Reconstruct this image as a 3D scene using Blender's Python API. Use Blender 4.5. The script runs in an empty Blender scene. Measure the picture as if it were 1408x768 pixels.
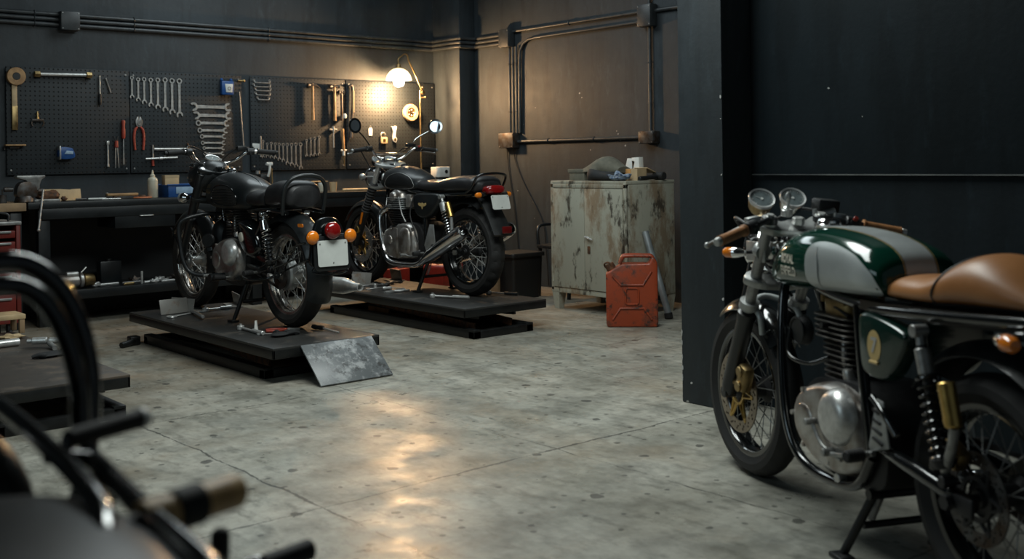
import bpy, bmesh, math, random
from mathutils import Vector, Matrix
from mathutils.bvhtree import BVHTree
random.seed(7)
PI = math.pi
COL = bpy.context.scene.collection
V = Vector

# ------------------------------------------------------------------ camera model (level, shifted lens, slight roll)
FPX, YH, CH = 1500.0, 219.0, 1.2
YAW, ROLL = math.radians(40.5), math.radians(0.79)
C_FWD = V((math.sin(YAW), math.cos(YAW), 0))
_r0 = V((math.cos(YAW), -math.sin(YAW), 0))
C_RIGHT = math.cos(ROLL)*_r0 - math.sin(ROLL)*V((0, 0, 1))
C_UP = math.sin(ROLL)*_r0 + math.cos(ROLL)*V((0, 0, 1))
C_POS = V((0, 0, CH))
def ray(px, py): return C_FWD + C_RIGHT*((px-704)/FPX) + C_UP*((YH-py)/FPX)
def on_z(px, py, z=0.0):
    d = ray(px, py); return C_POS + d*((z-CH)/d.z)
def on_x(px, py, x):
    d = ray(px, py); return C_POS + d*(x/d.x)
def on_y(px, py, y):
    d = ray(px, py); return C_POS + d*(y/d.y)

# ------------------------------------------------------------------ mesh helpers
def frame_of(axis):
    w = V(axis).normalized()
    a = V((0, 0, 1)) if abs(w.z) < 0.9 else V((1, 0, 0))
    u = a.cross(w).normalized()
    return u, w.cross(u).normalized(), w

def catmull(pts, k, closed=False):
    pts = [V(p) for p in pts]
    n = len(pts)
    if k <= 1 or n < 3: return pts
    out = []
    rng = range(n) if closed else range(n-1)
    for i in rng:
        p1, p2 = pts[i], pts[(i+1) % n]
        p0 = pts[(i-1) % n] if (closed or i > 0) else p1*2-p2
        p3 = pts[(i+2) % n] if (closed or i < n-2) else p2*2-p1
        for j in range(k):
            t = j/k
            out.append(0.5*((2*p1)+(p2-p0)*t+(2*p0-5*p1+4*p2-p3)*t*t+(3*p1-p0-3*p2+p3)*t**3))
    if not closed: out.append(pts[-1])
    return out

def catval(rows, t):
    # rows: list of tuples keyed by rows[i][0]; monotone-ish interpolation of the rest at t
    n = len(rows)
    if t <= rows[0][0]: return rows[0][1:]
    if t >= rows[-1][0]: return rows[-1][1:]
    for i in range(n-1):
        if rows[i][0] <= t <= rows[i+1][0]:
            h = rows[i+1][0]-rows[i][0]; s = (t-rows[i][0])/h
            res = []
            for c in range(1, len(rows[0])):
                y1, y2 = rows[i][c], rows[i+1][c]
                m = (y2-y1)/h
                m1 = m if i == 0 else ((y1-rows[i-1][c])/(rows[i][0]-rows[i-1][0])+m)/2
                m2 = m if i == n-2 else ((rows[i+2][c]-y2)/(rows[i+2][0]-rows[i+1][0])+m)/2
                a = s*s*s; b = s*s
                res.append((2*a-3*b+1)*y1+(a-2*b+s)*h*m1+(-2*a+3*b)*y2+(a-b)*h*m2)
            return tuple(res)

class MB:
    def __init__(s): s.bm = bmesh.new()
    def raw(s, verts, faces):
        vs = [s.bm.verts.new(v) for v in verts]
        for f in faces:
            try: s.bm.faces.new([vs[i] for i in f])
            except ValueError: pass
        return s
    def add(s, tb, mat=None):
        tb.verts.ensure_lookup_table(); tb.verts.index_update()
        vs = [s.bm.verts.new(mat @ v.co if mat else v.co) for v in tb.verts]
        for f in tb.faces:
            try: s.bm.faces.new([vs[v.index] for v in f.verts])
            except ValueError: pass
        tb.free(); return s
    def box(s, c, size, rot=None, bev=0.0, seg=2):
        tb = bmesh.new(); bmesh.ops.create_cube(tb, size=1)
        for v in tb.verts: v.co = V((v.co.x*size[0], v.co.y*size[1], v.co.z*size[2]))
        if bev > 0: bmesh.ops.bevel(tb, geom=tb.edges[:], offset=bev, segments=seg, affect='EDGES', profile=0.5)
        M = Matrix.Translation(V(c))
        if rot is not None:
            M = M @ (rot.to_4x4() if isinstance(rot, Matrix) else Matrix.Rotation(rot[2], 4, 'Z') @ Matrix.Rotation(rot[1], 4, 'Y') @ Matrix.Rotation(rot[0], 4, 'X'))
        return s.add(tb, M)
    def cyl(s, a, b, r, r2=None, n=16, bev=0.0):
        a, b = V(a), V(b); r2 = r if r2 is None else r2
        L = (b-a).length
        if bev > 0:
            prof = [(0, 0), (r-bev, 0), (r, bev), (r2, L-bev), (r2-bev, L), (0, L)]
        else: prof = [(0, 0), (r, 0), (r2, L), (0, L)]
        return s.lathe(prof, a, b-a, n)
    def lathe(s, prof, o=(0, 0, 0), axis=(0, 0, 1), n=32, loop=False):
        u, v, w = frame_of(axis); o = V(o); rings = []
        for r, h in prof:
            if abs(r) < 1e-7: rings.append([s.bm.verts.new(o+w*h)])
            else: rings.append([s.bm.verts.new(o+w*h+(u*math.cos(2*PI*i/n)+v*math.sin(2*PI*i/n))*r) for i in range(n)])
        m = len(rings)
        for k in range(m if loop else m-1):
            A, B = rings[k], rings[(k+1) % m]
            if len(A) == 1 and len(B) == 1: continue
            for i in range(n):
                j = (i+1) % n
                if len(A) == 1: q = [A[0], B[j], B[i]]
                elif len(B) == 1: q = [A[i], A[j], B[0]]
                else: q = [A[i], A[j], B[j], B[i]]
                try: s.bm.faces.new(q)
                except ValueError: pass
        return s
    def loft(s, rings, cap=True, loop=False):
        R = [[s.bm.verts.new(p) for p in r] for r in rings]
        m = len(R); n = len(R[0])
        for k in range(m if loop else m-1):
            for i in range(n):
                j = (i+1) % n
                try: s.bm.faces.new([R[k][i], R[k][j], R[(k+1) % m][j], R[(k+1) % m][i]])
                except ValueError: pass
        if cap and not loop:
            for r in (R[0][::-1], R[-1]):
                try: s.bm.faces.new(r)
                except ValueError: pass
        return s
    def tube(s, pts, r, n=10, k=6, closed=False, cap=True):
        P = catmull(pts, k, closed); m = len(P)
        rings = []; u = None
        for i, p in enumerate(P):
            if closed: t = P[(i+1) % m]-P[i-1]
            else: t = P[min(i+1, m-1)]-P[max(i-1, 0)]
            t = t.normalized() if t.length > 1e-9 else V((0, 0, 1))
            if u is None: u = frame_of(t)[0]
            u = (u-t*u.dot(t))
            u = u.normalized() if u.length > 1e-6 else frame_of(t)[0]
            v = t.cross(u)
            if isinstance(r, (list, tuple)):
                f = i/(m-1)*(len(r)-1); a = int(min(f, len(r)-2)); rr = r[a]+(r[a+1]-r[a])*(f-a)
            else: rr = r
            rings.append([p+(u*math.cos(2*PI*q/n)+v*math.sin(2*PI*q/n))*rr for q in range(n)])
        return s.loft(rings, cap, closed)
    def sph(s, c, r, n=16, m=10):
        r = (r, r, r) if isinstance(r, (int, float)) else r; c = V(c)
        prof = [(math.sin(PI*i/m), -math.cos(PI*i/m)) for i in range(m+1)]
        t = MB(); t.lathe(prof, n=n)
        return s.add(t.bm, Matrix.Translation(c) @ Matrix.Diagonal((r[0], r[1], r[2], 1)))
    def torus(s, c, axis, R, r, n=40, m=10):
        return s.lathe([(R+r*math.cos(2*PI*i/m), r*math.sin(2*PI*i/m)) for i in range(m)], c, axis, n, loop=True)
    def prism(s, poly, o, u, v, d, bev=0.0, seg=2):
        # poly in (u,v) plane at o, extruded along vector d
        o, u, v, d = V(o), V(u), V(v), V(d)
        tb = bmesh.new()
        a = [tb.verts.new(o+u*p[0]+v*p[1]) for p in poly]
        b = [tb.verts.new(o+u*p[0]+v*p[1]+d) for p in poly]
        n = len(poly)
        tb.faces.new(a[::-1]); tb.faces.new(b)
        for i in range(n): tb.faces.new([a[i], a[(i+1) % n], b[(i+1) % n], b[i]])
        bmesh.ops.recalc_face_normals(tb, faces=tb.faces[:])
        if bev > 0: bmesh.ops.bevel(tb, geom=tb.edges[:], offset=bev, segments=seg, affect='EDGES', profile=0.5, clamp_overlap=True)
        return s.add(tb)
    def pillow(s, poly, x0, depth, steps=5, flat=0.72, sign=-1):
        # domed cover: outline in (y,z) standing on plane x=x0, swelling towards sign*x
        cy = sum(p[0] for p in poly)/len(poly); cz = sum(p[1] for p in poly)/len(poly)
        rings = []
        for i in range(steps+1):
            a = i/steps*PI/2
            f = flat+(1-flat)*math.cos(a); h = depth*math.sin(a)
            rings.append([V((x0+sign*h, cy+(p[0]-cy)*f, cz+(p[1]-cz)*f)) for p in poly])
        s.loft(rings, cap=True); return s
    def obj(s, name, mat, parent=None, ang=38, loc=None):
        me = bpy.data.meshes.new(name)
        bmesh.ops.remove_doubles(s.bm, verts=s.bm.verts[:], dist=1e-6)
        bmesh.ops.recalc_face_normals(s.bm, faces=s.bm.faces[:])
        s.bm.to_mesh(me); s.bm.free()
        for p in me.polygons: p.use_smooth = True
        me.set_sharp_from_angle(angle=math.radians(ang))
        o = bpy.data.objects.new(name, me); COL.objects.link(o)
        mats = mat if isinstance(mat, (list, tuple)) else [mat]
        for m in mats: me.materials.append(m)
        if parent: o.parent = parent
        if loc: o.location = loc
        return o

def tag(o, label, cat, group=None, kind=None):
    o['label'] = label; o['category'] = cat
    if group: o['group'] = group
    if kind: o['kind'] = kind
    return o
def thing(name, label, cat, loc=(0, 0, 0), rz=0.0, group=None):
    o = bpy.data.objects.new(name, None); COL.objects.link(o)
    o.empty_display_size = 0.1
    o.location = loc; o.rotation_euler = (0, 0, rz)
    return tag(o, label, cat, group)
def struct(name, mb, mat, ang=38):
    o = mb.obj(name, mat, None, ang); o['kind'] = 'structure'; return o
def copy_tree(o, parent=None):
    c = o.copy(); COL.objects.link(c); c.parent = parent
    for ch in list(o.children): copy_tree(ch, c)
    return c

def rrect(w, h, r, n=5, cx=0, cy=0):
    pts = []
    for sx, sy, a0 in ((1, 1, 0), (-1, 1, 90), (-1, -1, 180), (1, -1, 270)):
        for i in range(n+1):
            a = math.radians(a0+90*i/n)
            pts.append((cx+sx*(w/2-r)+r*math.cos(a), cy+sy*(h/2-r)+r*math.sin(a)))
    return pts
def blob(pts, k=6): return [(p.x, p.y) for p in catmull([(a, b, 0) for a, b in pts], k, True)]
def circ(cx, cy, r, n=24): return [(cx+r*math.cos(2*PI*i/n), cy+r*math.sin(2*PI*i/n)) for i in range(n)]

def sloft(keys, nsec=36, nring=36):
    """keys rows: (y, halfwidth, z_bottom, z_top, exponent, fraction of height where it is widest)"""
    rings = []
    y0, y1 = keys[0][0], keys[-1][0]
    for i in range(nsec+1):
        y = y0+(y1-y0)*(0.5-0.5*math.cos(PI*i/nsec))
        w, zb, zt, e, k = catval(keys, y)
        w = max(w, 0.002); zt = max(zt, zb+0.002)
        zc = zb+(zt-zb)*k; ring = []
        for j in range(nring):
            a = 2*PI*j/nring; c, q = math.cos(a), math.sin(a)
            x = w*math.copysign(abs(c)**(2/e), c)
            hh = (zt-zc) if q >= 0 else (zc-zb)
            ee = e if q >= 0 else max(e, 3.5)
            ring.append(V((x, y, zc+hh*math.copysign(abs(q)**(2/ee), q))))
        rings.append(ring)
    return rings

def text_geo(body, size, bold=0.0):
    cu = bpy.data.curves.new('t', 'FONT'); cu.body = body; cu.size = size; cu.offset = bold
    cu.align_x = 'CENTER'; cu.align_y = 'CENTER'; cu.resolution_u = 3
    o = bpy.data.objects.new('t', cu); COL.objects.link(o)
    dg = bpy.context.evaluated_depsgraph_get(); dg.update()
    me = bpy.data.meshes.new_from_object(o.evaluated_get(dg))
    vs = [v.co.copy() for v in me.vertices]; fs = [tuple(p.vertices) for p in me.polygons]
    bpy.data.objects.remove(o); bpy.data.curves.remove(cu); bpy.data.meshes.remove(me)
    return vs, fs
def bvh_of(o): return BVHTree.FromPolygons([v.co for v in o.data.vertices], [tuple(p.vertices) for p in o.data.polygons])
def cast(bvh, o, d, off):
    h = bvh.ray_cast(V(o), V(d).normalized())
    if h[0] is None: return None
    n = h[1]
    if n.dot(V(d)) > 0: n = -n
    return h[0]+n*off
def fan_decal(mb, bvh, outline, org, d, off=0.0012, rings=7, rim=True):
    """patch laid on a surface: outline -> org(p) gives ray origin, rays along d"""
    cx = sum(p[0] for p in outline)/len(outline); cy = sum(p[1] for p in outline)/len(outline)
    c = cast(bvh, org((cx, cy)), d, off)
    if c is None: return
    vs = [c]; n = len(outline); fs = []
    for k in range(1, rings+1):
        f = k/rings
        for p in outline:
            q = cast(bvh, org((cx+(p[0]-cx)*f, cy+(p[1]-cy)*f)), d, off)
            vs.append(q if q is not None else vs[max(0, len(vs)-n)])
    for i in range(n):
        j = (i+1) % n
        fs.append((0, 1+i, 1+j))
        for k in range(rings-1): fs.append((1+k*n+i, 1+(k+1)*n+i, 1+(k+1)*n+j, 1+k*n+j))
    mb.raw(vs, fs)
# ------------------------------------------------------------------ materials
def nt(name):
    m = bpy.data.materials.new(name); m.use_nodes = True
    t = m.node_tree; b = t.nodes['Principled BSDF']
    return m, t, b
def N(t, typ, **kw):
    n = t.nodes.new(typ)
    for k, v in kw.items():
        if k.startswith('i_'): n.inputs[k[2:].replace('_', ' ')].default_value = v
        else: setattr(n, k, v)
    return n
def ramp(t, src, stops):
    r = N(t, 'ShaderNodeValToRGB'); e = r.color_ramp.elements
    while len(e) < len(stops): e.new(0.5)
    for q, (p, c) in zip(e, stops): q.position = p; q.color = c if len(c) == 4 else (*c, 1)
    t.links.new(src, r.inputs[0]); return r
def mixc(t, fac, a, b, mode='MIX'):
    m = N(t, 'ShaderNodeMix', data_type='RGBA', blend_type=mode)
    for s, i in ((fac, 0), (a, 6), (b, 7)):
        if hasattr(s, 'links'): t.links.new(s, m.inputs[i])
        elif i == 0: m.inputs[0].default_value = s
        else: m.inputs[i].default_value = s if len(s) == 4 else (*s, 1)
    return m.outputs[2]
def math_(t, op, a, b=0.0, c=None):
    m = N(t, 'ShaderNodeMath', operation=op)
    for i, s in enumerate((a, b) if c is None else (a, b, c)):
        if hasattr(s, 'links'): t.links.new(s, m.inputs[i])
        else: m.inputs[i].default_value = s
    return m.outputs[0]
def coords(t, scale=(1, 1, 1)):
    tc = N(t, 'ShaderNodeTexCoord'); mp = N(t, 'ShaderNodeMapping'); mp.inputs['Scale'].default_value = scale
    t.links.new(tc.outputs['Object'], mp.inputs['Vector']); return mp.outputs[0]
def noise(t, vec, scale, detail=4, rough=0.55):
    n = N(t, 'ShaderNodeTexNoise'); n.inputs['Scale'].default_value = scale
    n.inputs['Detail'].default_value = detail; n.inputs['Roughness'].default_value = rough
    t.links.new(vec, n.inputs['Vector']); return n.outputs['Fac']
def bump(t, b, h, strength=0.2, dist=0.002):
    n = N(t, 'ShaderNodeBump'); n.inputs['Strength'].default_value = strength; n.inputs['Distance'].default_value = dist
    t.links.new(h, n.inputs['Height']); t.links.new(n.outputs[0], b.inputs['Normal'])
def mat(name, col, rough=0.5, metal=0.0, var=0.0, vs=12.0, col2=None, rv=0.1, bmp=0.0, bs=120, coat=0.0, spec=0.5):
    m, t, b = nt(name); vec = coords(t)
    b.inputs['Metallic'].default_value = metal; b.inputs['Specular IOR Level'].default_value = spec
    if coat: b.inputs['Coat Weight'].default_value = coat; b.inputs['Coat Roughness'].default_value = 0.06
    f = noise(t, vec, vs, 5)
    c2 = col2 or tuple(c*(1-var) for c in col)
    r = ramp(t, f, [(0.35, c2), (0.62, col)])
    t.links.new(r.outputs[0], b.inputs['Base Color'])
    rr = math_(t, 'MULTIPLY_ADD', f, rv*2, rough-rv); t.links.new(rr, b.inputs['Roughness'])
    if bmp: bump(t, b, noise(t, vec, bs, 3), bmp)
    return m

M = {}
M['black_satin'] = mat('black_satin_paint', (.0075, .0095, .0105), .42, 0, .3, 6, rv=.06, coat=.15)
M['black_gloss'] = mat('black_gloss_enamel', (.004, .005, .0055), .16, 0, .2, 6, rv=.04, coat=.6)
M['black_matte'] = mat('black_matte_coating', (.008, .009, .0095), .5, 0, .35, 20, rv=.08)
M['plastic'] = mat('black_plastic', (.008, .009, .0095), .48, 0, .2, 60, rv=.06, bmp=.05)
M['rubber'] = mat('tyre_rubber', (.0115, .0112, .011), .72, 0, .4, 14, rv=.08, bmp=.1, bs=200)
M['tyre_dusty'] = mat('dusty_tyre_rubber', (.024, .021, .018), .8, 0, .55, 9, rv=.06, bmp=.1, bs=200)
M['chrome'] = mat('chrome', (.78, .78, .78), .12, 1, .12, 30, rv=.06)
M['rim_worn'] = mat('worn_chrome_rim', (.62, .6, .57), .24, .85, .45, 16, col2=(.2, .165, .13), rv=.1)
M['steel'] = mat('tool_steel', (.62, .62, .6), .34, .6, .25, 40, rv=.08)
M['steel_dull'] = mat('dull_steel', (.36, .36, .35), .42, .65, .4, 25, rv=.12)
M['alu'] = mat('cast_aluminium', (.5, .49, .47), .36, .8, .4, 12, col2=(.24, .2, .17), rv=.12, bmp=.08, bs=260)
M['alu_grey'] = mat('satin_aluminium', (.42, .43, .42), .4, .7, .2, 20, rv=.08)
M['bright'] = mat('polished_alloy', (.78, .78, .77), .25, .55, .12, 30, rv=.05)
M['gold'] = mat('gold_anodised', (.6, .4, .13), .35, 1, .25, 20)
M['brass'] = mat('old_brass', (.42, .3, .14), .4, 1, .4, 25)
M['engine_black'] = mat('black_engine_casting', (.02, .02, .021), .5, .3, .3, 30, bmp=.05)
M['fin'] = mat('engine_fin_metal', (.13, .12, .11), .45, .8, .5, 25)
M['leather_tan'] = mat('tan_leather', (.4, .17, .058), .4, 0, .3, 5, col2=(.29, .115, .036), rv=.07, bmp=.08, bs=240)
M['leather_black'] = mat('black_vinyl', (.016, .016, .017), .42, 0, .25, 20, rv=.06, bmp=.1, bs=260)
M['grip_tan'] = mat('tan_rubber_grip', (.34, .15, .055), .5, 0, .3, 30, bmp=.1)
M['green'] = mat('deep_green_paint', (.0025, .034, .021), .12, 0, .1, 3, rv=.02, coat=.3, spec=.35)
M['green_dark'] = mat('dark_green_paint', (.004, .022, .016), .2, 0, .1, 3, rv=.03, coat=.4)
M['silver'] = mat('silver_paint', (.5, .53, .525), .34, .3, .25, 5, rv=.06)
M['cream'] = mat('cream_lettering', (.62, .58, .48), .5, 0, .1, 40)
M['white'] = mat('white_plastic', (.62, .63, .6), .45, 0, .1, 30)
M['plate'] = mat('blank_white_plate', (.58, .6, .57), .4, 0, .12, 10)
M['amber'] = mat('amber_lens', (.75, .2, .012), .15, 0, .1, 30, coat=.5)
M['red_lens'] = mat('red_lens', (.2, .006, .006), .12, 0, .1, 30, coat=.6)
M['reflector_red'] = mat('dark_red_reflector', (.11, .006, .006), .2, 0, .1, 30)
M['tank_dark'] = mat('dark_tank_enamel', (.004, .005, .006), .36, 0, .2, 6, rv=.05, spec=.22)
M['grip_pale'] = mat('pale_tan_grip_rubber', (.55, .34, .14), .5, 0, .3, 30, bmp=.1)
M['red'] = mat('red_paint', (.3, .025, .015), .42, 0, .3, 20)
M['red_grip'] = mat('red_rubber_handle', (.33, .045, .025), .45, 0, .25, 40)
M['blue'] = mat('blue_plastic', (.012, .07, .24), .4, 0, .2, 20)
M['blue_pale'] = mat('pale_blue_label', (.3, .42, .55), .5, 0, .2, 30)
M['glass'] = mat('lens_glass', (.5, .55, .56), .06, .6, .1, 10)
M['dial'] = mat('dial_face', (.13, .16, .165), .35, 0, .3, 30)
M['mirror'] = mat('mirror_glass', (.8, .84, .88), .03, 1, .02, 10, rv=.01)
M['wood'] = mat('wooden_handle', (.42, .25, .11), .55, 0, .35, 18, col2=(.26, .14, .055))
M['wood_pale'] = mat('pale_wood', (.55, .4, .22), .6, 0, .3, 12)
M['card'] = mat('cardboard', (.48, .35, .2), .75, 0, .15, 15)
M['cloth'] = mat('khaki_cloth', (.13, .125, .095), .85, 0, .25, 30, bmp=.2, bs=300)
M['cloth_dark'] = mat('dark_cloth', (.014, .015, .016), .8, 0, .3, 30, bmp=.2)
M['paper'] = mat('white_paper', (.7, .7, .66), .7, 0, .08, 20)
M['conduit'] = mat('painted_conduit', (.036, .042, .046), .42, 0, .4, 14, bmp=.05, bs=80)
M['box_paint'] = mat('painted_steel_box', (.03, .036, .04), .45, 0, .35, 20)
M['lift'] = mat('black_lift_steel', (.008, .009, .009), .42, .1, .5, 12, rv=.12)
M['bench'] = mat('bench_paint', (.008, .011, .013), .4, .1, .4, 8, rv=.1)
M['bench_dark'] = mat('bench_back_panel', (.004, .005, .006), .6, 0, .3, 8)
M['rust'] = mat('rusty_iron', (.14, .06, .025), .75, .2, .6, 30, col2=(.03, .02, .015), bmp=.2)
M['iron'] = mat('cast_iron', (.1, .1, .1), .45, .7, .5, 18, col2=(.05, .03, .018))
M['dark_wire'] = mat('black_cable', (.01, .01, .01), .5, 0, .2, 20)
M['pvc_grey'] = mat('grey_pipe', (.3, .33, .34), .4, .5, .2, 12)
M['bottle'] = mat('cloudy_bottle_plastic', (.5, .46, .36), .4, 0, .15, 20)
M['gold_line'] = mat('gold_pinstripe', (.55, .4, .17), .4, .2, .1, 20)
M['bare_wood'] = mat('weathered_timber', (.3, .2, .11), .7, 0, .4, 8)

def wall_mat(name, base, low):
    m, t, b = nt(name); v = coords(t)
    big = noise(t, coords(t, (.8, .8, .35)), 1.6, 6, .6); fine = noise(t, v, 9, 5)
    c = ramp(t, big, [(.36, low), (.62, base)]).outputs[0]
    dr = noise(t, coords(t, (3.2, 3.2, .5)), 2.4, 7, .65)
    c = mixc(t, ramp(t, dr, [(.4, (.55, .55, .55)), (.52, (0, 0, 0))]).outputs[0], c, tuple(x*.6 for x in low))
    sc = noise(t, coords(t, (2.2, 2.2, .7)), 5.5, 9, .75)
    c = mixc(t, ramp(t, sc, [(.56, (0, 0, 0)), (.74, (.6, .6, .6))]).outputs[0], c, tuple(x*2.0 for x in base))
    vo = N(t, 'ShaderNodeTexVoronoi'); vo.inputs['Scale'].default_value = 3.4; t.links.new(v, vo.inputs['Vector'])
    wob = math_(t, 'MULTIPLY_ADD', noise(t, v, 60, 3), .05, -.022)
    d = math_(t, 'ADD', vo.outputs['Distance'], wob)
    sel = N(t, 'ShaderNodeSeparateColor'); t.links.new(vo.outputs['Color'], sel.inputs[0])
    fl = math_(t, 'MULTIPLY', math_(t, 'LESS_THAN', d, .028), math_(t, 'GREATER_THAN', sel.outputs[0], .66))
    c = mixc(t, fl, c, (.32, .32, .3))
    t.links.new(c, b.inputs['Base Color'])
    t.links.new(math_(t, 'MULTIPLY_ADD', fine, .22, .5), b.inputs['Roughness'])
    bump(t, b, math_(t, 'ADD', big, math_(t, 'MULTIPLY', noise(t, v, 35, 4), .35)), .25, .012)
    return m
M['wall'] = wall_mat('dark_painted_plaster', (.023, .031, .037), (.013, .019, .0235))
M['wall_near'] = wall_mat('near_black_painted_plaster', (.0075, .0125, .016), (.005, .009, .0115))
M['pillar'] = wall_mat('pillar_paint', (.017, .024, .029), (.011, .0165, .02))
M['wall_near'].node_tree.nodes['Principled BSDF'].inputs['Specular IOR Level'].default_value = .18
M['ceiling'] = mat('dark_ceiling_paint', (.03, .034, .036), .8, 0, .2, 2)

def peg_mat():
    m, t, b = nt('painted_pegboard'); v = coords(t)
    s = N(t, 'ShaderNodeSeparateXYZ'); t.links.new(v, s.inputs[0])
    P = 0.036
    def cell(x): return math_(t, 'SUBTRACT', math_(t, 'FRACT', math_(t, 'DIVIDE', x, P)), .5)
    a, c = cell(s.outputs[0]), cell(s.outputs[2])
    d = math_(t, 'SQRT', math_(t, 'ADD', math_(t, 'MULTIPLY', a, a), math_(t, 'MULTIPLY', c, c)))
    hole = ramp(t, d, [(.15, (1, 1, 1)), (.19, (0, 0, 0))]).outputs[0]
    base = ramp(t, noise(t, v, 5, 6), [(.3, (.0075, .012, .015)), (.7, (.0135, .0185, .022))]).outputs[0]
    t.links.new(mixc(t, hole, base, (.002, .002, .002)), b.inputs['Base Color'])
    t.links.new(math_(t, 'MULTIPLY_ADD', hole, .3, .62), b.inputs['Roughness'])
    bump(t, b, math_(t, 'SUBTRACT', 1.0, hole), .6, .003)
    return m
M['pegboard'] = peg_mat()

def floor_mat():
    m, t, b = nt('stained_concrete'); v = coords(t)
    big = noise(t, v, .9, 7, .62); mid = noise(t, v, 3.2, 8, .66); fine = noise(t, v, 22, 6, .6)
    c = ramp(t, big, [(.36, (.235, .236, .203)), (.5, (.335, .328, .282)), (.64, (.42, .403, .345))]).outputs[0]
    c = mixc(t, ramp(t, mid, [(.36, (.75, .75, .75)), (.56, (0, 0, 0))]).outputs[0], c, (.14, .142, .122))
    stk = noise(t, coords(t, (2.6, 1.1, 1)), 5.5, 9, .75)
    c = mixc(t, ramp(t, stk, [(.36, (.7, .7, .7)), (.5, (0, 0, 0))]).outputs[0], c, (.11, .11, .093))
    c = mixc(t, ramp(t, stk, [(.56, (0, 0, 0)), (.72, (.6, .6, .6))]).outputs[0], c, (.4, .39, .345))
    c = mixc(t, ramp(t, noise(t, v, 1.7, 5), [(.55, (0, 0, 0)), (.72, (.5, .5, .5))]).outputs[0], c, (.29, .235, .165))
    c = mixc(t, .42, c, ramp(t, fine, [(.3, (.35, .35, .35)), (.7, (1, 1, 1))]).outputs[0], 'MULTIPLY')
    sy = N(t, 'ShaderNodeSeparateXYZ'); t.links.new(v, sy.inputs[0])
    brown_tint = math_(t, 'MULTIPLY', ramp(t, noise(t, v, 1.3, 7, .65), [(.4, (0, 0, 0)), (.6, (1, 1, 1))]).outputs[0], ramp(t, math_(t, 'DIVIDE', sy.outputs[1], 10.0), [(.48, (.12, .12, .12)), (.66, (.75, .75, .75))]).outputs[0])
    c = mixc(t, brown_tint, c, (.2, .145, .09))  # brown tint in random patches, stronger towards the back wall
    # oil drips
    vo = N(t, 'ShaderNodeTexVoronoi'); vo.voronoi_dimensions = '2D'; vo.inputs['Scale'].default_value = 3.6; vo.inputs['Randomness'].default_value = 1
    t.links.new(v, vo.inputs['Vector'])
    d = math_(t, 'ADD', vo.outputs['Distance'], math_(t, 'MULTIPLY_ADD', noise(t, v, 13, 5), .3, -.15))
    sc = N(t, 'ShaderNodeSeparateColor'); t.links.new(vo.outputs['Color'], sc.inputs[0])
    rad = math_(t, 'MULTIPLY', sc.outputs[1], .085)
    drip = math_(t, 'MULTIPLY', math_(t, 'LESS_THAN', d, rad), math_(t, 'GREATER_THAN', sc.outputs[0], .45))
    c = mixc(t, math_(t, 'MULTIPLY', drip, .72), c, (.022, .022, .019))
    vo2 = N(t, 'ShaderNodeTexVoronoi', voronoi_dimensions='2D'); vo2.inputs['Scale'].default_value = 9; t.links.new(v, vo2.inputs['Vector'])
    d2 = math_(t, 'ADD', vo2.outputs['Distance'], math_(t, 'MULTIPLY_ADD', noise(t, v, 40, 3), .2, -.1))
    s2 = N(t, 'ShaderNodeSeparateColor'); t.links.new(vo2.outputs['Color'], s2.inputs[0])
    drip2 = math_(t, 'MULTIPLY', math_(t, 'LESS_THAN', d2, .09), math_(t, 'GREATER_THAN', s2.outputs[0], .72))
    c = mixc(t, math_(t, 'MULTIPLY', drip2, .65), c, (.03, .03, .026))
    # slab joints / cracks (wandering lines in both directions)
    sx = N(t, 'ShaderNodeSeparateXYZ'); t.links.new(v, sx.inputs[0])
    wob = math_(t, 'MULTIPLY_ADD', noise(t, v, 2.6, 8, .72), .09, -.045)
    def line(co, at, w):
        return math_(t, 'LESS_THAN', math_(t, 'ABSOLUTE', math_(t, 'ADD', math_(t, 'SUBTRACT', co, at), wob)), w)
    brk = math_(t, 'MULTIPLY_ADD', noise(t, v, 3.5, 6, .65), .034, -.0125)
    ln = None
    for co, at, k in ((sx.outputs[1], 3.32, 1.0), (sx.outputs[0], 1.95, 1.0), (sx.outputs[0], 3.06, .5), (sx.outputs[1], 4.95, .55), (sx.outputs[0], 4.3, .4), (sx.outputs[1], 1.7, .7)):
        l = line(co, at, math_(t, 'MULTIPLY', brk, k))
        ln = l if ln is None else math_(t, 'MAXIMUM', ln, l)
    c = mixc(t, math_(t, 'MULTIPLY', ln, .8), c, (.03, .03, .026))
    t.links.new(c, b.inputs['Base Color'])
    pat = noise(t, v, 2.3, 9, .7)
    r = math_(t, 'MULTIPLY_ADD', ramp(t, pat, [(.38, (0, 0, 0)), (.62, (1, 1, 1))]).outputs[0], .3, .27)
    t.links.new(r, b.inputs['Roughness'])
    b.inputs['Specular IOR Level'].default_value = .4
    h = math_(t, 'SUBTRACT', math_(t, 'ADD', mid, math_(t, 'MULTIPLY', fine, .3)), math_(t, 'MULTIPLY', ln, .8))
    bump(t, b, h, .22, .006)
    return m
M['floor'] = floor_mat()

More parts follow.
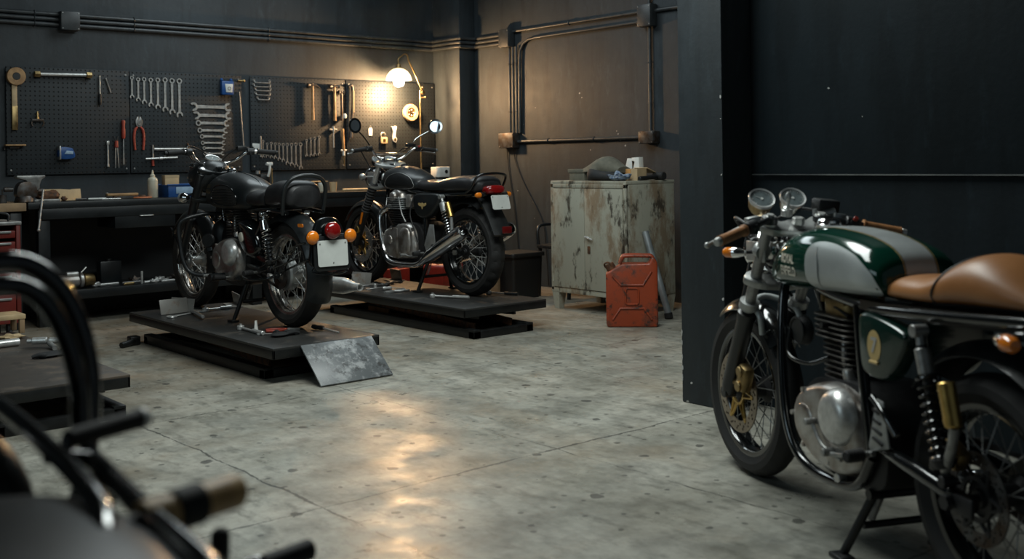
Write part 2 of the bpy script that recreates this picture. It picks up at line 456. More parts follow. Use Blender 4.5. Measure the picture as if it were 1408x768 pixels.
def worn(name, base, rustc, dark, amt=.56, sc=4.0, rough=.5, stretch=(1, 1, .45)):
    m, t, b = nt(name); v = coords(t, stretch)
    a = noise(t, v, sc, 9, .72); s2 = noise(t, v, sc*2.7, 6, .7); bg = noise(t, v, sc*.5, 4)
    c = ramp(t, bg, [(.3, tuple(x*.8 for x in base)), (.7, base)]).outputs[0]
    k = ramp(t, a, [(amt, (0, 0, 0)), (amt+.1, (.75, .75, .75))]).outputs[0]
    c = mixc(t, k, c, rustc)
    k2 = ramp(t, s2, [(amt+.06, (0, 0, 0)), (amt+.13, (.9, .9, .9))]).outputs[0]
    c = mixc(t, k2, c, dark)
    t.links.new(c, b.inputs['Base Color'])
    t.links.new(math_(t, 'MULTIPLY_ADD', k, .3, rough), b.inputs['Roughness'])
    bump(t, b, math_(t, 'ADD', a, s2), .1, .003)
    return m
M['cabinet'] = worn('rusty_grey_green_enamel', (.37, .365, .295), (.15, .085, .035), (.03, .021, .013), .49, 3.2)
M['jerry'] = worn('scuffed_red_orange_paint', (.31, .047, .013), (.085, .028, .014), (.025, .018, .014), .5, 5, .42, (1, 1, 1))
M['trolley'] = worn('scuffed_red_enamel', (.15, .016, .011), (.07, .02, .014), (.03, .02, .015), .6, 6, .42)
M['ramp'] = worn('scuffed_galvanised_plate', (.12, .13, .135), (.34, .35, .35), (.05, .05, .05), .5, 9, .36, (1, 1, 1))
M['plate_worn'] = worn('worn_steel_plate', (.25, .24, .22), (.16, .1, .06), (.06, .05, .04), .55, 8, .4, (1, 1, 1))
M['platform'] = worn('scuffed_lift_deck', (.026, .026, .025), (.06, .05, .04), (.1, .09, .08), .55, 5, .42, (1, 1, 1))
M['deck_brown'] = worn('brown_scuffed_deck', (.05, .043, .037), (.09, .065, .045), (.025, .022, .02), .52, 3, .5, (1, 1, 1))
def emit(name, col, s):
    m, t, b = nt(name); b.inputs['Base Color'].default_value = (*col, 1)
    b.inputs['Emission Color'].default_value = (*col, 1); b.inputs['Emission Strength'].default_value = s
    return m
M['bulb'] = emit('glowing_bulb', (1, .8, .55), 90)
def shade_mat():
    m, t, b = nt('white_glass_shade')
    b.inputs['Base Color'].default_value = (.85, .8, .7, 1); b.inputs['Roughness'].default_value = .3
    tr = N(t, 'ShaderNodeBsdfTranslucent'); tr.inputs[0].default_value = (1, .95, .86, 1)
    mx = N(t, 'ShaderNodeMixShader'); mx.inputs[0].default_value = .75
    t.links.new(b.outputs[0], mx.inputs[1]); t.links.new(tr.outputs[0], mx.inputs[2])
    t.links.new(mx.outputs[0], t.nodes['Material Output'].inputs[0])
    return m
M['shade'] = shade_mat()
# ------------------------------------------------------------------ the room (X along the back wall, Y towards it)
WY, WX = 9.05, 6.88           # back wall, far right wall
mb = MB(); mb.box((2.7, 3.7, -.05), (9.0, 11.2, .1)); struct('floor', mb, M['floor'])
mb = MB(); mb.box((2.7, 3.7, 3.65), (9.0, 11.2, .1)); struct('ceiling', mb, M['ceiling'])
mb = MB(); mb.box((2.7, WY+.1, 1.8), (9.0, .2, 3.6)); struct('wall_back', mb, M['wall'])
mb = MB(); mb.box((WX+.1, 6.2, 1.8), (.2, 5.7, 3.6)); struct('wall_right', mb, M['wall'])
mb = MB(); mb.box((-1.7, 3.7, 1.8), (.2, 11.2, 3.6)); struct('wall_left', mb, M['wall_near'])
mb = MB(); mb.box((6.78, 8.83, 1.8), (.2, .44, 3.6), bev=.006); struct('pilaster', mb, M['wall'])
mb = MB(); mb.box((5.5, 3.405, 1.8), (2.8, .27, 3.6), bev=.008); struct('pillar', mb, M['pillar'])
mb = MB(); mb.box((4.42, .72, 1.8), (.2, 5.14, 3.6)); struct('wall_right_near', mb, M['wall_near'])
# panelling on the near right wall: upper sheet stands a few millimetres proud of the lower one
zj = on_x(1200, 240, 4.32).z
mb = MB()
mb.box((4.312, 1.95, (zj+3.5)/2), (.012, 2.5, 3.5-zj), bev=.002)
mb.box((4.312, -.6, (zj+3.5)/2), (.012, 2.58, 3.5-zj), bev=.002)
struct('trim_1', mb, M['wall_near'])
mb = MB(); mb.box((4.302, .95, zj), (.012, 4.6, .006)); struct('trim_2', mb, mat('chipped_edge_paint', (.1, .105, .1), .6, 0, .9, 5, col2=(.02, .024, .027)))
# chipped paint with bare plaster showing along the pillar's corners
mchip = mat('bare_plaster', (.42, .42, .4), .8, 0, .2, 40)
mb = MB(); random.seed(3)
def chip(c, n, u, w, h):
    c, n, u = V(c), V(n), V(u); z = V((0, 0, 1)); pts = []
    k = 7
    for i in range(k):
        a = 2*PI*i/k; q = random.uniform(.55, 1)
        pts.append((w*q*math.cos(a), h*q*math.sin(a)))
    mb.prism(pts, c, u, z, n*.0015)
for py, w, h in ((133, .006, .014), (240, .004, .006), (411, .008, .009), (163, .003, .004)):
    p = on_x(995, py, 4.1); chip((4.1, 3.278, p.z), (-1, 0, 0), (0, 1, 0), w, h)
for py, w, h in ((457, .004, .02), (470, .005, .016), (490, .004, .02), (505, .007, .014), (519, .004, .022)):
    p = on_x(937, py, 4.1); chip((4.1, 3.534, p.z), (-1, 0, 0), (0, 1, 0), w, h)
p = on_x(951, 526, 4.1); chip((4.1, p.y, p.z), (-1, 0, 0), (0, 1, 0), .008, .008)
struct('trim_3', mb, mchip)
mb = MB()
for px, py, s in ((720, 171, .005), (736, 148, .004), (797, 128, .012), (800, 134, .006), (850, 184, .008), (853, 192, .01), (860, 200, .012), (848, 180, .006), (812, 206, .006), (712, 262, .006), (735, 300, .004), (690, 190, .006)):
    p = on_x(px, py, WX); chip((WX, p.y, p.z), (-1, 0, 0), (0, 1, 0), s, s*.9)
struct('trim_4', mb, mchip)

# ------------------------------------------------------------------ conduit and junction boxes
def pipe(label, pts, r, group, clips=(), nrm=(0, -1, 0), k=1):
    t = thing('conduit_pipe', label, 'conduit', pts[0], 0, group)
    o = V(pts[0])
    m = MB(); m.tube([V(p)-o for p in pts], r, 12, k); m.obj('pipe', M['conduit'], t)
    for c in clips:
        c = V(c)-o
        m = MB(); m.torus(c, (V(pts[1])-V(pts[0])), r+.003, .004, 16, 6); m.obj('clip', M['conduit'], t)
    return t
yb = WY-.022
G = 'three conduit pipes along the top of the back wall'
for i, (z, w) in enumerate(((2.414, 'topmost'), (2.373, 'middle'), (2.331, 'lowest'))):
    xw = WX-.022
    pts = [(3.07, yb, z), (6.62, yb, z), (6.655, yb-.02, z), (6.655, 8.62, z), (6.67, 8.588, z), (6.82, 8.588, z), (xw, 8.56, z), (xw, 8.14, z)]
    pipe('%s of three dark painted pipes running right from the wall box to the corner column' % w, pts, .0175, G,
         clips=[(x, yb, z) for x in (3.55, 4.8, 5.9)])
    pipe('%s of three dark painted pipes entering the left wall box' % w, [(1.2, yb, z), (2.95, yb, z)], .0175, 'short pipes left of the wall box', clips=[(2.75, yb, z)])
def jbox(label, c, size, mats=M['box_paint'], slots=False):
    t = thing('junction_box', label, 'junction box', c)
    m = MB(); m.box((0, 0, 0), size, bev=.012); m.obj('box', mats, t)
    m = MB()
    if size[0] > size[1]: m.box((0, -size[1]/2-.004, 0), (size[0]*.96, .01, size[2]*.96), bev=.004)
    else: m.box((-size[0]/2-.004, 0, 0), (.01, size[1]*.96, size[2]*.96), bev=.004)
    cov = m.obj('cover', mats, t)
    m = MB()
    for a in (-1, 1):
        for b2 in (-1, 1):
            if size[0] > size[1]: m.cyl((a*size[0]*.4, -size[1]/2-.007, b2*size[2]*.4), (a*size[0]*.4, -size[1]/2-.012, b2*size[2]*.4), .005, n=8)
            else: m.cyl((-size[0]/2-.007, a*size[1]*.4, b2*size[2]*.4), (-size[0]/2-.012, a*size[1]*.4, b2*size[2]*.4), .005, n=8)
    m.obj('screws', M['steel_dull'], cov)
    return t
jbox('square dark junction box on the back wall at the upper left', (3.01, WY-.04, 2.363), (.155, .08, .155))
xr = WX-.04
jbox('narrow dark junction box where the pipes leave the corner column', (xr, 8.06, 2.372), (.08, .15, .178))
jbox('tall dark junction box high on the right wall beside the pillar', (xr, 6.23, 2.393), (.08, .155, .19))
jb = jbox('battered metal switch box at the foot of the bundle of vertical pipes', (xr, 8.045, 1.384), (.08, .225, .148), M['iron'])
jbox('battered metal switch box at the right end of the low pipe', (xr, 6.225, 1.371), (.08, .172, .108), M['iron'])
xp = WX-.022
pipe('upper long conduit pipe climbing between the two high wall boxes', [(xp, 7.99, 2.434), (xp, 6.3, 2.436)], .0155, None, [(xp, 7.2, 2.435)])
pipe('bent conduit pipe that turns down beside the vertical pipe bundle', [(xp, 6.31, 2.352), (xp, 7.66, 2.346), (xp, 7.76, 2.338), (xp, 7.84, 2.305), (xp, 7.885, 2.24), (xp, 7.896, 2.14), (xp, 7.905, 1.456)], .0155, None)
for i, y in enumerate((8.045, 7.995, 7.945)):
    pipe('%s of three thin vertical pipes between two right-wall boxes' % ('first from the left', 'middle', 'third from the left')[i], [(xp, y, 2.284), (xp, y, 1.457)], .0135, 'vertical pipe bundle', [(xp, y, 2.12), (xp, y, 1.66)])
pipe('low horizontal pipe joining the two battered switch boxes', [(xp, 7.94, 1.37), (xp, 6.31, 1.372)], .0155, None, [(xp, 7.5, 1.37), (xp, 6.9, 1.371)])
pipe('vertical pipe dropping from the tall box beside the pillar to the battered box', [(xp, 6.225, 2.3), (xp, 6.225, 1.424)], .0155, None, [(xp, 6.225, 2.0), (xp, 6.225, 1.66)])
pipe('short vertical pipe rising from the tall box beside the pillar', [(xp, 6.225, 2.487), (xp, 6.225, 3.6)], .0155, None)
pipe('thick coupled pipe leaving the tall box towards the pillar', [(xp, 6.155, 2.43), (xp, 4.6, 2.43)], .017, None, [(xp, 5.8, 2.43), (xp, 5.75, 2.43)])
for i, (dy, x2, z2) in enumerate(((.05, 8.02, .75), (-.06, 7.62, .62))):
    m = MB(); y = 8.045+dy
    m.tube([(WX-.02, y, 1.32), (WX-.012, y+.01, 1.2), (WX-.01, y-.03+(x2-8)*.2, .98), (WX-.01, x2, z2), (WX-.01, x2-.05, .35), (WX-.012, x2-.08, .02)], .005, 8, 8)
    tag(m.obj('power_cable', M['dark_wire']), 'thin black cable hanging %s from the battered switch box' % ('straight down' if i == 0 else 'slantwise'), 'cable')
# ------------------------------------------------------------------ workbench
BT = .93
t = thing('workbench', 'long dark steel workbench with a drawer and lower shelf against the back wall', 'workbench', (4.3, 8.72, 0))
def bl(x, y, z): return (x-4.3, y-8.72, z)
m = MB(); m.box(bl(4.55, 8.72, BT-.025), (4.1, .62, .05), bev=.004); m.obj('worktop', M['bench'], t)
m = MB(); m.box(bl(4.6, 8.43, BT-.09), (4.0, .03, .08), bev=.003); m.obj('apron', M['bench'], t)
for x in (2.62, 4.35, 6.5):
    for y in (8.47, 8.97):
        m = MB(); m.box(bl(x, y, (BT-.05)/2), (.085, .07, BT-.05), bev=.004); m.obj('leg', M['bench'], t)
m = MB(); m.box(bl(4.55, 8.72, .235), (3.9, .5, .03), bev=.003); m.box(bl(4.55, 8.455, .22), (3.9, .03, .07), bev=.003)
m.obj('shelf', M['bench'], t)
m = MB(); m.box(bl(4.55, 9.02, .5), (3.9, .02, .76)); m.obj('back_panel', M['bench_dark'], t)
x0, x1 = on_y(158, 290, 8.42).x, on_y(241, 290, 8.42).x
m = MB(); m.box(bl((x0+x1)/2, 8.61, .785), (x1-x0, .38, .155), bev=.003); m.obj('drawer', M['bench'], t)
dr = t.children[-1]
dr_list = [c for c in t.children if c.name.startswith('drawer')]
xh = on_y(201, 295, 8.42).x
m = MB(); m.tube([bl(xh-.05, 8.42, .80), bl(xh-.045, 8.402, .80), bl(xh+.045, 8.402, .80), bl(xh+.05, 8.42, .80)], .0045, 8, 4)
m.obj('handle', M['steel'], dr_list[0])['label'] = 'thin steel drawer pull'
# older timber bench end that carries the vice
t = thing('timber_bench', 'brown timber-topped bench carrying the bench vice at the left edge', 'workbench', (2.0, 8.72, 0))
m = MB(); m.box((0, 0, BT-.03), (.97, .64, .06), bev=.004); m.obj('worktop', M['bare_wood'], t)
for x in (-.42, .42):
    for y in (-.25, .25):
        m = MB(); m.box((x, y, (BT-.06)/2), (.08, .08, BT-.06), bev=.004); m.obj('leg', M['bench'], t)

def bench_pt(px, py=None): # where the ray meets the bench top
    return on_z(px, py, BT)
# vice
p = V((2.52, 8.5, BT))
t = thing('bench_vice', 'worn iron bench vice with a bright flared jaw at the left end of the bench', 'vice', p)
m = MB(); m.cyl((-.02, 0, 0), (-.02, 0, .05), .07, .06, 20, .006); m.prism(blob([(-.07, .04), (.05, .04), (.06, .1), (.03, .15), (-.05, .15), (-.08, .1)], 4), (0, -.045, 0), (1, 0, 0), (0, 0, 1), (0, .09, 0), .01)
m.obj('base', M['iron'], t)
m = MB()
prof = [(-.1, .20), (.1, .20), (.1, .185), (.075, .17), (.06, .13), (.058, .09), (-.0, .09), (-.012, .13), (-.035, .165), (-.1, .182)]
m.prism(prof, (.02, -.04, 0), (1, 0, 0), (0, 0, 1), (0, .085, 0), .004); m.obj('jaw', M['steel_dull'], t)
m = MB(); m.cyl((-.1, 0, .1), (-.16, 0, .1), .018, n=12); m.obj('slide', M['iron'], t)
m = MB(); m.cyl((.05, 0, .08), (.12, 0, .08), .022, n=14); m.obj('spindle', M['iron'], t)
m = MB(); m.cyl((.10, -.05, .09), (.02, -.19, -.2), .0085, n=10); m.sph((.02, -.19, -.2), .013, 10, 8); m.obj('handle', M['steel_dull'], t)
m = MB(); m.cyl((-.17, .01, 0), (-.17, .01, .06), .03, n=14); m.cyl((-.17, .01, .06), (-.17, .01, .1), .006, n=8); m.obj('clamp_bolt', M['iron'], t)

def put(name, label, cat, px, py, z=BT, rz=0, group=None, y=None):
    p = on_z(px, py, z) if y is None else on_y(px, py, y)
    if y is not None: p.z = z
    return thing(name, label, cat, p, rz, group)
# cardboard and brown rag
t = put('cardboard_sheet', 'torn pale cardboard sheet folded upright on the bench beside the vice', 'cardboard', 85, 272, y=8.72)
m = MB(); m.prism([(-.16, 0), (.15, 0), (.15, .085), (.08, .083), (.07, .08), (.0, .086), (-.14, .088)], (0, 0, .004), (1, 0, 0), (0, .25, .97), (0, .005, 0), .001); m.obj('upright_flap', M['card'], t)
m = MB(); m.box((0, -.06, .003), (.3, .12, .005), bev=.001); m.obj('base_flap', M['card'], t)
def lump(name, label, cat, loc, r, mt, seed, group=None, n=18, amp=.35):
    random.seed(seed); m = MB(); m.sph((0, 0, 0), 1, n, 12)
    ph = [random.uniform(0, 6) for _ in range(6)]
    for v in m.bm.verts:
        q = v.co.copy()
        k = 1+amp*(math.sin(q.x*4+ph[0])*math.sin(q.y*5+ph[1])+.6*math.sin(q.z*6+ph[2]+q.x*5))*.6
        v.co = V((q.x*r[0]*k, q.y*r[1]*k, max(0, (q.z*.5+.5))*r[2]*k))
    o = m.obj(name, mt, None, 60, loc); tag(o, label, cat, group); return o
p = on_y(66, 268, 8.6); lump('oily_rag', 'crumpled rust brown rag between the vice and the cardboard sheet', 'rag', (p.x, 8.6, BT), (.085, .06, .075), M['rust'], 2)
p = on_y(88, 270, 8.55); lump('rusty_nut', 'small rusty lump lying in front of the cardboard sheet', 'scrap metal', (p.x, 8.55, BT), (.022, .02, .035), M['rust'], 5)
p = on_y(63, 274, 8.5)
t = thing('parts_tray', 'low grey metal tray in front of the crumpled brown rag', 'tray', (p.x, 8.5, BT)); m = MB(); m.prism(rrect(.2, .1, .02), (0, 0, 0), (1, 0, 0), (0, 1, 0), (0, 0, .02), .004); m.obj('tray', M['steel_dull'], t)
# tools lying on the bench
def rod(name, label, cat, a, b, r, mt, grip=None, gm=None, group=None):
    a, b = V(a), V(b); t = thing(name, label, cat, a, 0, group)
    m = MB(); m.cyl((0, 0, 0), b-a, r, n=10, bev=r*.3); m.obj('shaft', mt, t)
    if grip:
        d = (b-a).normalized(); m = MB(); m.cyl(-d*.004, d*grip, r*2.2, r*1.9, 12, r*.6); m.obj('handle', gm, t)
    return t
def B(px, y, dz): p = on_y(px, 268, y); return (p.x, y, BT+dz)
rod('steel_rule', 'white steel rule lying on the bench right of the cardboard', 'rule', B(121, 8.58, .008), B(146, 8.56, .008), .008, M['white'])
rod('long_punch', 'thin steel punch lying in front of the white steel rule', 'punch', B(140, 8.5, .006), B(166, 8.48, .006), .006, M['steel'])
rod('chisel', 'dark cold chisel lying left of the white steel rule', 'chisel', B(104, 8.6, .008), B(119, 8.6, .008), .008, M['iron'])
t = thing('wire_brush', 'flat brown wooden-backed wire brush on the bench near the bottle', 'brush', B(168, 8.65, 0), -.02)
m = MB(); m.box((0, 0, .033), (.25, .05, .022), bev=.008); m.obj('handle', M['wood'], t)
m = MB(); m.box((.02, 0, .011), (.18, .035, .022), bev=.002); m.obj('bristles', M['iron'], t)
t = thing('sanding_disc', 'small orange round sanding disc on the bench beside the bottle', 'disc', B(196, 8.62, 0)); m = MB(); m.cyl((0, 0, 0), (0, 0, .012), .075, .07, 28, .003); m.obj('disc', mat('orange_abrasive', (.42, .13, .05), .7), t)
m = MB(); m.cyl((0, 0, .012), (0, 0, .026), .03, .024, 18, .004); m.obj('hub', M['rust'], t)
t = thing('socket_holder', 'small dark socket standing behind the punch on the bench', 'socket', B(147, 8.7, 0)); m = MB(); m.cyl((0, 0, 0), (0, 0, .05), .014, .014, 14, .003); m.obj('socket', M['steel_dull'], t)
# squeeze bottle
t = thing('squeeze_bottle', 'cloudy plastic squeeze bottle with a nozzle standing on the bench', 'bottle', B(210, 8.62, 0))
m = MB(); m.lathe([(0, 0), (.036, 0), (.04, .006), (.04, .14), (.036, .155), (.022, .166), (0, .166)], n=28); m.obj('body', M['bottle'], t)
m = MB(); m.lathe([(0, .163), (.02, .163), (.02, .183), (.011, .19), (.004, .225), (0, .225)], n=20); m.obj('nozzle', M['bottle'], t)
# blue bin with carton inside
xa, xb = B(226, 8.66, 0)[0], B(268, 8.66, 0)[0]
t = thing('storage_bin', 'open blue plastic storage bin on the bench behind the classic motorcycle', 'bin', ((xa+xb)/2, 8.68, BT)); w = xb-xa
m = MB()
for s in (-1, 1):
    m.box((s*(w/2-.005), 0, .05), (.008, .2, .1), bev=.002); m.box((0, s*.098, .05), (w, .008, .1), bev=.002)
m.box((0, 0, .004), (w, .2, .008)); m.box((0, -.104, .1), (w+.02, .016, .012), bev=.003); m.box((0, .104, .1), (w+.02, .016, .012), bev=.003)
m.obj('bin', M['blue'], t)
m = MB(); m.box((.02, -.104, .055), (w*.66, .004, .055), bev=.001); m.obj('label_holder', M['blue_pale'], t)
p = on_y(235, 250, 8.72)
t = thing('small_carton', 'small tan carton standing up inside the blue storage bin', 'box', (p.x, 8.73, BT+.009)); m = MB(); m.box((0, 0, .085), (.12, .07, .17), bev=.002); m.obj('carton', M['card'], t)
m = MB(); m.box((0, -.0355, .16), (.122, .002, .02)); m.obj('flap', M['card'], t)
rod('scribing_stick', 'thin wooden stick sticking out of the blue storage bin', 'stick', (p.x+.09, 8.68, BT+.03), (p.x+.16, 8.62, BT+.115), .005, M['wood'])
# right part of the bench
t = thing('clear_jar', 'small pale glass jar on the bench behind the grab hoop', 'jar', (5.14, 8.7, BT)); m = MB(); m.lathe([(0, 0), (.03, 0), (.032, .005), (.032, .06), (.028, .065), (0, .065)], n=22); m.obj('jar', M['bottle'], t); m = MB(); m.cyl((0, 0, .064), (0, 0, .082), .031, n=22, bev=.003); m.obj('lid', M['white'], t)
t = thing('paper_cup', 'tan paper cup on the bench beside the small glass jar', 'cup', (5.24, 8.66, BT)); m = MB(); m.lathe([(0, .003), (.028, 0), (.036, .085), (.033, .085), (.026, .006), (0, .006)], n=22); m.obj('cup', M['card'], t)
t = thing('flat_carton', 'flat pale carton lying across the jar on the right bench', 'box', (5.12, 8.8, BT)); m = MB(); m.box((0, 0, .045), (.16, .1, .09), bev=.002); m.obj('carton', M['card'], t); m = MB(); m.box((0, -.02, .0925), (.18, .16, .005), bev=.001); m.obj('lid', M['wood_pale'], t)
rod('wooden_batten', 'long pale wooden batten lying along the back of the right bench', 'batten', (5.3, 8.6, BT+.012), (5.95, 8.6, BT+.012), .012, M['wood_pale'])
rod('spark_plug', 'small spark plug standing on the wooden batten', 'spark plug', (5.66, 8.6, BT+.024), (5.66, 8.6, BT+.07), .009, M['steel'])
rod('drift_pin', 'short steel drift lying on the right bench before the batten', 'drift', (5.5, 8.48, BT+.008), (5.72, 8.46, BT+.008), .008, M['brass'])
p = on_y(359, 245, 8.72)
t = thing('drill_press', 'small black bench drill with a white feed lever behind the classic motorcycle saddle', 'drill press', (p.x, 8.72, BT))
m = MB(); m.prism(rrect(.2, .22, .02), (0, 0, 0), (1, 0, 0), (0, 1, 0), (0, 0, .025), .005); m.obj('base', M['plastic'], t)
m = MB(); m.cyl((0, .06, .02), (0, .06, .2), .02, n=16); m.obj('column', M['steel_dull'], t)
m = MB(); m.box((0, -.01, .13), (.1, .16, .09), bev=.02); m.cyl((0, -.05, .1), (0, -.05, .05), .018, .012, 14); m.obj('head', M['plastic'], t)
m = MB(); m.tube([(.02, -.09, .15), (.03, -.1, .2), (.03, -.1, .25), (.0, -.1, .262)], [.012, .011, .012, .014], 10, 4); m.box((.03, -.1, .26), (.06, .02, .03), bev=.006); m.obj('feed_lever', M['white'], t)
p = on_y(374, 250, 8.52)
t = thing('hooked_rod', 'thin brass rod with a hooked foot standing on the bench behind the classic saddle', 'rod', (p.x, 8.52, BT))
m = MB(); m.tube([(-.05, 0, .012), (-.02, 0, .012), (0, 0, .03), (0, 0, .22)], .0065, 10, 4); m.obj('rod', M['brass'], t); m = MB(); m.cyl((-.05, 0, 0), (-.05, 0, .02), .03, n=16, bev=.003); m.obj('foot', M['brass'], t)
# tape dispenser / cream tub behind the twin's seat
t = thing('cream_tub', 'cream plastic tub with black band on the bench behind the seat', 'tub', (6.42, 8.6, BT))
m = MB(); m.prism(rrect(.17, .13, .03), (0, 0, 0), (1, 0, 0), (0, 1, 0), (0, 0, .085), .008); m.obj('tub', M['white'], t)
m = MB(); m.prism(rrect(.165, .125, .03), (0, 0, .085), (1, 0, 0), (0, 1, 0), (0, 0, .022), .004); m.obj('band', M['plastic'], t)
m = MB(); m.prism(rrect(.175, .135, .04), (0, 0, .107), (1, 0, 0), (0, 1, 0), (0, 0, .1), .028); m.obj('lid', M['white'], t)
m = MB(); m.prism(circ(.02, .16, .018, 14), (0, -.068, 0), (1, 0, 0), (0, 0, 1), (0, -.004, 0)); m.obj('emblem', M['plastic'], t)
# the warm lamp clamped to the bench
L = V((6.332, 8.80, BT))
t = thing('work_lamp', 'lit brass work lamp with white glass shade on the bench by the corner', 'lamp', L)
def lp(px, py): p = on_y(px, py, 8.80); return V((p.x-L.x, 0, p.z-L.z))
jt = lp(581, 127); tip = lp(560, 76); top = lp(548, 88)
m = MB(); m.cyl((0, 0, 0), (0, 0, .025), .05, .045, 24, .006); m.box((0, -.03, .03), (.05, .1, .02), bev=.004); m.obj('base', M['brass'], t)
m = MB(); m.cyl((0, 0, .02), (0, 0, jt.z+.02), .009, n=14); m.obj('pole', M['brass'], t)
m = MB(); m.cyl(jt+V((0, -.02, 0)), jt+V((0, .02, 0)), .022, n=18, bev=.004); m.cyl(jt+V((0, -.05, -.05)), jt+V((0, .02, -.05)), .007, n=10); m.sph(jt+V((0, -.05, -.05)), .013, 12, 8); m.sph(jt+V((.0, 0, .05)), .016, 12, 8); m.obj('joint', M['brass'], t)
m = MB(); m.tube([jt, jt*.5+tip*.5, tip+V((.02, 0, -.06)), tip+V((0, 0, .0)), tip+V((-.03, 0, .012)), tip+V((-.06, 0, -.005)), top+V((0, 0, .05)), top], .0075, 12, 6); m.obj('arm', M['brass'], t)
m = MB(); m.cyl(top, top+V((0, 0, -.05)), .022, .026, 20, .004); m.obj('lamp_holder', M['brass'], t)
s0 = top+V((0, 0, -.04))
m = MB(); m.lathe([(.025, 0), (.05, -.008), (.085, -.03), (.112, -.065), (.126, -.105), (.128, -.118), (.124, -.118), (.108, -.066), (.082, -.033), (.048, -.012), (.025, -.005)], s0, n=44); m.obj('lamp_shade', M['shade'], t)
m = MB(); m.lathe([(0, -.05), (.015, -.055), (.03, -.085), (.05, -.115), (.054, -.138), (.046, -.162), (.028, -.178), (0, -.183)], s0, n=28); m.obj('bulb', M['bulb'], t)
LAMP_POS = L+s0+V((0, 0, -.13))

# ------------------------------------------------------------------ things on the bench's lower shelf
SZ = .25
def S(px, y, dz=0): p = on_y(px, 380, y); return (p.x, y, SZ+dz)
t = thing('starter_motor', 'round silver starter motor lying on the lower shelf of the bench', 'motor', S(108, 8.6, .06))
m = MB(); m.cyl((-.16, 0, 0), (.0, 0, 0), .05, .05, 22, .008); m.cyl((0, 0, 0), (.03, 0, 0), .062, .06, 22, .005); m.obj('body', M['alu'], t)
m = MB(); m.cyl((.03, 0, 0), (.12, 0, 0), .055, .045, 22, .01); m.obj('end_housing', M['brass'], t)
m = MB(); m.cyl((-.1, -.02, .055), (-.01, -.02, .055), .02, n=14, bev=.004); m.cyl((.02, 0, .06), (.06, 0, .1), .006, n=8); m.obj('solenoid', M['steel'], t)
t = thing('black_can', 'square black tin standing at the back of the lower shelf', 'tin', S(150, 8.8)); m = MB(); m.box((0, 0, .09), (.17, .1, .18), bev=.008); m.obj('tin', M['bench'], t); m = MB(); m.cyl((0, 0, .18), (0, 0, .195), .02, n=14); m.obj('cap', M['plastic'], t)
rr = random.Random(4)
items = [(137, 163, 8.6, .012, 'steel', 'long steel rod lying on the lower shelf in front of the black tin'), (168, 195, 8.62, .01, 'steel_dull', 'dull rod lying on the lower shelf beneath the drawer'),
         (170, 184, 8.5, .013, 'brass', 'short brass tube at the front of the lower shelf'), (198, 218, 8.52, .012, 'steel', 'bright short bar near the front of the lower shelf'),
         (205, 232, 8.62, .01, 'steel_dull', 'thin bar behind the bright short bar on the shelf'), (222, 240, 8.5, .011, 'steel', 'rightmost shiny rod at the front of the lower shelf'), (228, 252, 8.7, .012, 'iron', 'dark rod lying behind the rightmost shiny shelf rod')]
for a, b, y, r, mt, lb in items: rod('metal_rod', lb, 'rod', S(a, y, r), S(b, y+.02, r), r, M[mt], group=None)
t = thing('steel_pin', 'small bright steel pin standing upright on the lower shelf', 'pin', S(195, 8.55)); m = MB(); m.cyl((0, 0, 0), (0, 0, .1), .01, n=12, bev=.002); m.obj('pin', M['steel'], t)
for px, y, s, mt, lb in ((131, 8.6, .022, 'steel', 'shiny round knob beside the starter motor on the shelf'), (186, 8.66, .03, 'iron', 'dark iron bracket lump under the drawer on the shelf'), (219, 8.6, .024, 'steel', 'bright steel fitting near the right end of the shelf'), (212, 8.5, .02, 'steel', 'small bright nut at the shelf front edge'), (246, 8.62, .04, 'iron', 'black clamp lump behind the front wheel on the shelf')):
    p = S(px, y); lump('shelf_fitting', lb, 'metal part', p, (s*1.6, s, s*1.6), M[mt], int(px))
# red tool trolley
p = on_y(18, 300, 8.05)
t = thing('tool_trolley', 'scuffed red tool trolley at the left edge beneath the timber bench', 'tool trolley', (p.x-.31, 8.1, 0))
m = MB(); m.box((-.0, .18, .47), (.62, .02, .66), bev=.004)
for s in (-1, 1): m.box((s*.3, 0, .47), (.03, .4, .68), bev=.006)
m.box((0, 0, .14), (.62, .4, .03), bev=.004); m.obj('body', M['trolley'], t)
for k, z in enumerate((.25, .41, .54, .65, .735)):
    h = (.16, .13, .1, .08, .06)[k]
    m = MB(); m.box((0, -.02, z), (.56, .37, h-.01), bev=.006); d = m.obj('drawer', M['trolley'], t)
    m = MB(); m.box((0, -.212, z+h*.28), (.5, .014, .016), bev=.004); m.obj('handle', M['alu_grey'], d)
m = MB(); m.box((0, 0, .81), (.64, .42, .025), bev=.006); m.obj('tray_top', M['steel_dull'], t)
m = MB(); m.tube([(.25, -.15, .82), (.25, -.13, .87), (.15, -.12, .885), (.05, -.13, .87), (.04, -.15, .82)], .008, 8, 5); m.obj('handle', M['plastic'], t)
for x in (-.25, .25):
    for y in (-.15, .15):
        m = MB(); m.cyl((x-.015, y, .045), (x+.015, y, .045), .045, n=20, bev=.006); m.box((x, y, .1), (.04, .05, .06), bev=.004); m.obj('castor', M['plastic'], t)
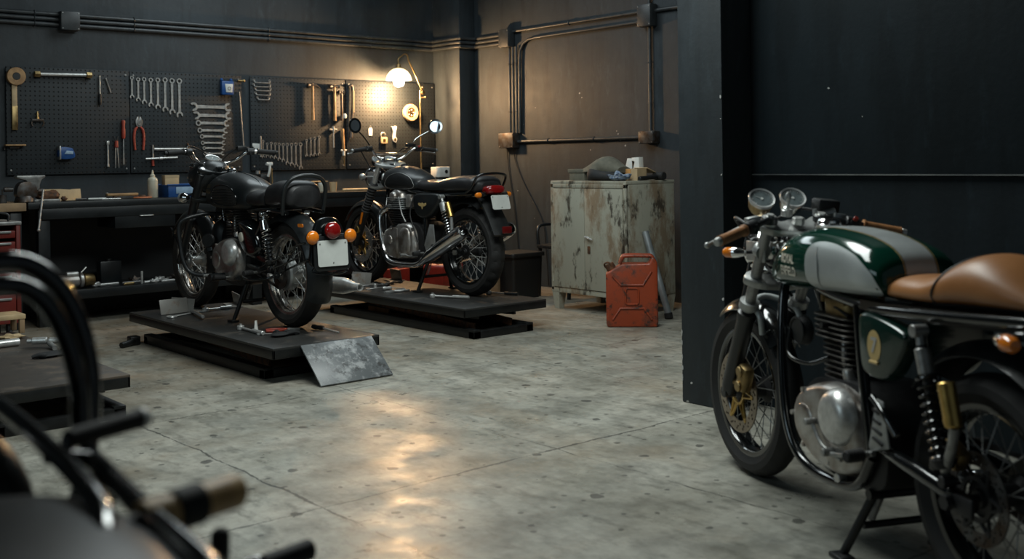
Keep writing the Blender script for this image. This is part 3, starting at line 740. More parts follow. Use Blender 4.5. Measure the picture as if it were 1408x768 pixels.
# ------------------------------------------------------------------ pegboards
PY = 9.018   # front face of the boards
xs = [(8, 177.5), (178.5, 332), (344, 474), (475.5, 597)]
nm = ('leftmost pegboard, with the tape roll and red-handled tools', 'second pegboard from the left, with two ladders of spanners', 'third pegboard, with the hammers and small lower spanners', 'pegboard in the corner behind the lit lamp')
for i, (a, b) in enumerate(xs):
    x0, x1 = on_y(a, 110, PY).x, on_y(b, 110, PY).x
    t = thing('pegboard', 'dark painted '+nm[i], 'pegboard', ((x0+x1)/2, PY, 1.557), 0, 'pegboards above the bench')
    m = MB(); m.box((0, .006, 0), (x1-x0, .012, .852), bev=.002); m.obj('board', M['pegboard'], t)
    m = MB(); m.box((0, .021, .38), (x1-x0-.06, .018, .05)); m.box((0, .021, -.38), (x1-x0-.06, .018, .05)); m.obj('batten', M['bench'], t)
    for sx in (-1, 1):
        for sz in (-1, 1):
            m = MB(); m.lathe([(0, 0), (.008, 0), (.007, .003), (0, .005)], (sx*((x1-x0)/2-.03), 0, sz*.39), (0, -1, 0), 12); m.obj('screw', M['steel_dull'], t)

def PG(px, py): p = on_y(px, py, PY-.012); return V((p.x, PY, p.z))
def peg(name, label, cat, px, py, group=None, rz=0): return thing(name, label, cat, PG(px, py), rz, group)
def hook(t, x, z, L=.035):
    m = MB(); m.tube([(x, 0, z), (x, -L*.8, z), (x, -L, z+.008)], .0025, 8, 4); m.obj('peg_hook', M['steel_dull'], t)
def spanner_mb(L, s, y=-.008, th=.007, both_open=False, both_ring=False):
    """hangs along -z from its ring at the origin"""
    m = MB(); s = s*1.2; r = s
    def ring(c, rr):
        m.lathe([(rr*.58, -th*.6), (rr, -th*.6), (rr*1.06, 0), (rr, th*.6), (rr*.58, th*.6)], (0, y, c), (0, 1, 0), 22, loop=True)
    def jaw(c, sg, tilt=.26):
        pts = []
        for i in range(15):
            a = math.radians(52+tilt*57*.0+ (360-104)*i/14); pts.append((1.22*r*math.cos(a), 1.22*r*math.sin(a)))
        inner = [(.62*r*math.cos(math.radians(a)), .62*r*math.sin(math.radians(a))) for a in (-62, -100, -140, 180, 140, 100, 62)]
        pts = pts+inner
        R = Matrix.Rotation(math.radians(-90 if sg < 0 else 90)+tilt, 2)
        q = [R @ V(p) for p in pts]
        m.prism([(p.x, p.y) for p in q], (0, y-th*.55, c), (1, 0, 0), (0, 0, 1), (0, th*1.1, 0), .0008, 1)
    if both_open: jaw(0, 1)
    else: ring(0, r)
    if both_ring: ring(-L, r)
    else: jaw(-L, -1)
    w = s*.5
    m.prism([(-w, -r*.85), (w, -r*.85), (w*.8, -L*.5), (w, -L+r*.95), (-w, -L+r*.95), (-w*.8, -L*.5)], (0, y-th*.32, 0), (1, 0, 0), (0, 0, 1), (0, th*.64, 0), .0012, 1)
    return m
def hang_spanner(px, py0, py1, s, label, group, name='combination_spanner', mt='steel', **k):
    a = PG(px, py0); b = PG(px, py1)
    t = thing(name, label, 'spanner', a, 0, group)
    spanner_mb(a.z-b.z, s, **k).obj('spanner', M[mt], t); hook(t, 0, s*.5, .02); return t
ordn = ['first', 'second', 'third', 'fourth', 'fifth', 'sixth', 'seventh', 'eighth', 'ninth', 'tenth']
xs = [181.4, 190, 198.3, 207.4, 217, 227, 236.6, 246.7]
tp = [107, 109, 109, 110, 110, 110, 111, 111.5]
bt = [133, 137, 140.5, 144, 147, 150.5, 154, 158]
for i in range(8):
    hang_spanner(xs[i], tp[i], bt[i], .0125+.0011*i, ('shortest hanging combination spanner, leftmost of the bright row of eight' if i == 0 else 'longest hanging combination spanner, rightmost of the bright row of eight' if i == 7 else '%s spanner from the left in the bright hanging row of eight' % ordn[i]), 'row of eight combination spanners')
# ladder of double-ended spanners
L8 = [(266.5, 314, 146.5, .026), (270, 314.5, 158.5, .024), (273, 312, 169, .021), (275, 310.5, 179, .018), (278, 308.5, 187.5, .016), (279, 308, 196.3, .014), (281, 307, 203.6, .012), (282, 306.5, 211, .012)]
for i, (a, b, y, s) in enumerate(L8):
    p, q = PG(a, y), PG(b, y)
    t = thing('ring_spanner', ('longest horizontal spanner, topmost rung of the big ladder of spanners' if i == 0 else 'shortest horizontal spanner, lowest rung above the motorcycle bars' if i == 7 else '%s rung from the top in the big ladder of spanners' % ordn[i]), 'spanner', p, 0, 'ladder of eight horizontal spanners')
    mb = spanner_mb((q-p).length, s, both_open=(i < 2))
    for v in mb.bm.verts: v.co = V((-v.co.z, v.co.y, v.co.x))
    mb.obj('spanner', M['steel'], t); hook(t, .005, s*.4, .02)
# small rack of flat rods
L5 = [(349.5, 371, 112.5), (349, 371.5, 118), (351, 372, 123.5), (351.5, 371.5, 129.5), (354, 370, 136)]
for i, (a, b, y) in enumerate(L5):
    p, q = PG(a, y), PG(b, y-.0)
    t = thing('ring_spanner', '%s rung from the top in the small ladder at the third pegboard edge' % ordn[i], 'spanner', p, 0, 'small ladder of offset spanners')
    m = MB(); Lq = (q-p).length
    m.tube([(0, -.01, .012), (.004, -.018, .0), (.02, -.022, -.006), (Lq-.02, -.022, -.006), (Lq-.004, -.018, 0), (Lq, -.01, .012)], .0055, 8, 4)
    m.torus((0, -.008, .014), (0, 1, 0), .009, .004, 16, 6); m.torus((Lq, -.008, .014), (0, 1, 0), .009, .004, 16, 6); m.obj('spanner', M['steel_dull'], t)
# lower rows on the third board
xs = [361.8, 367.5, 373, 378.5, 384, 389.5, 395, 401, 407, 413.5]
tp = [194, 198, 197, 198, 198.5, 199, 199, 199, 198.5, 198.5]
bt = [216, 215, 216, 217, 219, 221, 224.5, 226, 228, 231]
for i in range(10):
    hang_spanner(xs[i], tp[i], bt[i], .0095+.0006*i, ('shortest hanging spanner, leftmost of the dim row of ten' if i == 0 else 'longest hanging spanner, rightmost of the dim row of ten' if i == 9 else '%s spanner from the left in the dim hanging row of ten' % ordn[i]), 'row of ten small spanners', mt='steel_dull')
xs = [421.8, 427.7, 433, 439]; tp = [193, 191, 190, 188.5]; bt = [214.5, 214, 213, 212]
for i in range(4): hang_spanner(xs[i], tp[i], bt[i], .0105+.0005*i, '%s spanner from the left in the short row of four beneath the hammers' % ordn[i], 'short row of four spanners', mt='steel_dull')

# strap wrench (round wooden head on a handle)
t = peg('tape_roll_holder', 'wooden round-headed strap wrench hanging at the far left of the pegboards', 'strap wrench', 21, 105)
m = MB(); m.lathe([(.03, -.02), (.068, -.02), (.07, -.016), (.07, .016), (.068, .02), (.03, .02)], (0, -.026, 0), (0, 1, 0), 40, loop=True); m.obj('head', M['wood'], t)
m = MB(); m.cyl((0, -.048, 0), (0, -.0, 0), .031, .031, 24, .004); m.obj('hub', M['plastic'], t)
m = MB(); z1 = PG(20, 178).z-PG(20, 105).z; m.box((-.01, -.016, z1/2-.03), (.04, .018, -z1-.07), bev=.005); m.obj('handle', M['wood_pale'], t)
m = MB(); m.box((-.01, -.016, z1+.09), (.044, .022, .19), bev=.006); m.obj('grip', M['brass'], t)
# lug bar
a, b = PG(50.5, 102), PG(121.5, 103.5)
t = thing('breaker_bar', 'long horizontal steel bar with bolt-head ends on the left pegboard', 'bar', a)
m = MB(); m.cyl((0, -.022, 0), (b.x-a.x, -.022, b.z-a.z), .0145, n=16); m.obj('shaft', M['steel'], t)
for e in (0, 1):
    c = V((e*(b.x-a.x), -.022, e*(b.z-a.z))); m = MB(); m.cyl(c+V((-.022, 0, 0)), c+V((.022, 0, 0)), .026, n=6, bev=.003); m.obj('socket_end', M['brass'], t)
# screwdrivers and punches
def screwdriver(px, py0, py1, frac, hm, label, sr=.005, hr=.013, flip=False):
    a, b = PG(px, py0), PG(px, py1); L = a.z-b.z
    t = thing('screwdriver', label, 'screwdriver', a)
    if flip: z0, z1, h0, h1 = -L*frac, -L, 0, -L*frac
    else: z0, z1, h0, h1 = 0, -L*(1-frac), -L*(1-frac), -L
    m = MB(); m.cyl((0, -.014, z0), (0, -.014, z1), sr, n=10, bev=.001); m.obj('shaft', M['steel'], t)
    m = MB(); n = 14
    hl = abs(h1-h0)
    m.lathe([(0, 0), (hr*.8, .002), (hr, hl*.12), (hr*.75, hl*.3), (hr, hl*.55), (hr, hl*.9), (hr*.7, hl), (0, hl)], (0, -.014, h0), (0, 0, -1), n); m.obj('handle', hm, t)
    return t
screwdriver(137, 104, 144, .38, M['plastic'], 'black-handled screwdriver hanging blade up beside the drill bit', .006, .012)
a, b = PG(145.5, 107), PG(152.5, 128); t = thing('drill_bit', 'thin slanting drill bit beside the black-handled screwdriver', 'drill bit', a)
m = MB(); m.cyl((0, -.008, 0), (b.x-a.x, -.008, b.z-a.z), .0055, n=10, bev=.002)
for i in range(5):
    c = (b-a)*(.35+.14*i); m.torus((c.x, -.008, c.z), (b-a), .0055, .0015, 12, 5)
m.obj('bit', M['steel_dull'], t)
screwdriver(169.3, 165, 226, .42, M['red_grip'], 'red-handled screwdriver hanging between the pliers and multi-tool', .004, .016, True)
a, b = PG(148, 195), PG(148.5, 229); t = thing('socket_extension', 'steel socket extension bar hanging low on the left pegboard', 'extension bar', a)
m = MB(); m.cyl((0, -.014, 0), (0, -.014, b.z-a.z), .0075, n=12); m.box((0, -.014, -.008), (.022, .02, .03), bev=.003); m.cyl((0, -.014, b.z-a.z+.02), (0, -.014, b.z-a.z), .01, n=10); m.obj('bar', M['steel'], t)
a, b = PG(159.8, 187), PG(160.5, 231); L = a.z-b.z; t = thing('snap_ring_pliers', 'slim long-nosed tool with short red collar beside the extension bar', 'pliers', a)
m = MB(); m.cyl((-.006, -.014, -.07), (-.01, -.014, -L), .0045, .002, 8); m.cyl((.006, -.014, -.07), (.02, -.014, -L), .0045, .002, 8); m.obj('tips', M['steel'], t)
m = MB(); m.cyl((0, -.014, -.04), (0, -.014, -.095), .013, .015, 14, .003); m.obj('collar', M['red_grip'], t)
m = MB(); m.tube([(-.016, -.014, .0), (-.014, -.014, -.02), (0, -.014, -.045)], .004, 8, 4); m.tube([(.014, -.014, .0), (.012, -.014, -.02), (0, -.014, -.045)], .004, 8, 4); m.obj('head', M['iron'], t)
# red pliers
a, b = PG(190.5, 162), PG(190.5, 206); L = a.z-b.z; t = thing('pliers', 'red-handled pliers hanging head up on the second pegboard', 'pliers', a)
m = MB(); m.prism(blob([(-.02, .0), (-.03, -.03), (-.022, -.065), (0, -.078), (.024, -.065), (.03, -.03), (.018, 0), (.006, .01), (0, -.02), (-.006, .01)], 4), (0, -.024, 0), (1, 0, 0), (0, 0, 1), (0, .016, 0), .003)
m.cyl((0, -.03, -.05), (0, -.005, -.05), .014, n=16, bev=.002); m.obj('jaws', M['steel_dull'], t)
for s in (-1, 1):
    m = MB(); m.tube([(s*.012, -.016, -.075), (s*.034, -.016, -.105), (s*.042, -.016, -.17), (s*.034, -.016, -L)], [.008, .011, .011, .009], 10, 5); m.obj('handle', M['red_grip'], t)
# brass puller and wooden bracket, blue tape cutter
a = PG(51, 153); t = thing('gear_puller', 'small brass puller hanging alone on the left pegboard', 'puller', a)
m = MB(); m.cyl((0, -.02, 0), (0, -.02, -.06), .006, .013, 12); m.obj('screw', M['brass'], t)
m = MB(); m.box((0, -.02, -.07), (.09, .02, .02), bev=.004)
for s in (-1, 1): m.tube([(s*.042, -.02, -.07), (s*.046, -.02, -.1), (s*.036, -.02, -.12)], .006, 8, 4)
m.obj('yoke', M['iron'], t)
a = PG(19.5, 199.5); t = thing('wooden_bracket', 'short brown shelf bracket at the lower left of the pegboards', 'bracket', a)
m = MB(); m.box((0, -.03, 0), (.15, .06, .012), bev=.002); m.obj('ledge', M['wood'], t); m = MB(); m.box((0, -.012, -.016), (.07, .024, .02), bev=.003); m.box((-.07, -.006, -.02), (.01, .012, .03)); m.obj('brace', M['iron'], t)
a = PG(89, 210); t = thing('tape_dispenser', 'blue tape dispenser fixed low on the left pegboard', 'dispenser', a)
m = MB(); m.prism(blob([(-.05, .04), (.03, .04), (.055, .02), (.06, -.04), (-.05, -.045)], 4), (0, -.06, 0), (1, 0, 0), (0, 0, 1), (0, .055, 0), .008); m.obj('body', M['blue'], t)
m = MB(); m.box((-.052, -.035, 0), (.012, .07, .11), bev=.003); m.obj('side_plate', M['alu_grey'], t)
m = MB(); m.prism([(-.02, -.01), (.05, -.012), (.05, .012), (.0, .018)], (0, -.064, 0), (1, 0, 0), (0, 0, 1), (0, .006, 0), .002); m.obj('label', M['blue_pale'], t)
a = PG(311, 121); t = thing('tin_gauge', 'square blue gauge with a pale face at the upper right of the second pegboard', 'gauge', a)
m = MB(); m.box((-.0, -.025, -.0), (.115, .05, .125), bev=.01)
for s in (-1, 1): m.cyl((s*.045, -.03, .06), (s*.045, -.01, .078), .012, n=12)
m.obj('case', M['blue'], t)
m = MB(); m.prism([(-.03, .035), (.045, .035), (.038, -.04), (-.02, -.04)], (0, -.055, 0), (1, 0, 0), (0, 0, 1), (0, .006, 0), .002); m.obj('face', M['white'], t)
m = MB(); m.torus((.01, -.056, -.005), (0, 1, 0), .014, .003, 20, 6); m.obj('dial', M['steel_dull'], t)
a = PG(331, 111); t = thing('pivot_screw', 'small brass fitting at the top right corner of the second pegboard', 'fitting', a); m = MB(); m.cyl((-.03, -.012, 0), (.03, -.012, 0), .009, n=10, bev=.002); m.sph((.03, -.012, 0), .014, 10, 8); m.obj('fitting', M['brass'], t)
a, b = PG(329.5, 126), PG(335.5, 203); t = thing('t_bar_wrench', 'tall thin T-bar wrench standing against the second pegboard edge', 'wrench', a)
m = MB(); m.cyl((0, -.0062, 0), (b.x-a.x, -.0062, b.z-a.z), .0055, n=10, bev=.001); m.obj('shaft', M['steel_dull'], t); m = MB(); m.cyl((b.x-a.x-.05, -.012, b.z-a.z), (b.x-a.x+.05, -.012, b.z-a.z), .007, n=10, bev=.002); m.obj('cross_handle', M['iron'], t)
# two horizontal T wrenches
a, b = PG(211, 205), PG(268, 205.5); t = thing('grease_gun', 'horizontal steel tube tool with a forked right end on the second pegboard', 'grease gun', a); w = b.x-a.x
m = MB(); m.cyl((.0, -.02, 0), (w*.78, -.02, 0), .0115, n=14, bev=.002); m.obj('tube', M['steel'], t)
m = MB(); m.tube([(w*.76, -.02, 0), (w*.9, -.02, 0), (w, -.02, -.01)], .009, 8, 4); m.tube([(w*.86, -.02, .005), (w*.8, -.02, .05)], .006, 8, 2); m.obj('lever', M['iron'], t)
a, b = PG(199, 218.5), PG(243, 217); t = thing('cross_wrench', 'horizontal wrench crossed by an orange-tipped bar at the lower second pegboard', 'wrench', a); w = b.x-a.x
m = MB(); m.cyl((0, -.03, 0), (w, -.03, .01), .009, n=12, bev=.002); m.cyl((w*.42, -.03, .003), (w*.52, -.03, .004), .014, n=12, bev=.002); m.obj('shaft', M['steel'], t)
m = MB(); m.cyl((w*.25, -.014, .12), (w*.25, -.014, -.01), .008, n=10, bev=.001); m.obj('cross_bar', M['steel_dull'], t); m = MB(); m.cyl((w*.25, -.014, .0), (w*.25, -.014, -.06), .011, n=10, bev=.002); m.obj('tip', M['red_grip'], t)
# hammers
def hammer(px, py0, py1, label, hm, wide=.1, pick=False):
    a, b = PG(px, py0), PG(px, py1); L = a.z-b.z
    t = thing('hammer', label, 'hammer', a)
    m = MB(); m.tube([(0, -.03, .015), (0, -.03, -.05), (0, -.03, -L*.5), (0, -.03, -L)], [.011, .012, .011, .0145], 12, 5); m.obj('handle', hm, t)
    m = MB()
    m.cyl((-wide*.2, -.03, 0), (wide*.28, -.03, 0), .014, n=14, bev=.002); m.cyl((-wide*.52, -.03, 0), (-wide*.2, -.03, 0), .019, .013, 16, .003)
    if pick: m.prism([(wide*.25, -.014), (wide*.25, .014), (wide*.55, -.006), (wide*.75, -.03), (wide*.5, -.016)], (0, -.038, 0), (1, 0, 0), (0, 0, 1), (0, .016, 0), .002)
    else: m.cyl((wide*.28, -.03, 0), (wide*.5, -.03, 0), .012, .018, 14, .004)
    m.obj('head', M['iron'], t); hook(t, -.025, -.02, .04); hook(t, .025, -.02, .04); return t
hammer(428.5, 117, 165, 'claw hammer with a light wooden handle, leftmost of the hanging hammers', M['wood'], .105, True)
hammer(458.5, 119, 166, 'ball-pein hammer with wooden handle, second of the hanging hammers', M['wood'], .11)
hammer(468, 127, 166, 'small dark-handled hammer with white tip beside the ball-pein hammer', M['iron'], .06)
a = PG(472.5, 160); t = thing('white_plug', 'small white cap hanging beneath the dark-handled hammer', 'plug', a); m = MB(); m.lathe([(0, 0), (.016, .003), (.019, .03), (.012, .045), (0, .047)], (0, -.03, -.02), (0, 0, 1), 18); m.obj('plug', M['white'], t); hook(t, 0, .02, .03)
a = PG(482, 119); z1 = PG(482, 190).z-a.z
t = thing('pry_bar', 'curved black pry bar hanging between the hammers and the lamp', 'pry bar', a)
m = MB(); m.tube([(-.03, -.02, -.0), (-.01, -.025, .01), (.012, -.025, -.01), (.012, -.025, z1*.35), (-.002, -.025, z1*.7), (-.012, -.025, z1)], [.01, .013, .013, .012, .014, .02], 12, 6); m.obj('bar', M['iron'], t)
m = MB(); m.cyl((.014, -.03, -.04), (.012, -.03, z1*.5), .0145, .013, 12, .003); m.obj('grip', M['bare_wood'], t)
# T-handle, brass tube tool, tag, padlock, bottle opener
a = PG(458, 178); z1 = PG(458, 203).z-a.z; t = thing('t_handle_key', 'small bright T-handle key hanging beneath the second hammer', 'key', a)
m = MB(); m.cyl((-.045, -.018, 0), (.04, -.018, 0), .009, n=12, bev=.002); m.cyl((0, -.018, .03), (0, -.018, -.02), .012, n=12, bev=.002); m.obj('handle', M['steel'], t); m = MB(); m.cyl((0, -.018, -.01), (0, -.018, z1), .006, n=10, bev=.001); m.obj('shaft', M['steel'], t)
a = PG(470.5, 177); z1 = PG(472, 228).z-a.z; t = thing('tyre_pump', 'long brass-coloured tool with a pale collar hanging below the hammers', 'pump', a)
m = MB(); m.cyl((0, -.02, .0), (.008, -.02, z1*.6), .013, n=14, bev=.003); m.obj('barrel', M['wood'], t)
m = MB(); m.cyl((-.022, -.02, z1*.58), (.04, -.02, z1*.58), .009, n=10, bev=.002); m.cyl((.009, -.02, z1*.6), (.009, -.02, z1*.72), .012, n=12); m.obj('collar', M['white'], t); m = MB(); m.cyl((.01, -.02, z1*.7), (.014, -.02, z1), .006, .004, 10); m.obj('tip', M['brass'], t)
a = PG(510, 180); t = thing('white_tag', 'small white paper tag hanging on the lamp-lit pegboard', 'tag', a); m = MB(); m.prism([(-.02, -.045), (.02, -.045), (.022, .02), (.01, .035), (-.01, .035), (-.022, .02)], (0, -.006, 0), (1, 0, 0), (0, 0, 1), (0, .003, 0)); m.obj('tag', M['paper'], t); m = MB(); m.torus((0, -.006, .042), (0, 1, 0), .009, .002, 14, 5); m.obj('string_loop', M['steel_dull'], t)
a = PG(526, 190); t = thing('padlock', 'brass padlock hanging open on the lamp-lit pegboard', 'padlock', a)
m = MB(); m.prism(rrect(.075, .065, .012), (.01, -.03, -.02), (1, 0, 0), (0, 0, 1), (0, .022, 0), .004); m.obj('body', M['wood_pale'], t); m = MB(); m.tube([(-.02, -.019, .008), (-.024, -.019, .035), (-.006, -.019, .056), (.02, -.019, .05), (.026, -.019, .03)], .006, 10, 6); m.obj('shackle', M['steel'], t)
m = MB(); m.cyl((.01, -.032, -.02), (.01, -.027, -.02), .017, n=18); m.obj('keyhole_plate', M['brass'], t)
a = PG(541.5, 184); t = thing('tube_cutter', 'pale bone-shaped tool hanging right of the padlock', 'cutter', a)
m = MB(); m.prism(blob([(-.03, .075), (-.008, .066), (.012, .078), (.03, .07), (.022, .03), (.014, -.02), (.03, -.05), (.018, -.085), (-.012, -.07), (-.016, -.03), (-.012, .02)], 4), (0, -.024, 0), (1, 0, 0), (0, 0, 1), (0, .018, 0), .005); m.obj('body', M['paper'], t)
m = MB(); m.cyl((.006, -.028, -.055), (.006, -.022, -.055), .016, n=18, bev=.002); m.obj('wheel', M['brass'], t)
# small wheel
a = PG(563, 155); t = thing('castor_wheel', 'small cream wheel hung on the pegboard beneath the lamp', 'wheel', a)
m = MB(); m.lathe([(.05, -.02), (.078, -.025), (.086, -.015), (.086, .015), (.078, .025), (.05, .02)], (0, -.032, 0), (0, 1, 0), 44, loop=True); m.obj('tyre', M['card'], t)
m = MB(); m.lathe([(0, -.012), (.018, -.012), (.02, 0), (.042, .0), (.052, -.012), (.052, .012), (0, .012)], (0, -.035, 0), (0, 1, 0), 36); m.obj('rim', M['brass'], t)
for i in range(5):
    q = 2*PI*i/5; m = MB(); m.cyl((.03*math.cos(q), -.045, .03*math.sin(q)), (.03*math.cos(q), -.03, .03*math.sin(q)), .008, n=10, bev=.002); m.obj('wheel_nut', M['steel'], t)
hook(t, 0, .0, .06)
# pale scraper hanging behind the classic's right grip
a = PG(354, 190); z1 = PG(358, 216).z-a.z; t = thing('scraper', 'pale wide-bladed scraper hanging behind the right grip of the classic motorcycle', 'scraper', a)
m = MB(); m.prism([(-.05, -.045), (.035, -.05), (.03, -.09), (.012, -.11), (-.02, -.1), (-.05, -.07)], (0, -.012, 0), (1, 0, 0), (0, 0, 1), (0, .005, 0), .001); m.obj('blade', M['white'], t)
m = MB(); m.cyl((.03, -.014, .02), (.028, -.014, z1), .009, n=12, bev=.003); m.obj('handle', M['steel_dull'], t)
# ------------------------------------------------------------------ steel cabinet and what stands around it
cx0, cx1, cy0, cy1 = 5.95, 6.49, 5.655, 6.487
t = thing('steel_cabinet', 'rust-streaked grey-green steel cabinet with two doors against the right wall', 'cabinet', ((cx0+cx1)/2, (cy0+cy1)/2, 0))
w, d = cy1-cy0, cx1-cx0
m = MB(); m.box((.012, 0, .58), (d-.024, w, .88), bev=.004); m.obj('body', M['cabinet'], t)
m = MB(); m.box((0, 0, 1.012), (d+.004, w+.006, .025), bev=.004); m.obj('top', M['cabinet'], t)
m = MB(); m.box((-d/2+.004, 0, .985), (.02, w, .03), bev=.002)
for s in (-1, 1): m.box((-d/2+.004, s*(w/2-.014), .58), (.02, .028, .86), bev=.002)
m.box((-d/2+.004, 0, .155), (.02, w, .04), bev=.002); m.obj('face_frame', M['cabinet'], t)
ym = 6.095-(cy0+cy1)/2
for a, b in ((-w/2+.03, ym-.002), (ym+.002, w/2-.03)):
    m = MB(); m.box((-d/2-.006, (a+b)/2, .572), (.018, b-a, .785), bev=.003); dd = m.obj('door', M['cabinet'], t)
    if a < -.2:
        m = MB(); m.cyl((-d/2-.016, ym-.05, .585), (-d/2-.03, ym-.05, .585), .01, n=12)
        m.tube([(-d/2-.03, ym-.02, .592), (-d/2-.032, ym-.05, .585), (-d/2-.03, ym-.1, .57)], .008, 8, 3); m.obj('handle', M['steel'], dd)['label'] = 'bright steel lever handle'
        m = MB(); m.prism(rrect(.03, .06, .006), (-d/2-.0155, ym-.05, .49), (0, 1, 0), (0, 0, 1), (-.003, 0, 0)); m.obj('lock_plate', M['rust'], dd)
    for z in (.25, .88):
        m = MB(); yy = a if a < -.2 else b; m.cyl((-d/2-.012, yy, z-.03), (-d/2-.012, yy, z+.03), .008, n=10); m.obj('hinge', M['cabinet'], dd)
for sx in (-1, 1):
    for sy in (-1, 1):
        m = MB(); m.loft([[V((sx*(d/2-.035)+a*q, sy*(w/2-.045)+b*q, z)) for a, b in ((-1, -1), (1, -1), (1, 1), (-1, 1))] for z, q in ((.14, .04), (0, .026))]); m.obj('leg', M['cabinet'], t)
# on top
CT = 1.0255
def CTP(px, x): p = on_x(px, 240, x); return (x, p.y, CT)
p = CTP(803, 6.1); t = thing('flat_carton', 'grey folded carton at the left end of the cabinet top', 'box', p)
m = MB(); m.box((0, 0, .03), (.16, .17, .06), bev=.002); m.obj('carton', M['cloth'], t); m = MB(); m.box((0, 0, .075), (.17, .2, .03), bev=.003); m.obj('lid', M['cloth'], t)
p = CTP(833, 6.12); t = thing('peaked_cap', 'khaki cloth cap slumped over a dark bag on the cabinet top', 'cap', (6.12, p[1], CT))
random.seed(8)
m = MB(); ringz = []
for i in range(15):
    f = i/14; y = .27-.47*f
    zt = .085+.105*math.exp(-((f-.62)/.3)**2); zb = .075-.02*f if f < .8 else .06
    hw = .07+.05*math.sin(PI*min(1, f*1.05))
    ringz.append([V((hw*math.cos(q), y, (zt if math.sin(q) > 0 else zb)*1.0*(abs(math.sin(q))**.6)+(.075 if False else 0)+(1-abs(math.sin(q))**.6)*.07)) for q in [2*PI*j/20 for j in range(20)]])
m.loft(ringz); m.obj('cap_crown', M['cloth'], t, 60)
p2 = CTP(838, 6.12); t = thing('dark_bag', 'dark green cloth bag bulging beneath the khaki cap on the cabinet', 'bag', (6.06, p2[1]-.02, CT))
m = MB(); m.loft(sloft([(-.19, .03, 0, .03, 2.2, .4), (-.12, .07, 0, .06, 2.3, .4), (.02, .085, 0, .085, 2.3, .4), (.1, .085, 0, .105, 2.3, .4), (.14, .07, 0, .1, 2.3, .4), (.155, .05, 0, .07, 2.3, .4)], 16, 20)); m.obj('bag', M['cloth_dark'], t, 60)
p = CTP(853, 6.02); lump('blue_rag', 'crumpled blue and white rag in the middle of the cabinet top', 'rag', (6.03, 5.8, CT), (.06, .085, .055), mat('blue_white_cloth', (.3, .36, .42), .8, 0, .9, 40, col2=(.03, .06, .14)), 4, amp=.5)
for i, (px, w_, h_, tilt, lb) in enumerate(((856, .085, .15, .3, 'white paper carton leaning left on the cabinet top'), (868, .075, .175, -.05, 'taller white paper carton standing behind the tan box'))):
    p = CTP(px, 6.2); t = thing('paper_carton', lb, 'box', (6.3, (5.93, 5.86)[i], CT))
    m = MB(); m.box((0, 0, h_/2+abs(tilt)*.04), (.05, w_, h_), (tilt, 0, 0), .002); m.obj('carton', M['paper'], t)
t = thing('small_box', 'small open tan cardboard box near the front corner of the cabinet', 'box', (6.19, 5.80, CT))
m = MB()
for s in (-1, 1): m.box((s*.05, 0, .045), (.004, .17, .09)); m.box((0, s*.083, .045), (.1, .004, .09))
m.box((0, 0, .003), (.1, .17, .005)); m.obj('box', M['card'], t)
m = MB(); m.box((.11, -.02, .075), (.12, .14, .005), (0, .35, 0), .001); m.obj('flap', M['wood_pale'], t)
m = MB(); m.box((-.054, .03, .05), (.003, .09, .075)); m.obj('label', mat('orange_label', (.6, .3, .1), .6), t)
p = CTP(895, 6.05); t = thing('rubber_mallet', 'dark rubber mallet lying at the front corner of the cabinet top', 'mallet', (6.3, 5.69, CT), PI/2)
m = MB(); m.cyl((0, .17, .016), (0, -.03, .024), .016, n=12, bev=.003); m.obj('handle', M['plastic'], t); m = MB(); m.cyl((-.05, -.06, .032), (.05, -.06, .032), .032, n=20, bev=.005); m.obj('head', M['rubber'], t)
# jerry can
A, Bp = on_z(834, 450), on_z(905.5, 450)
u = (Bp-A); wj = u.length; u.normalize(); nrm = V((-u.y, u.x, 0)); nrm = nrm if nrm.x > 0 else -nrm
Hj = .5
t = thing('jerry_can', 'scuffed red-orange steel jerry can on the floor before the cabinet', 'jerry can', A+u*wj/2+nrm*.085)
def J(a, z, dd): return u*(a-wj/2)+nrm*dd+V((0, 0, z))
o = J(0, 0, -.08)
ol = [(.012, 0), (wj-.012, 0), (wj, .02), (wj, Hj-.045), (wj-.018, Hj-.012), (wj-.04, Hj-.004), (wj-.06, Hj-.05), (.12, Hj-.052), (.06, Hj-.085), (.0, Hj-.12), (0, .02)]
m = MB(); m.prism(ol, o, u, (0, 0, 1), nrm*.16, .016, 3); m.obj('body', M['jerry'], t)
for k in (.012, .062, .112):  # three carrying bars
    m = MB(); m.tube([J(wj-.03, Hj-.035, k-.07+.02), J(wj-.035, Hj-.008, k-.07+.02), J(wj-.07, Hj, k-.07+.02), J(.14, Hj, k-.07+.02), J(.115, Hj-.02, k-.07+.02), J(.1, Hj-.055, k-.07+.02)], .012, 10, 4); m.obj('handle', M['jerry'], t)
f = -.0855
m = MB()
sq = [(wj/2-.042, .165), (wj/2+.042, .165), (wj/2+.042, .275), (wj/2-.042, .275)]
m.tube([J(a, z, f+.004) for a, z in [(p[0], p[1]) for p in rrect(.092, .115, .02, 3, wj/2, .22)]], .008, 8, 1, True)
for pts in (((.045, .08), (.085, .135), (wj-.085, .135), (wj-.045, .08)), ((.045, .35), (.09, .295), (wj-.09, .295), (wj-.045, .37))): m.tube([J(a, z, f+.004) for a, z in pts], .0085, 8, 3) if False else None
for pts in (((.045, .055), (.1, .135), (wj-.1, .135), (wj-.045, .055)), ((.045, .365), (.105, .3), (wj-.105, .3), (wj-.045, .395))): m.tube([J(a, z, f+.004) for a, z in pts], .0085, 8, 1)
m.obj('embossed_ribs', M['jerry'], t)
m = MB(); m.cyl(J(.045, Hj-.105, 0), J(.02, Hj-.055, 0), .034, n=20, bev=.005); m.obj('cap', M['rust'], t)
m = MB(); m.tube([J(.05, Hj-.08, -.02), J(.02, Hj-.045, -.03), J(-.01, Hj-.06, -.01), J(.01, Hj-.09, .03), J(.06, Hj-.07, .03)], .007, 8, 6, True); m.obj('latch', M['rust'], t)
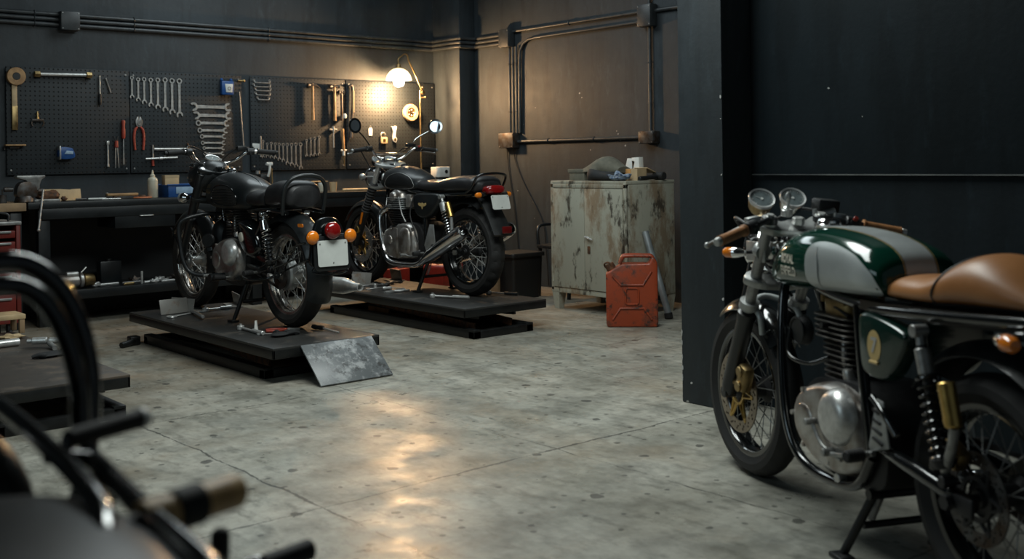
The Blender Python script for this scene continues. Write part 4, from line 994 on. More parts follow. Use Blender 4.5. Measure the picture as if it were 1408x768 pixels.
# leaning pipe
a = on_z(920, 438); a.z = .02; b = on_x(887, 318, 6.2); b = V((b.x, b.y, b.z))
t = thing('leaning_pipe', 'grey metal pipe leaning against the side of the cabinet behind the jerry can', 'pipe', a)
b = V((6.22, cy0-.03, b.z)); bb = on_y(887, 318, cy0-.03)
m = MB(); m.cyl((0, 0, 0), bb-a, .026, n=18); m.obj('tube', M['pvc_grey'], t); m = MB(); m.cyl((0, 0, -.018), (bb-a)*.04, .031, n=18, bev=.004); m.obj('foot', M['rubber'], t)
# dark bin and chair left of the cabinet
p = on_x(716, 400, 6.05)
t = thing('plastic_bin', 'black rectangular bin standing on the floor behind the lift', 'bin', (6.2, 7.22, 0))
m = MB(); m.loft([[V((x*s, y*s, z)) for x, y in rrect(.34, .3, .03)] for z, s in ((0, .9), (.36, 1.0))]); m.obj('bin', M['plastic'], t)
m = MB(); m.prism(rrect(.38, .35, .03), (0, 0, .36), (1, 0, 0), (0, 1, 0), (0, 0, .035), .006); m.obj('rim', M['black_matte'], t); m = MB(); m.box((-.19, .02, .3), (.012, .1, .02), bev=.003); m.obj('handle', M['black_matte'], t)
p = on_z(702, 404); t = thing('timber_offcut', 'pale timber board standing on end beside the black bin', 'timber', (5.99, 7.26, 0)); m = MB(); m.box((0, 0, .19), (.03, .1, .38), bev=.003); m.obj('board', M['bare_wood'], t)
c0 = V((6.58, 6.95, 0)); t = thing('metal_chair', 'old dark chair with a worn seat pushed in beside the cabinet', 'chair', c0)
for sx in (-1, 1):
    for sy in (-1, 1):
        m = MB()
        if sx > 0: m.tube([(sx*.17, sy*.19, 0), (sx*.17, sy*.19, .42), (sx*.17, sy*.19, .62), (sx*.23, sy*.18, .9)], .017, 10, 5)
        else: m.tube([(sx*.19, sy*.19, 0), (sx*.17, sy*.19, .42)], .017, 10, 2)
        m.obj('leg', M['bench'], t)
m = MB(); m.prism(rrect(.42, .44, .05), (0, 0, .42), (1, 0, 0), (0, 1, 0), (0, 0, .03), .01); m.obj('seat', M['bench'], t)
m = MB(); m.tube([(.215, -.16, .86), (.235, 0, .87), (.215, .16, .86)], .02, 10, 6); m.prism(rrect(.34, .26, .05), (.2, 0, .72), (0, 1, 0), (.25, 0, 1), (.018, 0, 0), .006); m.obj('backrest', M['black_matte'], t)
for s in (-1, 1):
    m = MB(); m.tube([(.18, s*.21, .6), (0, s*.225, .62), (-.17, s*.21, .6), (-.18, s*.2, .43)], .014, 10, 4); m.obj('armrest', M['bench'], t)
lump('brown_rag', 'small brown rag on the old dark chair beside the cabinet', 'rag', (6.55, 6.87, .4505), (.1, .09, .1), M['card'], 9)
# red fuel can behind the lift
t = thing('fuel_can', 'red plastic fuel can on the floor behind the lifted twin motorcycle', 'fuel can', (5.78, 7.72, 0), .4)
m = MB(); m.prism(rrect(.36, .3, .04), (0, .1, 0), (1, 0, 0), (0, 0, 1), (0, -.2, 0), .02)
m2 = None
t_b = MB(); t_b.prism(rrect(.36, .3, .04), (0, .1, .15), (1, 0, 0), (0, 0, 1), (0, -.2, 0), .02); t_b.obj('body', M['red'], t); m.bm.free()
m = MB(); m.tube([(-.12, 0, .29), (-.1, 0, .36), (.05, 0, .36), (.08, 0, .29)], .016, 10, 5); m.obj('handle', M['red'], t)
m = MB(); m.cyl((.13, 0, .29), (.15, 0, .345), .03, n=16, bev=.004); m.obj('cap', M['plastic'], t)
t = thing('oil_drum', 'red rectangular tin on the floor left of the red fuel can', 'tin', (5.42, 7.92, 0), .3); m = MB(); m.box((0, 0, .13), (.2, .14, .26), bev=.008); m.obj('tin', M['red'], t); m = MB(); m.cyl((.05, 0, .26), (.05, 0, .285), .025, n=14); m.obj('cap', M['steel_dull'], t)
# ------------------------------------------------------------------ scissor lifts
LZ = .2
def lift(label, x0, x1, y0, y1, bx0, bx1, by0, by1, top=M['platform'], clamp=None, feet=True):
    cx, cy = (x0+x1)/2, (y0+y1)/2
    t = thing('motorcycle_lift', label, 'lift', (cx, cy, 0))
    def q(x, y, z): return (x-cx, y-cy, z)
    m = MB(); m.box(q(cx, cy, LZ-.006), (x1-x0, y1-y0, .012), bev=.002); pl = m.obj('platform', top, t)
    m = MB()
    for xx in (x0+.006, x1-.006): m.box(q(xx, cy, LZ-.036), (.012, y1-y0, .05), bev=.002)
    for yy in (y0+.006, y1-.006): m.box(q(cx, yy, LZ-.036), (x1-x0, .012, .05), bev=.002)
    m.obj('skirt', M['lift'], t)
    m = MB(); bc = (by0+by1)/2
    for xx in (bx0+.03, bx1-.03): m.box(q(xx, bc, .03), (.06, by1-by0, .06), bev=.004)
    for yy in (by0+.03, by1-.03): m.box(q((bx0+bx1)/2, yy, .025), (bx1-bx0, .06, .05), bev=.004)
    m.obj('base_frame', M['lift'], t)
    for s in (bx0+.1, bx1-.1):
        for dd, of in ((1, 0), (-1, .035)):
            ya, yb = by0+.12, by1-.35
            a, b = (ya, yb) if dd > 0 else (yb, ya)
            m = MB(); A, B2 = V(q(s+of, a, .062)), V(q(s+of, b, LZ-.066)); L = (B2-A).length; an = math.atan2(B2.z-A.z, B2.y-A.y)
            m.box((A+B2)/2, (.02, L, .05), Matrix.Rotation(an, 3, 'X'), .004); m.obj('scissor_arm', M['rust'] if dd > 0 else M['lift'], t)
    m = MB(); m.cyl(q((bx0+bx1)/2-.05, by1-.4, .06), q((bx0+bx1)/2-.05, by0+.7, .12), .03, n=16, bev=.004); m.obj('hydraulic_ram', M['lift'], t)
    return t, q
t, q = lift('black scissor lift with a tilted ramp carrying the black motorcycle with hoop', 2.82, 3.5, 5.3, 7.32, 2.87, 3.4, 5.5, 7.2)
m = MB(); a, b = V(q(0, 5.3, LZ-.004)), V(q(0, 5.085, .006)); L = (b-a).length; an = math.atan2(a.z-b.z, a.y-b.y)
m.box(V(q(3.2, 0, 0))*V((1, 0, 0))+(a+b)/2*V((0, 1, 1)) if False else V((q(3.215, 0, 0)[0], (a.y+b.y)/2, (a.z+b.z)/2)), (.46, L, .01), Matrix.Rotation(an, 3, 'X'), .002); r = m.obj('ramp', M['ramp'], t); r['label'] = 'scuffed grey steel loading ramp'
m = MB(); m.cyl(q(2.99, 5.305, LZ-.012), q(3.44, 5.305, LZ-.012), .01, n=10); m.obj('hinge', M['steel_dull'], t)
m = MB(); m.box(q(2.79, 7.17, .03), (.07, .07, .06), bev=.008); m.tube([q(2.78, 7.15, .03), q(2.73, 7.12, .022), q(2.68, 7.1, .018)], .02, 10, 4); m.obj('foot_pedal', M['lift'], t)
for x, s in ((3.1, 1), (3.5, -1)):
    m = MB(); m.box(q(x-.0, 7.1, LZ+.045), (.008, .24, .09), (0, s*.18, .25*s), .002); m.box(q(x+s*.03, 7.1, LZ+.006), (.09, .24, .008), (0, 0, .25*s), .002); c = m.obj('wheel_clamp', M['plate_worn'], t); c['label'] = 'bare steel wheel clamp plate'
m = MB(); m.box(q(3.01, 7.03, LZ+.05), (.2, .008, .1), (-.25, 0, .1), .002); c = m.obj('wheel_clamp', M['plate_worn'], t); c['label'] = 'bare steel wheel clamp plate'
m = MB(); m.cyl(q(3.1, 6.95, LZ+.02), q(3.02, 6.6, LZ+.02), .012, n=12, bev=.003); m.obj('clamp_screw', M['steel_dull'], t)

t, q = lift('black scissor lift without a ramp carrying the twin-cylinder motorcycle', 4.5, 5.24, 5.78, 7.85, 4.53, 5.06, 5.72, 7.56)
for x, s in ((4.82, 1), (5.16, -1)):
    m = MB(); m.box(q(x, 7.55, LZ+.05), (.008, .22, .1), (0, s*.2, .2*s), .002); m.box(q(x+s*.03, 7.55, LZ+.006), (.09, .22, .008), (0, 0, .2*s), .002); c = m.obj('wheel_clamp', M['plate_worn'], t); c['label'] = 'bare steel wheel clamp plate'
m = MB(); m.box(q(4.78, 7.5, LZ+.05), (.16, .008, .1), (-.3, 0, .15), .002); c = m.obj('wheel_clamp', M['plate_worn'], t); c['label'] = 'bare steel wheel clamp plate'
p = on_x(522, 428, 4.66); t = thing('wood_block', 'yellow wooden block lying inside the twin motorcycle lift base', 'wood block', (4.68, p.y, 0)); m = MB(); m.box((0, 0, .04), (.07, .28, .08), bev=.004); m.obj('block', M['wood'], t)
t, q = lift('brown-decked scissor lift at the left edge with tools but no motorcycle', 1.3, 1.985, 5.15, 7.0, 1.36, 1.96, 5.14, 6.85, M['deck_brown'])

# ------------------------------------------------------------------ things lying on the lifts
TZ = LZ+.0005
def LP(px, py): p = on_z(px, py, TZ); return V((p.x, p.y, TZ))
def flat_tool(name, label, cat, a, b, fn, group=None):
    a, b = LP(*a), LP(*b); t = thing(name, label, cat, a, math.atan2(b.y-a.y, b.x-a.x), group); fn(t, (b-a).length); return t
def fn_spanner(s):
    def f(t, L):
        mb = spanner_mb(L, s)
        for v in mb.bm.verts: v.co = V((-v.co.z, v.co.x, -(v.co.y+.008)+.005))
        mb.obj('spanner', M['steel'], t)
    return f
def fn_ratchet(hm=M['steel']):
    def f(t, L):
        m = MB(); m.cyl((0, 0, .0), (0, 0, .026), .022, n=20, bev=.004); m.cyl((0, 0, .024), (0, 0, .036), .009, n=8); m.obj('head', M['steel'], t)
        m = MB(); m.cyl((.015, 0, .013), (L*.6, 0, .011), .008, .007, 12); m.obj('shaft', M['steel'], t); m = MB(); m.cyl((L*.55, 0, .013), (L, 0, .013), .012, .013, 14, .003); m.obj('handle', hm, t)
    return f
def fn_driver(hm):
    def f(t, L):
        m = MB(); m.lathe([(0, 0), (.012, .002), (.015, L*.1), (.011, L*.2), (.015, L*.33), (.01, L*.42), (0, L*.42)], (0, 0, .016), (1, 0, 0), 14); m.obj('handle', hm, t)
        m = MB(); m.cyl((L*.4, 0, .016), (L, 0, .006), .0045, n=10); m.obj('shaft', M['steel'], t)
    return f
def fn_pliers(hm):
    def f(t, L):
        m = MB(); m.prism(blob([(0, -.004), (.03, -.018), (.06, -.018), (.08, -.008), (.08, .008), (.06, .018), (.03, .018), (0, .004)], 4), (0, 0, .002), (1, 0, 0), (0, 1, 0), (0, 0, .014), .003); m.cyl((.06, 0, 0), (.06, 0, .02), .011, n=14); m.obj('jaws', M['steel_dull'], t)
        for s in (-1, 1):
            m = MB(); m.tube([(.075, s*.006, .011), (.12, s*.03, .011), (L*.8, s*.034, .011), (L, s*.022, .011)], .0085, 10, 4); m.obj('handle', hm, t)
    return f
# first lift
flat_tool('adjustable_spanner', 'large spanner lying at the back left of the lift with the ramp', 'spanner', (236, 436), (277, 428), fn_spanner(.028))
flat_tool('ratchet', 'ratchet handle lying beside the front wheel on the lift with the ramp', 'ratchet', (283, 428), (318, 424), fn_ratchet())
flat_tool('ratchet', 'black-headed ratchet lying nearest the near-left edge of the ramp lift', 'ratchet', (331, 453), (362, 461), fn_ratchet(M['steel']))
flat_tool('pliers', 'pliers with pale handles lying by the rear wheel on the ramp lift', 'pliers', (412, 454), (366, 457), fn_pliers(M['red_grip']))
flat_tool('screwdriver', 'dark screwdriver lying right of the rear wheel on the ramp lift', 'screwdriver', (430, 452), (466, 458), fn_driver(M['plastic']))
flat_tool('combination_spanner', 'bright spanner crossing the pliers on the ramp lift', 'spanner', (357, 460), (408, 459), fn_spanner(.014))
p = LP(352, 456); t = thing('glue_tube', 'small cream tube standing on the ramp lift beside the ratchet', 'tube', p, .5); m = MB(); m.cyl((0, 0, 0), (0, 0, .012), .011, n=12); m.loft([[V((x*(1-f*.1), y*(1-f*.9), .012+.055*f)) for x, y in circ(0, 0, .013, 14)] for f in (0, .5, 1)]); m.obj('tube', M['paper'], t)
p = LP(385, 462); t = thing('work_glove', 'dark crumpled glove lying by the pliers on the ramp lift', 'glove', p, .2)
m = MB(); m.sph((0, 0, .012), (.06, .045, .013), 18, 10); m.obj('palm', M['cloth_dark'], t)
for k, (a, L) in enumerate(((-.5, .07), (-.2, .085), (.08, .085), (.35, .07), (1.2, .06))):
    m = MB(); s_ = V((.045*math.cos(a*.9), .04*math.sin(a), .012)); m.tube([s_, s_+V((math.cos(a)*L*.5, math.sin(a)*L*.5, .006)), s_+V((math.cos(a+.15)*L, math.sin(a+.15)*L, -.002))], [.012, .011, .008], 10, 4); m.obj('finger', M['cloth_dark'], t)
# second lift
flat_tool('ratchet', 'long chrome ratchet lying at the near-left edge of the rampless lift', 'ratchet', (595, 409), (645, 411), fn_ratchet())
flat_tool('ratchet', 'chrome ratchet with black grip lying right of the twin rear wheel', 'ratchet', (672, 404), (712, 406), fn_ratchet(M['plastic']))
flat_tool('combination_spanner', 'long spanner lying at the left rear corner of the rampless lift', 'spanner', (489, 394), (527, 391), fn_spanner(.013))
flat_tool('combination_spanner', 'short spanner lying second from the left on the rampless lift', 'spanner', (506, 398), (531, 395), fn_spanner(.014))
flat_tool('screwdriver', 'bright screwdriver pointing away on the rampless lift', 'screwdriver', (531, 393), (556, 386), fn_driver(M['steel_dull']))
flat_tool('pliers', 'grey pliers lying across the middle left of the rampless lift', 'pliers', (530, 403), (560, 400), fn_pliers(M['steel_dull']))
flat_tool('file', 'flat steel file lying between the spanners on the rampless lift', 'file', (526, 399), (556, 397), fn_driver(M['steel']))
p = LP(516, 396); t = thing('socket', 'small shiny socket standing on the rampless lift among spanners', 'socket', p); m = MB(); m.cyl((0, 0, 0), (0, 0, .035), .014, .012, 14, .003); m.obj('socket', M['steel'], t)
# third lift
a, b = LP(-30, 482), LP(26, 475); t = thing('metal_tube', 'pale metal tube lying on the brown-decked lift at the left edge', 'tube', a); m = MB(); m.cyl((0, 0, .022), b-a+V((0, 0, .022)), .022, n=18, bev=.002); m.obj('tube', M['steel'], t)
p = LP(60, 478); t = thing('air_gun', 'small chrome air gun lying on a black glove on the brown lift', 'air gun', p+V((0, 0, .0)), -.6)
m = MB(); m.cyl((-.06, 0, .04), (.02, 0, .04), .02, n=16, bev=.004); m.cyl((.03, 0, .04), (.09, 0, .04), .018, n=16, bev=.004); m.cyl((-.085, 0, .04), (-.06, 0, .04), .012, n=12); m.obj('barrel', M['steel'], t)
m = MB(); m.tube([(.025, 0, .04), (.04, -.02, .025), (.07, -.06, .016), (.09, -.1, .014)], .014, 12, 4); m.obj('handle', M['steel_dull'], t)
p = LP(72, 489); t = thing('work_glove', 'flat black glove lying under the air gun on the brown lift', 'glove', p, .35)
m = MB(); m.sph((0, 0, .012), (.1, .06, .013), 18, 10); m.obj('palm', M['cloth_dark'], t)
for k, (a, L) in enumerate(((-.35, .1), (-.12, .12), (.1, .12), (.3, .1), (2.4, .07))):
    m = MB(); s_ = V((.085*math.cos(a), .055*math.sin(a*1.6), .013)); m.tube([s_, s_+V((math.cos(a)*L*.5, math.sin(a)*L*.5, .006)), s_+V((math.cos(a+.1)*L, math.sin(a+.1)*L, -.001))], [.014, .013, .009], 10, 4); m.obj('finger', M['cloth_dark'], t)
p = LP(4, 456); t = thing('small_stool', 'low cream wooden stool on the brown lift at the left edge', 'stool', (p.x-.02, p.y-.05, TZ))
m = MB(); m.box((0, 0, .1), (.22, .2, .03), bev=.006); m.obj('seat', M['wood_pale'], t)
for sx in (-1, 1):
    for sy in (-1, 1):
        m = MB(); m.box((sx*.09, sy*.08, .043), (.03, .03, .086), bev=.004); m.obj('leg', M['bare_wood'], t)
p = LP(8, 463); lump('cream_rag', 'small cream rag lying in front of the low stool', 'rag', (p.x, p.y-.12, TZ), (.07, .045, .03), M['wood_pale'], 12)
# ------------------------------------------------------------------ motorcycle parts (local: +y forward, +x right, z up)
def wheel(root, yc, zc, R, tw, rr, tyre_m, rim_m, spoke_m=M['steel_dull'], nsp=36, blocks=False, hub_m=M['engine_black'], hubr=.055, hubw=.1, drum=0, hub_prof=None):
    t = bpy.data.objects.new('wheel', None); COL.objects.link(t); t.empty_display_size = .1; t.parent = root; t.location = (0, yc, zc)
    hw = tw/2
    # tyre
    prof = [(rr-.004, -hw*.62), (rr+.012, -hw*.78), (rr+(R-rr)*.4, -hw), (rr+(R-rr)*.68, -hw*.95), (R-.018, -hw*.78), (R-.0065, -hw*.5), (R-.001, -hw*.2), (R, 0)]
    prof = prof+[(r, -x) for r, x in prof[-2::-1]]
    n = 96; rings = []
    for i in range(n):
        a = 2*PI*i/n; ring = []
        for k, (r, x) in enumerate(prof):
            q = r
            if r > R-.02 and abs(x) > 1e-9:
                g = i % 4
                if blocks and g >= 3: q = r-.009
                elif not blocks and (i+(2 if x > 0 else 0)) % 4 == 3 and abs(x) > hw*.3: q = r-.0035
            ring.append(V((x, q*math.cos(a), q*math.sin(a))))
        rings.append(ring)
    m = MB(); m.loft(rings, False, True); m.obj('tyre', tyre_m, t, 25)
    m = MB(); w2 = hw*.66
    m.lathe([(rr-.012, -w2*.35), (rr-.004, -w2*.55), (rr-.004, -w2*.9), (rr+.007, -w2*1.02), (rr+.01, -w2*1.1), (rr+.004, -w2*1.14), (rr-.01, -w2*1.05), (rr-.014, -w2*.9), (rr-.016, -w2*.5), (rr-.024, -w2*.3), (rr-.026, 0)] +
            [(rr-.024, w2*.3), (rr-.016, w2*.5), (rr-.014, w2*.9), (rr-.01, w2*1.05), (rr+.004, w2*1.14), (rr+.01, w2*1.1), (rr+.007, w2*1.02), (rr-.004, w2*.9), (rr-.004, w2*.55), (rr-.012, w2*.35)], (0, 0, 0), (1, 0, 0), 72, loop=True)
    m.obj('rim', rim_m, t)
    m = MB()
    if drum:
        m.lathe([(0, -hubw*.62), (.03, -hubw*.62), (drum*.9, -hubw*.52), (drum, -hubw*.42), (drum, -hubw*.1), (hubr, -hubw*.0), (hubr, hubw*.4), (hubr*1.2, hubw*.45), (hubr*1.2, hubw*.55), (.02, hubw*.6), (0, hubw*.6)], (0, 0, 0), (1, 0, 0), 40)
    else:
        m.lathe([(0, -hubw*.6), (.022, -hubw*.6), (.026, -hubw*.52), (hubr, -hubw*.5), (hubr, -hubw*.42), (hubr*.6, -hubw*.3), (hubr*.6, hubw*.3), (hubr, hubw*.42), (hubr, hubw*.5), (.026, hubw*.52), (.022, hubw*.6), (0, hubw*.6)], (0, 0, 0), (1, 0, 0), 36)
    m.obj('hub', hub_m, t)
    # spokes: four crossing families, each spoke an object of its own
    proto = {}
    for i in range(nsp):
        side = -1 if i % 2 else 1; fam = (i//2) % 2
        a = 2*PI*i/nsp
        if i < 4:
            da = math.radians(26 if fam else -26); hr = (drum*.92 if (drum and side < 0) else hubr*.95)
            p0 = V((side*hubw*(.3 if drum else .46), hr*math.cos(da), hr*math.sin(da))); p1 = V((side*w2*.12, (rr-.024), 0))
            me = MB(); me.cyl(p0, p1, .0019, n=6); me.cyl(p1*.94+p0*.06, p1, .0033, n=6)
            o = me.obj('spoke', spoke_m, t); proto[i] = o; o.rotation_euler = (a, 0, 0)
        else:
            o = proto[i % 4].copy(); COL.objects.link(o); o.parent = t; o.rotation_euler = (a, 0, 0)
    return t
def brake_disc(wheel_o, x, r0, r1, m_ring, m_car, hub=.06, arms=6):
    n, k = 90, 5; m = MB(); th = .0045
    keep = {}
    for i in range(n):
        for j in range(k):
            keep[(i, j)] = not ((j == 1 and i % 5 == 0) or (j == 3 and i % 5 == 3) or (j == 2 and i % 5 == 2))
    def P(i, j, s):
        r = r0+(r1-r0)*j/k; a = 2*PI*(i % n)/n; return V((x+s*th/2, r*math.cos(a), r*math.sin(a)))
    for (i, j), v in keep.items():
        if not v: continue
        for s in (-1, 1):
            m.raw([P(i, j, s), P(i+1, j, s), P(i+1, j+1, s), P(i, j+1, s)], [(0, 1, 2, 3)])
        for (ni, nj, a, b) in (((i-1) % n, j, (i, j), (i, j+1)), ((i+1) % n, j, (i+1, j), (i+1, j+1)), (i, j-1, (i, j), (i+1, j)), (i, j+1, (i, j+1), (i+1, j+1))):
            if not keep.get((ni, nj), False):
                m.raw([P(*a, -1), P(*b, -1), P(*b, 1), P(*a, 1)], [(0, 1, 2, 3)])
    d = m.obj('brake_disc', m_ring, wheel_o)
    m = MB(); m.lathe([(hub*.8, -.004), (hub, -.004), (hub, .004), (hub*.8, .004)], (x, 0, 0), (1, 0, 0), 30, loop=True)
    for i in range(arms):
        a = 2*PI*i/arms
        for da in (-.16, .16):
            m.tube([(x, hub*.95*math.cos(a+da*1.8), hub*.95*math.sin(a+da*1.8)), (x, (r0+.006)*math.cos(a+da*.2), (r0+.006)*math.sin(a+da*.2))], .0055, 8, 1)
        m.cyl((x-.005, (r0+.004)*math.cos(a), (r0+.004)*math.sin(a)), (x+.005, (r0+.004)*math.cos(a), (r0+.004)*math.sin(a)), .009, n=12, bev=.001)
    m.obj('disc_carrier', m_car, wheel_o)
    return d
def part(mb, name, mt, par, label=None, ang=38):
    o = mb.obj(name, mt, par, ang)
    if label: o['label'] = label
    return o
def mudguard(root, yc, zc, R, w, a0, a1, mt, depth=.03, name='mudguard', n=40, th=.0035, taper=None):
    prof = []
    K = 11
    for k in range(K):
        s = -1+2*k/(K-1); prof.append((s*w/2, -depth*abs(s)**2.4))
    rings = []
    for i in range(n+1):
        a = math.radians(a0+(a1-a0)*i/n); f = 1 if not taper else taper(i/n)
        ro = [V((x*f, yc+(R+d)*math.cos(a), zc+(R+d)*math.sin(a))) for x, d in prof]
        ri = [V((x*f*.96, yc+(R+d-th)*math.cos(a), zc+(R+d-th)*math.sin(a))) for x, d in prof[::-1]]
        rings.append(ro+ri)
    m = MB(); m.loft(rings); 
    return part(m, name, mt, root)
def coil(m, a, b, r, wire, turns, n=10):
    a, b = V(a), V(b); u, v, w = frame_of(b-a); L = (b-a).length; pts = []
    for i in range(turns*n+1):
        f = i/(turns*n); q = 2*PI*turns*f; pts.append(a+w*L*f+(u*math.cos(q)+v*math.sin(q))*r)
    m.tube(pts, wire, 8, 1)
def shock(root, top, bot, m_spring, m_body, m_top, res=None, r=.027, turns=9, shr=1.12):
    t = bpy.data.objects.new('shock_absorber', None); COL.objects.link(t); t.parent = root; t.location = top; t.empty_display_size = .05
    d = V(bot)-V(top); o = V((0, 0, 0))
    m = MB(); m.cyl(d*.1, d*.9, r*.52, n=16); part(m, 'damper', m_body, t)
    m = MB(); m.cyl((-.022, 0, 0), (.022, 0, 0), .017, n=16, bev=.002); m.cyl(o, d*.14, .011, .014, 12); m.cyl(d*.12, d*.3, r*shr, r*shr, 20, .003); part(m, 'top_shroud', m_top, t)
    m = MB(); coil(m, d*.28, d*.86, r, .0048, turns); part(m, 'spring', m_spring, t)
    m = MB(); m.cyl(d*.85, d*.92, r*1.15, r*.9, 18, .002); m.cyl(d*.9, d, .012, n=12); m.cyl(d+V((-.02, 0, 0)), d+V((.02, 0, 0)), .016, n=16, bev=.002); part(m, 'lower_mount', m_body, t)
    if res:
        a, b = V(res[0])-V(top), V(res[1])-V(top)
        m = MB(); m.cyl(a, b, .0225, .0225, 22, .004); m.cyl(a*.86+b*.14, a*.8+b*.2, .0238, n=22); m.cyl(a*.2+b*.8, a*.14+b*.86, .0238, n=22); part(m, 'reservoir', M['gold'], t, 'gold shock reservoir')
        m = MB(); m.tube([b, b*1.0+(d-b)*.25+V((-.0, 0, -.01)), d*.93], .013, 10, 5); part(m, 'reservoir_arm', m_top, t)
    return t
def tube_part(root, name, mt, paths, r, n=12, k=6, label=None):
    m = MB()
    for p in paths: m.tube(p, r, n, k)
    return part(m, name, mt, root, label)
def fins(m, y, z0, z1, n, wx, wy, tilt=0, th=.0045, rad=.03, grow=0):
    for i in range(n):
        f = i/(n-1); z = z0+(z1-z0)*f; g = 1+grow*f
        m.prism(rrect(wx*g, wy*g, rad, 4), (0, y+tilt*(z-z0), z-th/2), (1, 0, 0), (0, 1, 0), (0, 0, th), .001, 1)
def indicator(root, base, c, r=.036, mt=M['amber'], stem_m=M['plastic'], bowl_m=M['plastic'], axis=(0, -1, 0)):
    base, c = V(base), V(c); t = bpy.data.objects.new('indicator', None); COL.objects.link(t); t.parent = root; t.location = c; t.empty_display_size = .03
    ax = V(axis)
    m = MB(); m.tube([base-c, (base-c)*.5, ax*-.012], .008, 10, 1); part(m, 'stalk', stem_m, t)
    m = MB(); m.lathe([(0, -.028), (r*.5, -.025), (r*.85, -.012), (r*1.03, .004), (r*1.03, .008), (0, .008)], (0, 0, 0), ax, 26); part(m, 'bowl', bowl_m, t)
    m = MB(); m.lathe([(r*.98, .006), (r*.96, .012), (r*.78, .024), (r*.42, .031), (0, .033)], (0, 0, 0), ax, 26); part(m, 'lens', mt, t)
    return t
def bullet_indicator(root, base, c, ax, mt=M['amber'], body=M['chrome'], r=.02, L=.06):
    base, c, ax = V(base), V(c), V(ax).normalized(); t = bpy.data.objects.new('indicator', None); COL.objects.link(t); t.parent = root; t.location = c; t.empty_display_size = .03
    m = MB(); m.cyl(base-c, V((0, 0, 0)), .007, n=10); part(m, 'stalk', M['plastic'], t)
    m = MB(); m.lathe([(0, -L*.6), (r*.5, -L*.55), (r*.9, -L*.2), (r, 0), (r, L*.12), (0, L*.12)], (0, 0, 0), ax, 22); part(m, 'body', body, t)
    m = MB(); m.lathe([(r*.96, L*.1), (r*.92, L*.5), (r*.6, L*.66), (0, L*.7)], (0, 0, 0), ax, 22); part(m, 'lens', mt, t)
    return t
def lever(root, pts, mt, r=(.008, .0065, .006)):
    m = MB(); m.tube(pts, list(r), 10, 5); m.sph(pts[-1], .0105, 10, 8); return part(m, 'lever', mt, root)
def headlamp(root, c, R, depth, mt, rim_m=M['chrome']):
    t = bpy.data.objects.new('headlamp', None); COL.objects.link(t); t.parent = root; t.location = c; t.empty_display_size = .05
    m = MB(); m.lathe([(0, -depth), (R*.3, -depth*.97), (R*.65, -depth*.78), (R*.9, -depth*.4), (R, 0), (R, .01), (0, .01)], (0, 0, 0), (0, 1, 0), 40); part(m, 'shell', mt, t)
    m = MB(); m.lathe([(R*1.0, .0), (R*1.04, .008), (R*1.03, .022), (R*.92, .03), (R*.92, .02), (R*.96, .0)], (0, 0, 0), (0, 1, 0), 40, loop=True); part(m, 'rim', rim_m, t)
    m = MB(); m.lathe([(R*.94, .018), (R*.7, .036), (R*.35, .045), (0, .048)], (0, 0, 0), (0, 1, 0), 36); part(m, 'lens', M['glass'], t)
    return t
def gauge(root, c, ax, r, body=M['chrome'], depth=.06):
    c = V(c); ax = V(ax).normalized(); t = bpy.data.objects.new('gauge', None); COL.objects.link(t); t.parent = root; t.location = c; t.empty_display_size = .03
    m = MB(); m.lathe([(0, -depth), (r*.6, -depth), (r*.85, -depth*.7), (r*.97, -.006), (0, -.006)], (0, 0, 0), ax, 30); part(m, 'case', body, t)
    m = MB(); m.lathe([(r*.9, -.008), (r, -.006), (r*1.04, .003), (r, .008), (r*.88, .006)], (0, 0, 0), ax, 36, loop=True); part(m, 'bezel', M['bright'], t)
    m = MB(); m.cyl(V((0, 0, 0)), ax*.001, r*.93, n=36); part(m, 'dial', M['dial'], t)
    u, v, w = frame_of(ax); m = MB()
    for i in range(25):
        a = math.radians(-40+260*i/24); L = .12 if i % 4 else .2
        m.cyl(ax*.0018+(u*math.cos(a)+v*math.sin(a))*r*.84, ax*.0018+(u*math.cos(a)+v*math.sin(a))*r*(.84-L), .0009, n=5)
    a = 2.6; m.cyl(ax*.003, ax*.003+(u*math.cos(a)+v*math.sin(a))*r*.62, .0015, .0006, 6); m.cyl(V((0, 0, 0)), ax*.004, r*.11, n=14)
    part(m, 'dial_marks', M['white'], t)
    m = MB(); m.lathe([(r*.9, .004), (r*.5, .007), (0, .008)], (0, 0, 0), ax, 30)
    return t
def tail_lamp(root, c, r, ax, mt=M['red_lens']):
    t = bpy.data.objects.new('tail_lamp', None); COL.objects.link(t); t.parent = root; t.location = c; t.empty_display_size = .03
    m = MB(); m.lathe([(0, -.03), (r*.9, -.03), (r*1.08, -.01), (r*1.08, .004), (0, .004)], (0, 0, 0), ax, 32); part(m, 'housing', M['black_gloss'], t)
    m = MB(); m.lathe([(r, .002), (r, .014), (r*.85, .028), (r*.5, .036), (0, .039)], (0, 0, 0), ax, 32)
    part(m, 'lens', mt, t); return t
def plate(root, c, w, h, n, mt=M['plate']):
    """blank number plate at c, facing n (in the yz plane)"""
    n = V(n).normalized(); up = V((1, 0, 0)).cross(n); up = up if up.z > 0 else -up
    m = MB(); m.prism(rrect(w, h, .014), V(c), (1, 0, 0), up, n*.003, .0008, 1); o = part(m, 'number_plate', mt, root, 'blank white number plate')
    m = MB()
    for x, y in ((-w*.42, h*.38), (w*.42, h*.38), (0, -h*.36)): m.cyl(V(c)+V((x, 0, 0))+up*y+n*.003, V(c)+V((x, 0, 0))+up*y+n*.006, .004, n=10)
    part(m, 'plate_bolts', M['steel_dull'], o)
    return o
